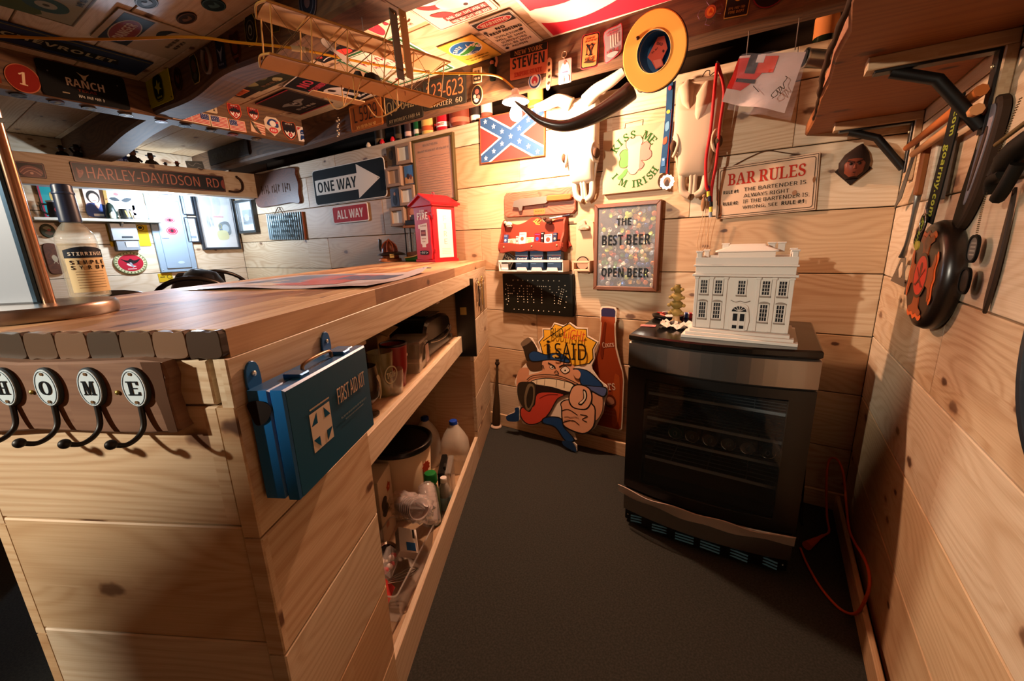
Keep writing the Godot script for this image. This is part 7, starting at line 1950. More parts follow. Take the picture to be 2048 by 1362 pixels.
func make_fridge() -> void:
	var o := thing("drinks_fridge", "black glass-fronted drinks fridge with a bowed steel band along the back wall", "fridge", at(-0.145, 0, 0))
	var black := col("0c0b0a", 0.3)
	var steel := col("9a948e", 0.24, 0.95)
	for q in [[-0.3, 0.02], [0.3, 0.02]]:
		obj(o, "side_wall", box(q[1], 0.79, 0.46, 0.003), black, at(q[0], 0.435, 0.29))
	obj(o, "back_wall", box(0.6, 0.79, 0.02, 0.002), black, at(0, 0.435, 0.07))
	obj(o, "ceiling_panel", box(0.6, 0.02, 0.46, 0.002), black, at(0, 0.82, 0.29))
	obj(o, "floor_panel", box(0.6, 0.1, 0.46, 0.002), black, at(0, 0.1, 0.29))
	bowed(o, "top", 0.832, 0.86, -0.31, 0.31, 0.06, 0.585, 0.05, col("100e0c", 0.14), 0.006)
	bowed(o, "handle_band", 0.722, 0.828, -0.31, 0.31, 0.52, 0.58, 0.045, steel, 0.006)
	bowed(o, "door_stile", 0.175, 0.72, -0.31, -0.235, 0.535, 0.575, 0.04, black)
	bowed(o, "door_stile", 0.175, 0.72, 0.235, 0.31, 0.535, 0.575, 0.04, black)
	bowed(o, "door_rail", 0.68, 0.72, -0.235, 0.235, 0.535, 0.575, 0.04, black)
	bowed(o, "door_rail", 0.175, 0.225, -0.235, 0.235, 0.535, 0.575, 0.04, black)
	bowed(o, "glass_pane", 0.225, 0.68, -0.237, 0.237, 0.585, 0.588, 0.026, glass("1a2024", 0.3, 0.04), 0.0)
	for k in 4:
		var y: float = [0.3, 0.395, 0.485, 0.595][k]
		var st := mb()
		for i in 12:
			add_tube(st, [Vector3(-0.28, y, 0.12 + i * 0.034), Vector3(0.28, y, 0.12 + i * 0.034)], 0.002, 5)
		for x: float in [-0.28, -0.14, 0.0, 0.14, 0.28]:
			add_tube(st, [Vector3(x, y - 0.003, 0.1), Vector3(x, y - 0.003, 0.5)], 0.0025, 5)
		obj(o, "wire_shelf", st.commit(), col("8a9294", 0.3, 0.8))
		obj(o, "shelf_front", box(0.56, 0.012, 0.006, 0.001), col("c8d4d8", 0.3, 0.3), at(0, y, 0.505))
	obj(o, "drawer_front", box(0.5, 0.07, 0.01, 0.002), col("3a2c18", 0.5), at(0, 0.255, 0.49))
	bowed(o, "kick_plate", 0.068, 0.172, -0.305, 0.305, 0.53, 0.585, 0.04, steel, 0.004)
	bowed(o, "grille", 0.012, 0.066, -0.3, 0.3, 0.4, 0.57, 0.04, col("0e1216", 0.35, 0.3))
	for g in 6:
		for k in 3:
			var x := -0.235 + 0.094 * g
			obj(o, "vent_slat", box(0.07, 0.005, 0.006, 0.001), col("64aee0", 0.3, 0.2), turned(x, 0.026 + 0.013 * k, 0.57 + 0.043 * (1.0 - pow(x / 0.31, 2.0)), 0, -rad_to_deg(atan(-2 * 0.04 * x / 0.0961)) * -1.0, 0))
	for x: float in [-0.286, 0.286]:
		obj(o, "grille_screw", ball(0.004), col("a0b0b8", 0.2, 0.9), at(x, 0.04, 0.578))
	for x: float in [-0.26, 0.26]:
		for z: float in [0.12, 0.5]:
			obj(o, "foot", lathe([0, 0, 18, 0, 18, 20, 0, 20], 14), black, at(x, 0, z))
	for k in 6:
		var c := thing("drink_can", ["leftmost green-topped can lying end-on in the dark fridge", "second can from the left in the fridge row, dull gold end", "third can from the left in the fridge row, pale end", "fourth can from the left in the fridge row, grey end", "fifth can from the left in the fridge row, the lowest bright end", "rightmost dim can in the fridge row"][k], "can", turned(-0.275 + 0.066 * k, 0.432, 0.49, 90, 0, 0), "cans on the fridge shelf")
		obj(c, "body", lathe([0, -120, 24, -118, 33, -108, 33, -12, 27, -1, 26, 2, 24, 1, 24, -3, 0, -4], 24), col(["3a6a4c", "7a6a3c", "8a8478", "7a7c7a", "a0a0a0", "4a4c4a"][k], 0.3, 0.5))
		obj(c, "rim", lathe([24, -3, 24, 2, 26, 3, 27, 0], 24), col("b8b8b4", 0.2, 0.9))
		obj(c, "ring_pull", ring(ell(0.008, 0.011), ell(0.005, 0.008), 0.0015), col("c8c8c4", 0.2, 0.9), turned(0, -0.003, 0.004, -90, 0, 0))
	# strip of packing film peeling from the door's foot
	o = thing("packing_film", "peeling strip of clear packing film along the foot of the fridge door", "film", at(-0.145, 0.171, 0))
	var rows: Array = [[], [], []]
	for i in 25:
		var x := -0.33 + 0.64 * i / 24.0
		var z := 0.59 + 0.042 * (1.0 - pow(x / 0.31, 2.0))
		for j in 3:
			rows[j].append(Vector3(x, 0.012 - 0.02 * j + 0.004 * sin(i * 0.9 + j), z + 0.004 + 0.012 * (1 - j) * (0.4 + 0.6 * sin(i * 0.37)) * (1.0 if j == 0 else 0.4)))
	obj(o, "film_sheet", grid(rows, false, true), glass("d8ccc4", 0.45, 0.3))
	obj(o, "folded_edge", tube(rows[0], 0.0025, 6, 0.5), col("c0aca0", 0.4))

func make_house() -> void:
	var o := thing("model_house", "white wooden model mansion with rows of small windows on top of the fridge", "model house", at(-0.085, 0.8605, 0.42))
	var white := col("cdc6bc", 0.6)
	var line := col("8a7f74", 0.7)
	for k in 3:
		obj(o, "base_step", box(0.362 - 0.024 * k, 0.0105, 0.29 - 0.024 * k, 0.001), white, at(0, 0.005 + 0.0105 * k, 0))
	obj(o, "body_block", box(0.3, 0.196, 0.2, 0.001), white, at(0, 0.13, -0.004))
	obj(o, "cornice", box(0.322, 0.008, 0.226, 0.001), white, at(0, 0.228, -0.002))
	obj(o, "frieze", box(0.306, 0.028, 0.208, 0.001), white, at(0, 0.246, -0.004))
	obj(o, "cornice", box(0.318, 0.006, 0.222, 0.001), white, at(0, 0.262, -0.002))
	for k in 4:
		var wd: float = [0.31, 0.2][k % 2]
		obj(o, "parapet", box(wd, 0.026, 0.005, 0.0005), white, Transform3D(Basis(Vector3.UP, PI / 2 * k), Vector3(0, 0.278, -0.004) + Basis(Vector3.UP, PI / 2 * k) * Vector3(0, 0, [0.102, 0.152][k % 2])))
	for x: float in [-0.144, 0.144]:
		for z: float in [-0.1, 0.09]:
			obj(o, "corner_post", box(0.018, 0.03, 0.018, 0.002), white, at(x, 0.294, z))
			obj(o, "post_cap", box(0.024, 0.006, 0.024, 0.001), white, at(x, 0.311, z))
	obj(o, "attic_block", box(0.18, 0.034, 0.11, 0.001), white, at(0.0, 0.29, -0.02))
	obj(o, "attic_roof", loft([[Vector3(0, 0.307, -0.02), 0.1, 0.062, 0.12], [Vector3(0, 0.312, -0.02), 0.1, 0.062, 0.12], [Vector3(0, 0.326, -0.02), 0.06, 0.03, 0.12], [Vector3(0, 0.333, -0.02), 0.056, 0.026, 0.12], [Vector3(0, 0.334, -0.02), 0.001, 0.001, 0.12]], 28), white)
	for x: float in [-0.075, 0.075, 0.105]:
		obj(o, "chimney", box(0.022, 0.03, 0.016, 0.001), white, at(x, 0.318, -0.06))
		obj(o, "chimney_cap", box(0.028, 0.005, 0.022, 0.001), white, at(x, 0.335, -0.06))
	var fz := 0.0965
	# pilasters between the bays
	for x: float in [-0.146, -0.096, -0.05, 0.05, 0.096, 0.146]:
		obj(o, "pilaster", box(0.011, 0.188, 0.006, 0.001), white, at(x, 0.128, fz))
		obj(o, "capital", box(0.016, 0.008, 0.009, 0.001), white, at(x, 0.219, fz))
	for r in 2:
		for c in 5:
			if r == 1 and c == 2:
				continue
			var x: float = [-0.121, -0.073, 0.0, 0.073, 0.121][c]
			var y: float = [0.186, 0.1][r]
			var h: float = [0.048, 0.058][r]
			var w := obj(o, "window", box(0.0225, h, 0.002, 0.0), col("14161a", 0.3), at(x, y, fz))
			var st := mb()
			for i in 4:
				add_box(st, 0.0016, h, 0.002, Vector3(-0.0112 + 0.0075 * i, 0, 0.0015))
			for i in 5:
				add_box(st, 0.0235, 0.0016, 0.002, Vector3(0, -h / 2 + h / 4 * i, 0.0015))
			obj(w, "glazing_bars", st.commit(), white)
			obj(w, "casing", ring(rr(0.03, h + 0.008), rr(0.023, h), 0.003), white)
			obj(w, "sill", box(0.032, 0.005, 0.008, 0.001), line, at(0, -h / 2 - 0.005, 0.002))
			if r == 1:
				obj(w, "hood", ext(ell(0.016, 0.007, 0, 0, 12, 0, 180), 0.005), line, at(0, h / 2 + 0.003, 0))
	# double doors under a fanlight
	obj(o, "door_case", ext(smooth(pts([-30, 0, 30, 0, 30, 70, 22, 90, 0, 98, -22, 90, -30, 70]), true, 2), 0.004, 0.001), white, at(0, 0.034, fz))
	for s: int in [-1, 1]:
		var d := obj(o, "door", box(0.021, 0.064, 0.003, 0.0005), white, at(s * 0.011, 0.066, fz + 0.004))
		obj(d, "upper_pane", box(0.014, 0.026, 0.002, 0.0), col("14161a", 0.3), at(0, 0.014, 0.0012))
		obj(d, "lower_pane", box(0.014, 0.012, 0.002, 0.0), col("14161a", 0.3), at(0, -0.021, 0.0012))
	obj(o, "fanlight", ext(ell(0.023, 0.019, 0, 0, 16, 0, 180), 0.0015), col("14161a", 0.3), at(0, 0.101, fz + 0.0045))
	for k in 5:
		obj(o, "fan_bar", box(0.0018, 0.02, 0.0015, 0.0), white, Transform3D(Basis(Vector3(0, 0, 1), deg_to_rad(-60 + 30 * k)), Vector3(0, 0.101, fz + 0.0065)) * at(0, 0.01, 0))
	obj(o, "fan_arch", ring(ell(0.027, 0.023, 0, 0, 24, 0, 180), ell(0.023, 0.019, 0, 0, 24, 0, 180), 0.003), white, at(0, 0.101, fz + 0.0045))
	obj(o, "swag", tube(curve(v3([-30, 140, 98, -15, 134, 99, 0, 138, 99, 15, 134, 99, 30, 140, 98]), 4), 0.0014, 6), line)

func make_fridge_top() -> void:
	var y := 0.8605
	var o := thing("snack_dish", "shallow round black dish with red and white wrappers on the fridge's back corner", "dish", at(-0.39, y, 0.2))
	obj(o, "dish", lathe([0, 0, 58, 0, 66, 6, 70, 18, 67, 18, 62, 8, 0, 6], 36), col("120f0d", 0.25))
	for k in 6:
		obj(o, "wrapper", ext(smooth(pts([-18, -8, 16, -12, 22, 6, 0, 14, -20, 8])), 0.002), col(["b8342c", "d8c8bc", "c87464"][k % 3], 0.5), Transform3D(Basis.from_euler(Vector3(-1.4 + 0.1 * k, 0.9 * k, 0)), Vector3(0.03 * cos(k * 1.1), 0.014 + 0.002 * k, 0.03 * sin(k * 1.1))))
	o = thing("small_card", "small pink-red card lying flat on the left front of the fridge", "card", turned(-0.425, y + 0.001, 0.412, -90, 8, 0))
	obj(o, "sheet", ext(rr(0.062, 0.04, 0.002), 0.0012), col("b8706c", 0.5))
	ink(o, [["r", 0, 6, 46, 4, "d8c0b8"], ["r", 0, -6, 38, 3, "8a3a34"]], 0.0014)
	o = thing("crumpled_wrapper", "crumpled black and white printed paper beside the model house", "paper", at(-0.315, y, 0.4))
	var rows: Array = []
	for j in 9:
		var r: Array = []
		for i in 11:
			r.append(Vector3(-0.065 + 0.013 * i, 0.012 + 0.008 * sin(i * 1.7 + j * 0.8) + 0.005 * sin(j * 2.3 + i), -0.06 + 0.014 * j))
		rows.append(r)
	obj(o, "sheet", grid(rows, false, true), col("cfc4b8", 0.6))
	for k in 5:
		var pr: Array = []
		for j in 3:
			var r: Array = []
			for i in 3:
				r.append(rows[1 + k % 4 + j][1 + k * 1 + i] + Vector3(0, 0.0015, 0))
			pr.append(r)
		obj(o, "dark_print", grid(pr, false, true), col(["241f1c", "4a4440"][k % 2], 0.6))
	o = thing("carved_totem", "small olive-brown stacked animal carving left of the model house", "carving", at(-0.335, y, 0.3))
	var ol := col("8a7440", 0.5)
	for k in 4:
		obj(o, "stacked_animal", loft([[Vector3(0, 0.03 + 0.034 * k, 0), 0.012, 0.012], [Vector3(0.004, 0.044 + 0.034 * k, 0.002), [0.026, 0.03, 0.026, 0.02][k], 0.02], [Vector3(-0.004, 0.058 + 0.034 * k, 0), [0.024, 0.026, 0.022, 0.014][k], 0.018], [Vector3(0, 0.066 + 0.034 * k, 0), 0.01, 0.01]], 14), [ol, col("6a5a2c", 0.5)][k % 2])
		for s: int in [-1, 1]:
			obj(o, "paw", ball(0.008), ol, at(s * [0.026, 0.03, 0.026, 0.02][k], 0.046 + 0.034 * k, 0.012))
	obj(o, "base", lathe([0, 0, 24, 0, 24, 8, 16, 14, 14, 32, 0, 32], 16), col("b09068", 0.5))
	o = thing("flag_wristband", "small blue and white striped band lying behind the wrapper on the fridge", "band", turned(-0.335, y + 0.012, 0.16, 0, 14, 0))
	obj(o, "band", box(0.1, 0.022, 0.03, 0.004), col("c8ccd4", 0.5))
	for k in 5:
		obj(o, "stripe", box(0.012, 0.0225, 0.0306, 0.0), col(["24408a", "24408a", "a83440", "24408a", "a83440"][k], 0.5), at(-0.036 + 0.018 * k, 0.0002, 0.0002))

const CUTOUT := [-316, 112, -302, 75, -228, 89, -211, 112, -194, 84, -129, 82, -66, 116, 26, 120, 87, 96, 117, 74, 91, 44, 100, 20, 153, -10, 187, -6, 185, 32, 155, 53, 182, 66, 164, 103, 233, 110, 288, 160, 313, 219, 331, 262, 339, 340, 350, 376, 345, 417, 296, 448, 252, 499, 245, 523, 261, 563, 255, 618, 276, 662, 213, 691, 209, 736, 143, 733, 94, 759, 55, 738, -6, 750, -26, 713, -84, 707, -80, 662, -112, 623, -95, 594, -96, 563, -129, 608, -151, 641, -174, 646, -233, 605, -215, 565, -181, 520, -175, 492, -210, 454, -250, 394, -267, 344, -252, 317, -242, 283, -232, 214, -218, 192, -253, 178, -261, 149, -304, 124]
const CUTOUT_INK := [
	["p", [-76, 703, -26, 705, -2, 743, 55, 731, 94, 752, 139, 725, 202, 729, 207, 685, 268, 660, 248, 617, 254, 562, 234, 532, 114, 496, 6, 510, -70, 538, -89, 595, -102, 623, -72, 657], "191512"],
	["p", [-71, 700, -23, 702, 1, 739, 56, 727, 94, 748, 137, 722, 198, 725, 203, 682, 261, 658, 242, 617, 248, 564, 228, 535, 112, 500, 9, 514, -64, 540, -83, 596, -95, 623, -67, 656], "d8a42c"],
	["q", [-227, 602, -174, 639, -114, 582, -124, 525, -178, 492, -211, 566], "2c2218"],
	["q", [-230, 604, -180, 643, -158, 622, -214, 583], "6a5a48"],
	["q", [-175, 492, -40, 506, -56, 462, -134, 434, -172, 454], "4a3420"],
	["q", [-234, 431, -172, 451, -164, 403, -183, 324, -230, 298, -252, 345], "c08a68"],
	["q", [-70, 506, 7, 528, 106, 520, 144, 496, 139, 460, 184, 416, 156, 371, -43, 380, -174, 360, -169, 402, -72, 446], "c8926e"],
	["q", [-173, 538, -130, 566, -54, 553, -7, 566, 54, 570, 106, 541, 103, 515, 22, 522, -40, 516, -109, 497, -155, 497], "191512"],
	["q", [-166, 537, -130, 561, -54, 547, -8, 560, 54, 565, 99, 539, 97, 522, 22, 528, -39, 522, -109, 504, -152, 504], "1c3c68"],
	["q", [-8, 547, 19, 559, 42, 547, 19, 535], "c8a040"],
	["q", [-22, 479, -2, 496, 18, 483, -3, 467], "191512"],
	["q", [-19, 480, -2, 493, 15, 483, -2, 469], "d8ccb8"],
	["q", [-7, 478, -2, 484, 4, 479, -2, 473], "191512"],
	["q", [51, 471, 84, 498, 116, 477, 83, 451], "191512"],
	["q", [57, 472, 84, 494, 111, 477, 83, 455], "d8ccb8"],
	["q", [79, 471, 84, 477, 90, 472, 83, 466], "191512"],
	["l", [-32, 503, -2, 492, 21, 476], 7, "191512"],
	["l", [44, 486, 68, 502, 122, 511], 7, "191512"],
	["l", [12, 448, 28, 463, 43, 447, 20, 438], 4, "191512"],
	["l", [-75, 474, -64, 482, -56, 462], 4, "191512"],
	["q", [-143, 373, -43, 409, 65, 412, 149, 397, 132, 344, 2, 352, -113, 352], "191512"],
	["q", [-136, 372, -43, 403, 65, 407, 141, 393, 126, 350, 2, 359, -109, 358], "dccfb0"],
	["l", [-101, 393, -103, 347], 3, "6a5a44"],
	["l", [-47, 399, -50, 352], 3, "6a5a44"],
	["l", [34, 407, 31, 360], 3, "6a5a44"],
	["l", [87, 412, 84, 365], 3, "6a5a44"],
	["l", [-174, 374, -135, 406, -42, 428, 66, 432, 172, 404], 5, "191512"],
	["q", [-117, 351, 2, 352, 128, 344, 62, 313, 0, 293, -107, 290], "211512"],
	["q", [-100, 297, -22, 326, 93, 329, 46, 290, -3, 192, -66, 119, -144, 88, -203, 118, -209, 189, -117, 219], "191512"],
	["q", [-95, 294, -22, 320, 82, 325, 40, 290, -9, 194, -69, 124, -144, 95, -197, 123, -201, 185, -113, 215], "b0402f"],
	["l", [-77, 272, -22, 305, 47, 318], 6, "6a2018"],
	["q", [-233, 344, -174, 363, -113, 362, -106, 276, -125, 204, -149, 172, -202, 204, -237, 270], "2e261c"],
	["q", [-185, 268, -166, 343, -136, 356, -114, 331, -116, 240, -149, 181, -175, 199], "6a5c44"],
	["q", [-168, 270, -148, 334, -125, 330, -124, 253, -148, 198, -165, 214], "251e16"],
	["q", [133, 491, 221, 495, 296, 448, 326, 416, 310, 379, 195, 399, 174, 464], "191512"],
	["q", [140, 487, 219, 489, 290, 444, 318, 415, 307, 386, 199, 405, 179, 463], "1c3c68"],
	["q", [136, 481, 167, 487, 186, 465, 173, 436, 147, 447], "c8926e"],
	["q", [264, 374, 317, 369, 326, 276, 291, 210, 272, 278], "c08a68"],
	["q", [194, 401, 272, 410, 343, 413, 348, 376, 326, 353, 264, 371], "191512"],
	["q", [203, 398, 272, 405, 337, 407, 340, 376, 323, 361, 267, 379], "4c5a86"],
	["q", [69, 275, 123, 305, 269, 305, 292, 231, 280, 160, 218, 110, 103, 127, 80, 175, 74, 237], "191512"],
	["q", [76, 271, 123, 298, 263, 299, 284, 230, 273, 163, 216, 119, 109, 135, 88, 179, 82, 238], "cf9a78"],
	["q", [118, 318, 141, 389, 195, 407, 252, 387, 266, 326, 237, 264, 168, 254, 130, 271], "191512"],
	["q", [125, 319, 147, 383, 195, 399, 245, 382, 258, 325, 231, 271, 170, 261, 138, 277], "d3a07e"],
	["q", [205, 377, 227, 371, 233, 330, 204, 284, 180, 290, 210, 327], "191512"],
	["q", [210, 368, 222, 363, 225, 329, 203, 295, 189, 295, 216, 328], "e2d6bc"],
	["l", [75, 224, 122, 242, 182, 220], 4, "191512"],
	["l", [88, 155, 151, 182, 196, 164], 4, "191512"],
	["l", [198, 228, 244, 226, 213, 202, 243, 191], 4, "191512"],
	["l", [97, 191, 120, 199, 136, 195, 167, 206, 190, 203], 2.4, "5a4030"],
	["l", [98, 171, 128, 180, 158, 179], 2.4, "5a4030"],
	["q", [-42, 156, 20, 180, 81, 179, 103, 128, 178, 66, 116, 42, 41, 112, -47, 119], "191512"],
	["q", [-34, 154, 20, 173, 77, 173, 97, 127, 167, 68, 118, 50, 45, 119, -35, 126], "1c3c68"],
	["q", [101, 44, 154, 50, 188, 11, 180, -5, 115, 11, 94, 29], "1a3050"],
	["q", [-311, 113, -250, 150, -249, 178, -219, 186, -216, 132, -223, 97, -298, 82], "1a3458"]
]

func make_cutouts() -> void:
	# flat printed board figures, cut to shape and leaned on the wall
	var o := thing("cartoon_cutout", "cut-out board of a shouting cartoon man in a blue cap with a yellow burst", "cutout", turned(-1.06, 0.012, 0.115, -7.0, 0, 0))
	obj(o, "board", ext(pts(CUTOUT), 0.006, 0.001), col("d6c8b4", 0.6))
	ink(o, CUTOUT_INK, 0.0062, 0.55)
	var k := col("191512", 0.55)
	var z := 0.0062 + 0.00025 * (CUTOUT_INK.size() + 1)
	write(o, "BUD", 0.022, 0.694, 0.082, 0.05, k, z, "r", 2)
	write(o, "LiGHt", 0.135, 0.69, 0.13, 0.056, col("b8482c", 0.55), z, "r", -4)
	write(o, "i", -0.03, 0.6, 0.022, 0.082, k, z, "b", 4)
	write(o, "SAID", 0.114, 0.59, 0.2, 0.096, k, z, "r", 4)
	obj(o, "strike_line", ext(stroke(pts([-66, 634, 10, 690, 98, 758]), 0.005), 0.0005), k, at(0, 0, z + 0.0005))
	# bottle-shaped board
	o = thing("bottle_cutout", "tall amber bottle-shaped cut-out board hung behind the fridge's left side", "cutout", on("back", -0.735, 0.16, 0.024))
	var half := [[0, 0], [78, 0], [92, 14], [94, 60], [94, 300], [88, 350], [66, 410], [46, 480], [38, 560], [36, 620], [40, 626], [40, 650], [37, 654], [40, 664], [40, 690], [32, 702], [0, 704]]
	var shape := func(grow: float) -> PackedVector2Array:
		var p := PackedVector2Array()
		for q in half:
			p.append(Vector2(q[0] + (grow if q[0] > 0 else 0), q[1] + (grow if q[1] > 350 else -grow)) * 0.001)
		for i in range(half.size() - 2, 0, -1):
			p.append(Vector2(-half[i][0] - grow, half[i][1] + (grow if half[i][1] > 350 else -grow)) * 0.001)
		return p
	obj(o, "board", ext(shape.call(7.0), 0.006, 0.001), col("d0bfa8", 0.6))
	obj(o, "amber_print", ext(shape.call(0.0), 0.0005), col("8c3a1a", 0.4), at(0, 0, 0.0061))
	ink(o, [["p", [-38, 656, 38, 656, 40, 690, 30, 702, -30, 702, -40, 690], "2c2440"], ["q", [-40, 30, -74, 60, -74, 290, -56, 330, -40, 300], "6a2814"], ["q", [40, 30, 78, 60, 78, 290, 60, 330, 44, 300], "a04a20"], ["q", [-24, 420, -14, 560, -10, 620, -22, 620, -30, 560, -40, 440], "6a2814"], ["t", 4, 498, 66, 30, "Coors", "d8c4ac", "s", 12], ["t", -12, 252, 126, 54, "Coors", "d8c4ac", "s", 12], ["e", 24, 166, 36, 40, "5a2412"], ["q", [0, 160, 14, 190, 40, 186, 50, 160, 34, 146, 10, 140], "9c6a50"], ["x", 10, 104, 90, 10, "b87a60"], ["x", 10, 84, 100, 8, "b87a60"]], 0.0068, 0.4)
	o = thing("can_cutout", "red and grey round-edged cut-out board showing between the other two cut-outs", "cutout", on("back", -0.84, 0.36, 0.008))
	obj(o, "board", ext(smooth(pts([-70, -120, 60, -120, 74, 0, 60, 120, -20, 170, -70, 120])), 0.006, 0.001), col("c8b4a4", 0.6))
	ink(o, [["q", [-60, 20, 50, 20, 52, 110, -20, 156, -60, 110], "a8302c"], ["q", [-60, -110, 50, -110, 60, 0, -60, 0], "7a7c94"], ["e", 0, 80, 30, 30, "d0b8a8"]], 0.0062)
	# small bat in the corner of the bar and the wall
	o = thing("wooden_bat", "small dark wooden bat standing on end where the bar meets the wall", "bat", turned(-1.492, 0, 0.072, -4, 0, -1))
	obj(o, "barrel", lathe([0, 14, 22, 14, 26, 22, 28, 60, 24, 150, 14, 260, 9, 340, 8, 440, 0, 440], 24), col("3a2a1a", 0.45))
	obj(o, "knob", lathe([0, 438, 10, 438, 16, 446, 16, 456, 10, 462, 12, 476, 4, 470, 0, 474], 20), col("2c2016", 0.45))
	obj(o, "stand", lathe([0, 0, 36, 0, 38, 4, 36, 12, 28, 16, 0, 16], 24), col("b8a08c", 0.5))

func make_cords() -> void:
	solo("power_cable", tube(curve(v3([172, 560, 120, 200, 420, 90, 210, 250, 100, 214, 120, 130, 216, 20, 190, 222, 8, 230]), 6), 0.004, 8), col("1a0e0a", 0.5), "dark power cable drooping down the right side of the fridge", "cable")
	var o := thing("extension_lead", "orange extension cord looping on the floor beside the fridge and up the wall", "cord", at(0, 0, 0))
	var orange := col("b84a1c", 0.5)
	obj(o, "cable", tube(curve(v3([205, 8, 400, 222, 7, 480, 250, 7, 570, 286, 7, 640, 318, 12, 672, 334, 70, 720, 342, 170, 740, 344, 205, 700, 342, 200, 620, 340, 165, 500, 338, 150, 400, 336, 190, 300, 334, 250, 160, 320, 270, 80, 296, 250, 60, 290, 180, 120, 300, 60, 190, 310, 12, 230, 290, 10, 270, 262, 12, 320]), 6), 0.0045, 8), orange)
	obj(o, "socket_end", tube(v3([268, 16, 310, 244, 16, 352, 226, 17, 384]), [0.008, 0.014, 0.017], 12), orange)
	obj(o, "strain_relief", tube(v3([286, 12, 276, 266, 16, 312]), 0.0065, 10), orange)

func make_dining() -> void:
	var o: Node3D
	# header board with its street sign
	o = thing("header_board", "long pale header board across the dining nook, carrying the street sign", "board", on("header", -0.77, 1.815, -0.03))
	obj(o, "board", ext(pts([-800, -112, 770, -96, 768, 118, -800, 84]), 0.03, 0.002), pine[3])
	obj(o, "shelf", box(1.56, 0.02, 0.14, 0.002), pine[4], at(-0.02, 0.066, -0.072))
	obj(o, "light_rail", box(1.5, 0.014, 0.1, 0.002), col("b8bcc0", 0.4), at(-0.02, -0.1, -0.052))
	sign_on("road_sign", "long black street sign with raised copper letters reading HARLEY-DAVIDSON RD", "sign", on("header", -0.77, 1.809, 0.004, 0.6), 955, 134, 10, 5, "10141c", [
		["f", 0, 0, 948, 127, 3.5, 9, "8a4c3a"], ["t", -60, 2, 690, 76, "HARLEY-DAVIDSON", "c07058", "r"], ["t", 384, 2, 92, 72, "RD", "c07058", "r"],
		["q", [-452, 30, -438, 10, -424, 20, -420, 0, -436, -30, -452, -36], "8a3c30"], ["o", -436, 0, 12, 14, 4, "b06450"], ["q", [470, 30, 452, 24, 446, 0, 452, -30, 470, -36], "8a3c30"]], "", 0.3, 0.2)
	var sg: Node3D = get_node("road_sign")
	sign_on("copper_plate", "dark plate with an embossed copper winged emblem left of the street sign", "sign", on("header", -1.44, 1.79, 0.004), 130, 96, 8, 4, "1a1410", [["f", 0, 0, 122, 88, 3, 8, "8a4c3a"], ["q", [-54, -10, -30, 20, 10, 26, 50, 0, 40, -36, 0, -40, -40, -36], "6a2c20"], ["l", [-50, -20, -20, 10, 20, 10, 50, -20], 4, "b87a64"], ["l", [-40, -30, -10, -6, 14, -8, 40, -30], 4, "c08a74"], ["e", 0, -20, 8, 8, "d0a088"]], "", 0.3, 0.3)
	o = thing("curved_hook", "dark curved horn-shaped hook on the right end of the header board", "hook", on("header", -0.2, 1.82, 0.004))
	obj(o, "horn", tube(curve(v3([16, 66, 8, 44, 40, 12, 54, 0, 14, 40, -44, 14, -6, -66, 12, -70, -62, 8]), 5), 0.009, 8), col("3a2418", 0.4))
	obj(o, "tip", ball(0.009), col("2a1a10", 0.4), at(0.016, 0.068, 0.008))
	# figures along the top of the header
	var xs := [-1.25, -1.17, -1.085, -0.86, -0.75, -0.66, -0.58, -1.02]
	var hs := [0.1, 0.12, 0.13, 0.15, 0.13, 0.07, 0.09, 0.07]
	for k in 8:
		var t := thing("wooden_figurine", ["little dark figure at the left of the row on the header board", "dark figure with raised arms second on the header board", "dark standing figure just left of the blue can on the header board", "tall dark figure in a wide hat right of the blue can", "dark round-hatted figure in the middle of the header board", "smallest dark figure on the header board, between hat and red cap", "stubby figure with a reddish cap on the header board", "slim dark figure touching the blue can's left side"][k], "figurine", on("header", xs[k], 1.892, -0.1) , "figurines on the header board")
		var h: float = hs[k]
		var dk := col(["1c1612", "2a2018", "18202a"][k % 3], 0.6)
		obj(t, "body", loft([[Vector3(0, 0, 0), h * 0.24, h * 0.2], [Vector3(0, h * 0.2, 0), h * 0.26, h * 0.2], [Vector3(0, h * 0.45, 0), h * 0.2, h * 0.16], [Vector3(0, h * 0.6, 0), h * 0.09, h * 0.09]], 12), dk)
		obj(t, "head", ball(0.5), col("4a3024", 0.6), Transform3D(Basis.IDENTITY.scaled(Vector3.ONE * h * 0.3), Vector3(0, h * 0.7, 0)))
		obj(t, "hat", lathe([0, h * 780, h * 260, h * 770, h * 250, h * 800, h * 140, h * 810, h * 120, h * 940, 0, h * 960], 14), col("7a2c1c", 0.6) if k == 6 else dk)
		for s: int in [-1, 1]:
			obj(t, "arm", tube([Vector3(s * h * 0.18, h * 0.48, 0), Vector3(s * h * 0.32, h * (0.7 if k == 1 else 0.3), h * 0.06)], h * 0.06, 6), dk)
	o = thing("blue_drink_can", "tall dark blue can with a pale emblem standing on the header board", "can", on("header", -0.955, 1.892, -0.08))
	obj(o, "body", lathe([0, 0, 46, 0, 50, 6, 50, 226, 44, 236, 44, 240, 0, 238], 32), col("13245c", 0.3, 0.3))
	obj(o, "emblem", ext(ell(0.022, 0.032), 0.001), col("c8a078", 0.5), at(0.006, 0.1, 0.05))
	write(o, "WILD", 0, 0.03, 0.07, 0.02, col("7a8ab8", 0.5), 0.051)
	o = thing("tin_sign", "small embossed grey tin panel leaning at the right end of the header board", "panel", on("header", -0.44, 1.94, -0.12, 6))
	obj(o, "sheet", box(0.13, 0.12, 0.005, 0.001), col("6a7478", 0.3, 0.6))
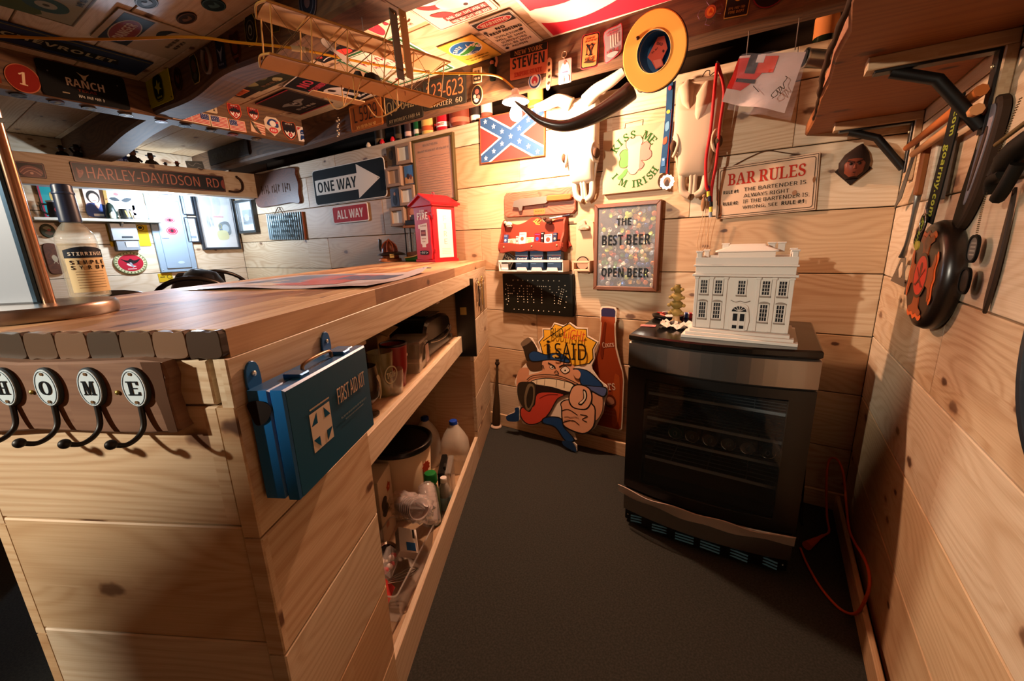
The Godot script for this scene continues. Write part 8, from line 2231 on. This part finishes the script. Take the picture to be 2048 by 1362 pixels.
	ink(o, [["l", [-50, 40, -20, 20, 10, 44, 50, 30], 4, "a8b4b8"], ["l", [-50, 0, -10, -20, 20, 10, 54, -10], 4, "a8b4b8"], ["l", [-46, -40, 0, -30, 40, -46], 4, "8a969a"]], 0.0028, 0.3)
	sign_on("dark_beam_sign", "dark lettered plank fixed along the beam beyond the long beam", "sign", on("plate_beam", -4.0, 2.045, 0.003), 700, 120, 4, 12, "2a2018", [["x", 0, 0, 560, 60, "4a4238"]])
	# grey electrical panel
	o = thing("electrical_panel", "tall grey electrical panel on the left wall with round red stickers", "electrical panel", on("left", -0.585, 1.485, 0.001))
	var grey := col("8596a4", 0.45, 0.1)
	obj(o, "cover", ext(rr(0.285, 0.85, 0.004), 0.022, 0.004), grey)
	obj(o, "door", ext(rr(0.19, 0.6, 0.004, 0.0, -0.09), 0.008, 0.002), grey, at(0, 0, 0.022))
	obj(o, "latch", box(0.05, 0.022, 0.006, 0.002), col("a8b0b8", 0.4, 0.3), at(-0.06, -0.11, 0.033))
	obj(o, "maker_plate", ext(ell(0.026, 0.012), 0.001), col("a8b4bc", 0.4), at(0.02, -0.34, 0.03))
	for x: float in [-0.125, 0.125]:
		for y: float in [-0.4, 0.0, 0.4]:
			obj(o, "screw", ball(0.004), col("b8c0c4", 0.3, 0.6), at(x, y, 0.023))
	ink(o, [["e", -0.0, 40, 36, 24, "b83444"], ["o", 0, 40, 30, 19, 3, "d8a0a0"], ["e", 0, 40, 9, 11, "2a1c20"], ["e", 0, -54, 42, 34, "a82438"], ["o", 0, -54, 35, 28, 3, "d89aa0"], ["e", 0, -54, 12, 14, "2a1c20"], ["e", 0, 110, 30, 20, "c04a54"], ["x", 0, 4, 70, 8, "8a4a54"], ["o", -60, 262, 56, 36, 8, "6a9a78"], ["e", 60, 300, 60, 52, "b8b0b8"], ["o", 60, 300, 50, 42, 4, "8a8490"]], 0.0305)
	o = thing("notice_sheet", "blank white paper taped on the upper part of the grey panel", "paper", on("left", -0.6, 1.61, 0.036))
	obj(o, "sheet", box(0.16, 0.11, 0.001, 0.0), col("dfe4e8", 0.7))
	obj(o, "tape", box(0.03, 0.012, 0.0016, 0.0), col("c8ccc0", 0.5), at(0, 0.055, 0.0004))
	sign_on("warning_plate", "yellow sign with a black round symbol behind the grey dispenser", "sign", on("left", -0.885, 1.39, 0.002), 270, 182, 4, 2, "c09a1c", [["o", 84, 66, 27, 25, 5, "2a2410"], ["q", [70, 74, 84, 80, 98, 74, 96, 60, 84, 54, 72, 60], "2a2410"], ["r", 90, 30, 70, 4, "8a6a1c"], ["r", 90, 20, 60, 4, "8a6a1c"]])
	sign_on("warning_plate", "small yellow plate with a black symbol below the grey panel", "sign", on("left", -0.7, 1.015, 0.002, 1), 106, 78, 4, 2, "b8941c", [["o", 30, 4, 20, 18, 4, "2a2410"], ["r", -22, 6, 34, 7, "2a2410"]])
	o = thing("paper_dispenser", "grey metal paper dispenser hanging on the left wall below the shelf", "dispenser", on("left", -0.925, 1.375, 0.004))
	obj(o, "case", box(0.17, 0.14, 0.06, 0.004), col("8a949a", 0.4, 0.3), at(0, 0.042, 0.03))
	obj(o, "lower_tray", box(0.15, 0.085, 0.05, 0.003), col("76828a", 0.4, 0.3), at(0.006, -0.068, 0.025))
	obj(o, "slot", box(0.07, 0.014, 0.004, 0.001), col("2a2e30", 0.6), at(0.01, 0.0, 0.061))
	obj(o, "paper_flap", box(0.08, 0.05, 0.003, 0.0005), col("b8bcc0", 0.6), turned(0.03, -0.06, 0.054, 8, 0, 0))
	o = thing("round_emblem", "round red emblem sign with a black eagle and cream rim on the left wall", "sign", on("left", -0.92, 1.16, 0.002))
	obj(o, "disc", ext(ell(0.112, 0.098, 0, 0, 40), 0.01, 0.002), col("bdb48c", 0.5))
	ink(o, [["o", 0, 0, 109, 95, 4, "5a6a3a"], ["e", 0, 0, 84, 72, "a01c2c"], ["q", [-62, 34, -20, 20, 0, 34, 26, 20, 66, 30, 40, 0, 14, -10, 0, -6, -24, 0, -44, 16], "1a1416"], ["q", [-20, -4, 0, -20, 30, -30, 16, -36, -10, -28, -30, -14], "c8c4bc"], ["q", [-10, 0, 6, -40, 14, -36, 4, 0], "8a8a90"], ["r", 0, -52, 60, 6, "d0a8a0"]], 0.0102)
	for k in 26:
		var a := TAU * k / 26
		obj(o, "rim_letter", ext(rr(0.006, 0.013), 0.0005), col("4a5a30", 0.5), Transform3D(Basis(Vector3(0, 0, 1), a - PI / 2), Vector3(cos(a) * 0.096, sin(a) * 0.083, 0.0112)))
	# pictures in black frames
	var black := col("1e242a", 0.35)
	frame_on("picture_frame", "large black-framed pale print with a bright glare, on the left wall by the corner", "picture frame", on("left", -0.196, 1.55, 0.002), 340, 590, 20, 34, black, "dbe2e4", [["r", 0, 40, 250, 420, "d2d8d8"], ["q", [-90, 200, -40, 230, -20, 100, -50, -60, -100, -80], "b8c0c4"], ["q", [0, 200, 60, 180, 40, 60, -10, 40], "c0c8ca"], ["q", [20, -40, 100, -30, 110, -140, 40, -160, 10, -110], "5c7078"], ["e", 66, -90, 30, 40, "a8b8bc"], ["r", 20, 20, 90, 14, "c89494"], ["q", [-10, -120, 70, -116, 80, -190, -6, -200], "c8c890"], ["o", 20, -70, 16, 24, 4, "b0b048"], ["x", -60, -30, 60, 120, "a8b0b4"]])
	frame_on("picture_frame", "small narrow black frame, upper of two between the panel and the large print", "picture frame", on("left", -0.422, 1.69, 0.002), 102, 230, 12, 22, black, "dfe4e2", [["q", [-20, 40, 0, 70, 24, 40, 10, -20, -16, -10], "b8c4c0"], ["e", 4, -40, 18, 12, "c8b0a8"]])
	frame_on("picture_frame", "small narrow black frame, lower of two beside the large print", "picture frame", on("left", -0.424, 1.442, 0.002), 102, 234, 12, 22, black, "dde2e0", [["q", [-26, 70, 24, 74, 28, 0, -6, -30, -28, 0], "b4bc9c"], ["q", [-10, 40, 10, 50, 16, 10, -8, 0], "8a9870"], ["r", 4, -66, 50, 24, "5c7484"], ["r", 4, -92, 60, 6, "9aa4a8"]])
	make_nook_shelf()
	make_stools()

func make_nook_shelf() -> void:
	var o := thing("wall_shelf", "white shelf of mugs and pictures on the left wall under the header board", "shelf", on("left", -1.07, 1.506, 0.0))
	obj(o, "board", box(0.76, 0.02, 0.15, 0.002), col("d4d4c4", 0.5), at(0.02, 0, 0.075))
	for x: float in [-0.2, 0.14]:
		obj(o, "bracket", ext(pts([0, 0, 110, 0, 110, -10, 12, -70, 0, -70]), 0.012, 0.001), col("c8c8bc", 0.5), Transform3D(Basis(Vector3.BACK, Vector3.UP, Vector3.LEFT), Vector3(x, -0.01, 0.0)))
	var y := 1.5165
	o = thing("beer_stein", "dark pewter stein with a pale top on the left of the wall shelf", "mug", on("left", -1.3, y, 0.09))
	obj(o, "body", lathe([0, 0, 44, 0, 46, 4, 40, 10, 42, 30, 36, 110, 38, 118, 34, 118, 32, 108, 0, 106], 28), col("2c3138", 0.35, 0.3))
	obj(o, "handle", tube(curve(v3([-38, 96, 0, -66, 92, 0, -70, 50, 0, -40, 24, 0]), 4), 0.007, 8), col("2c3138", 0.35, 0.3))
	obj(o, "band", lathe([38, 112, 40, 114, 40, 124, 34, 124], 28), col("c0ccd0", 0.3, 0.3))
	obj(o, "emblem", ext(smooth(pts([-18, 40, 0, 60, 18, 40, 10, 20, -10, 20])), 0.002), col("8a3034", 0.5), at(0.006, 0.02, 0.04))
	var pics := [["teal and red framed poster standing behind the stein", -1.285, 1.64, 130, 240, "2a8a8a", [["f", 0, 0, 126, 236, 10, 4, "a83444"], ["q", [-10, 60, 30, 80, 40, 20, 0, -10], "b89a5a"], ["q", [0, -20, 50, 0, 50, -80, -10, -90], "3a241c"]]], ["poster of a smiling dark-haired woman behind the bottle cap", -1.045, 1.652, 124, 236, "d8b4a4", [["e", -10, 40, 40, 50, "2a2420"], ["e", -8, 30, 28, 38, "d8b09a"], ["q", [-60, -20, 0, -8, 56, -30, 56, -110, -60, -110], "3a4a7a"], ["q", [-10, -10, 6, -50, 20, -10], "d8b09a"], ["r", 0, -100, 60, 20, "d8d4d0"], ["l", [-18, 14, -8, 10, 4, 14], 3, "8a3a34"]]], ["white poster with a black winged shape on the wall shelf", -0.89, 1.66, 168, 200, "d4dcdc", [["q", [-70, 30, -30, 40, 0, 20, 40, 40, 76, 34, 40, 4, 0, 10, -40, 8], "2a3034"], ["e", -20, 64, 16, 12, "b85a5a"], ["q", [-10, 10, 10, 10, 16, -60, -16, -60], "e0e4e4"]]], ["pale blue postcard with pink lettering at the right end of the wall shelf", -0.775, 1.59, 100, 106, "8a94b4", [["q", [-44, 10, 0, 24, 44, 14, 40, -10, 0, -16, -40, -10], "c89aa8"], ["e", -16, -30, 8, 8, "d8d8d8"]]]]
	for q in pics:
		var t := thing("shelf_picture", q[0], "picture", on("left", q[1], q[2], 0.012), "pictures on the wall shelf")
		obj(t, "card", box(q[3] * 0.001, q[4] * 0.001, 0.004, 0.0005), col(q[5], 0.4))
		ink(t, q[6], 0.0022)
	o = thing("wooden_ruler", "narrow brown wooden strip leaning between two posters on the wall shelf", "strip", on("left", -0.985, 1.638, 0.03, -2))
	obj(o, "strip", ext(rr(0.022, 0.24, 0.008), 0.006, 0.001), col("8a6a34", 0.5))
	for k in 3:
		obj(o, "mark", ext(ell(0.006, 0.005, 0, -0.06 + 0.05 * k), 0.0006), col("5a2c20", 0.5), at(0, 0, 0.006))
	o = thing("bird_bottle", "dark green and cream penguin-like bottle on the wall shelf", "bottle", on("left", -0.99, y, 0.1))
	obj(o, "body", loft([[Vector3(0, 0, 0), 0.036, 0.032], [Vector3(0, 0.04, 0), 0.038, 0.034], [Vector3(0, 0.08, 0), 0.03, 0.028], [Vector3(0, 0.11, 0), 0.024, 0.022], [Vector3(0, 0.128, 0), 0.008, 0.008]], 16), col("16221c", 0.3))
	obj(o, "belly", loft([[Vector3(0, 0.006, 0.012), 0.024, 0.024], [Vector3(0, 0.04, 0.014), 0.026, 0.024], [Vector3(0, 0.066, 0.012), 0.012, 0.016]], 14), col("b8b4a0", 0.4))
	o = thing("striped_mug", "black and yellow mug on the wall shelf beside the postcard", "mug", on("left", -0.9, y, 0.1))
	obj(o, "body", lathe([0, 0, 38, 0, 40, 4, 40, 84, 37, 84, 36, 8, 0, 8], 28), col("20201e", 0.35))
	obj(o, "handle", tube(curve(v3([-38, 70, 0, -62, 64, 0, -62, 30, 0, -38, 20, 0]), 4), 0.006, 8), col("d8d4c8", 0.35))
	for k in 3:
		obj(o, "yellow_stripe", ext(rr(0.007, 0.05, 0.002), 0.002), col("c8a048", 0.4), turned(-0.004 + 0.014 * k, 0.044, 0.0385, 0, 12 * k - 6, 12))
	o = thing("camouflage_plaque", "round camouflage-coloured plaque on the left wall under the shelf", "plaque", on("left", -1.355, 1.425, 0.002))
	obj(o, "disc", ext(ell(0.04, 0.052, 0, 0, 28), 0.012, 0.003), col("3a3c2c", 0.6))
	ink(o, [["q", [-24, 20, 0, 34, 20, 16, 0, 4], "7a7458"], ["q", [-20, -16, 0, -4, 24, -20, 4, -36], "5a4434"], ["e", 6, 4, 10, 8, "8a3c30"]], 0.0122)
	o = thing("shaped_plaque", "brown wavy-edged wooden plaque with a pale emblem under the shelf", "plaque", on("left", -1.36, 1.21, 0.002))
	obj(o, "board", ext(smooth(pts([-44, 110, 10, 120, 34, 90, 30, 30, 46, -40, 40, -96, 0, -112, -44, -100, -50, 0])), 0.016, 0.003), red_wood)
	ink(o, [["q", [-16, 20, 0, 34, 14, 10, 6, -20, -10, -10], "a8987c"], ["l", [-12, -30, 0, -10, 10, -34], 4, "a8987c"]], 0.0162)

func make_stools() -> void:
	var dark := col("2a2624", 0.35, 0.5)
	var o := thing("bar_stool", "dark metal bar stool with a hooped back, seen over the paper mat", "bar stool", at(-2.44, 0, 1.28))
	var leg_top := 0.72
	for q in [[-1, -1], [1, -1], [1, 1], [-1, 1]]:
		obj(o, "leg", tube([Vector3(q[0] * 0.14, leg_top, q[1] * 0.14), Vector3(q[0] * 0.2, 0.0, q[1] * 0.2)], 0.014, 8), dark)
	var rg: Array = []
	for q in [[-1, -1], [1, -1], [1, 1], [-1, 1], [-1, -1]]:
		rg.append(Vector3(q[0] * 0.18, 0.24, q[1] * 0.18))
	obj(o, "foot_ring", tube(rg, 0.008, 8), dark)
	obj(o, "seat", ext(rr(0.34, 0.34, 0.05), 0.03, 0.006, true), col("5a3a24", 0.45), Transform3D(Basis(Vector3.RIGHT, Vector3.FORWARD, Vector3.UP), Vector3(0, leg_top, 0)))
	# hooped back: a bent tube round the rear with a sheet splat
	var hoop: Array = []
	for i in 21:
		var a := PI * i / 20.0
		hoop.append(Vector3(cos(a) * 0.2, leg_top + 0.02 + 0.37 * pow(sin(a), 0.55), -0.05 - 0.13 * sin(a)))
	obj(o, "hoop", tube(hoop, 0.011, 10), col("3a3430", 0.3, 0.7))
	obj(o, "back_splat", ext(rr(0.1, 0.36, 0.01), 0.004, 0.001), dark, turned(0, leg_top + 0.2, -0.165, -10, 0, 0))
	for s: int in [-1, 1]:
		obj(o, "inner_rail", tube(curve([Vector3(s * 0.19, leg_top + 0.06, -0.06), Vector3(s * 0.15, leg_top + 0.22, -0.13), Vector3(s * 0.12, leg_top + 0.33, -0.16)], 4), 0.006, 6), dark)
	var names := ["second dark metal stool behind the first, splat showing by the big framed print", "stool whose hooped back peeks over the counter left of the helmet", "stool whose hooped back shows right of the syrup bottle"]
	var spots := [[-3.06, 0.93, -60.0], [-2.23, 0.62, -28.0], [-1.86, 1.75, -80.0]]
	o.rotation.y = deg_to_rad(62 + 180)
	for k in 3:
		var c := o.duplicate()
		c.name = numbered(self, "bar_stool")
		add_child(c, true)
		c.position = Vector3(spots[k][0], 0, spots[k][1])
		c.rotation.y = deg_to_rad([62 + 180, 62 + 180, 62 + 200][k])
		tag(c, names[k], "bar stool", "hooped bar stools")
	o.set_meta("group", "hooped bar stools")
	o = thing("leather_jacket", "crumpled black jacket hung over the back of the nearest stool", "jacket", at(-2.62, 1.02, 1.2))
	obj(o, "body", loft([[Vector3(0, -0.25, 0), 0.16, 0.09], [Vector3(0, -0.05, 0.01), 0.19, 0.1], [Vector3(0.02, 0.05, 0), 0.17, 0.085], [Vector3(0, 0.1, -0.01), 0.12, 0.06], [Vector3(-0.02, 0.12, 0), 0.03, 0.02]], 20), col("15161a", 0.35))
	for s: int in [-1, 1]:
		obj(o, "sleeve", tube(curve([Vector3(s * 0.12, 0.07, 0.02), Vector3(s * 0.2, -0.04, 0.04), Vector3(s * 0.2, -0.2, 0.04)], 4), 0.045, 10), col("18191d", 0.35))
	o = thing("pink_cloth", "soft pink cloth bundled on a slatted chest beyond the syrup bottle", "cloth", at(-3.1, 0.985, 1.92))
	obj(o, "folds", loft([[Vector3(0, -0.005, 0), 0.13, 0.1], [Vector3(0.01, 0.02, 0), 0.14, 0.11], [Vector3(-0.02, 0.045, 0.01), 0.1, 0.08], [Vector3(0.03, 0.06, 0), 0.05, 0.04], [Vector3(0.03, 0.064, 0), 0.005, 0.004]], 20), col("c87a84", 0.8))
	obj(o, "fold_ridge", tube(curve(v3([-110, 10, 60, -30, 40, 60, 40, 30, 60, 110, 20, 50]), 5), 0.016, 8), col("c87a84", 0.8))
	o = thing("slatted_chest", "brown slatted wooden chest under the pink cloth, seen past the syrup bottle", "chest", at(-3.1, 0, 1.92))
	for k in 8:
		obj(o, "slat", box(0.5, 0.1, 0.36, 0.004), pine[4] if k % 2 else red_wood, at(0, 0.06 + 0.117 * k, 0))
	obj(o, "core", box(0.47, 0.94, 0.33, 0.0), col("1c120a", 0.8), at(0, 0.475, 0))

func make_divider() -> void:
	# a folding screen that stands in the room behind the viewer, between the ceiling lamp and the bar
	var o := thing("room_divider", "tall wooden folding screen standing in the room behind the viewer", "screen", at(0, 0, 0))
	var a := [Vector3(-1.36, 0, 3.35), Vector3(-1.07, 0, 2.99), Vector3(-0.78, 0, 2.63), Vector3(-0.52, 0, 2.31)]
	for k in 3:
		var d: Vector3 = a[k + 1] - a[k]
		var b := Basis(d.normalized(), Vector3.UP, d.normalized().cross(Vector3.UP))
		var l := d.length()
		var p := Node3D.new()
		p.name = numbered(o, "leaf")
		p.transform = Transform3D(b, (a[k] + a[k + 1]) / 2)
		o.add_child(p, true)
		frame_parts_at(p, l * 1000 - 6, 1520, 50, 24)
		obj(p, "board", box(l - 0.08, 1.44, 0.01, 0.001), pine[4], at(0, 0.765, 0.012))

func frame_parts_at(p: Node3D, w: float, h: float, side: float, depth: float) -> void:
	var q := Node3D.new()
	q.name = "frame"
	q.transform = at(0, 0.765, 0)
	p.add_child(q, true)
	frame_parts(q, w, h, side, depth, red_wood)

func make_everything() -> void:
	make_back_wall()
	make_cans()
	make_right_wall()
	make_overhead()
	make_bar_things()
	make_floor_things()
	make_dining()
	make_divider()
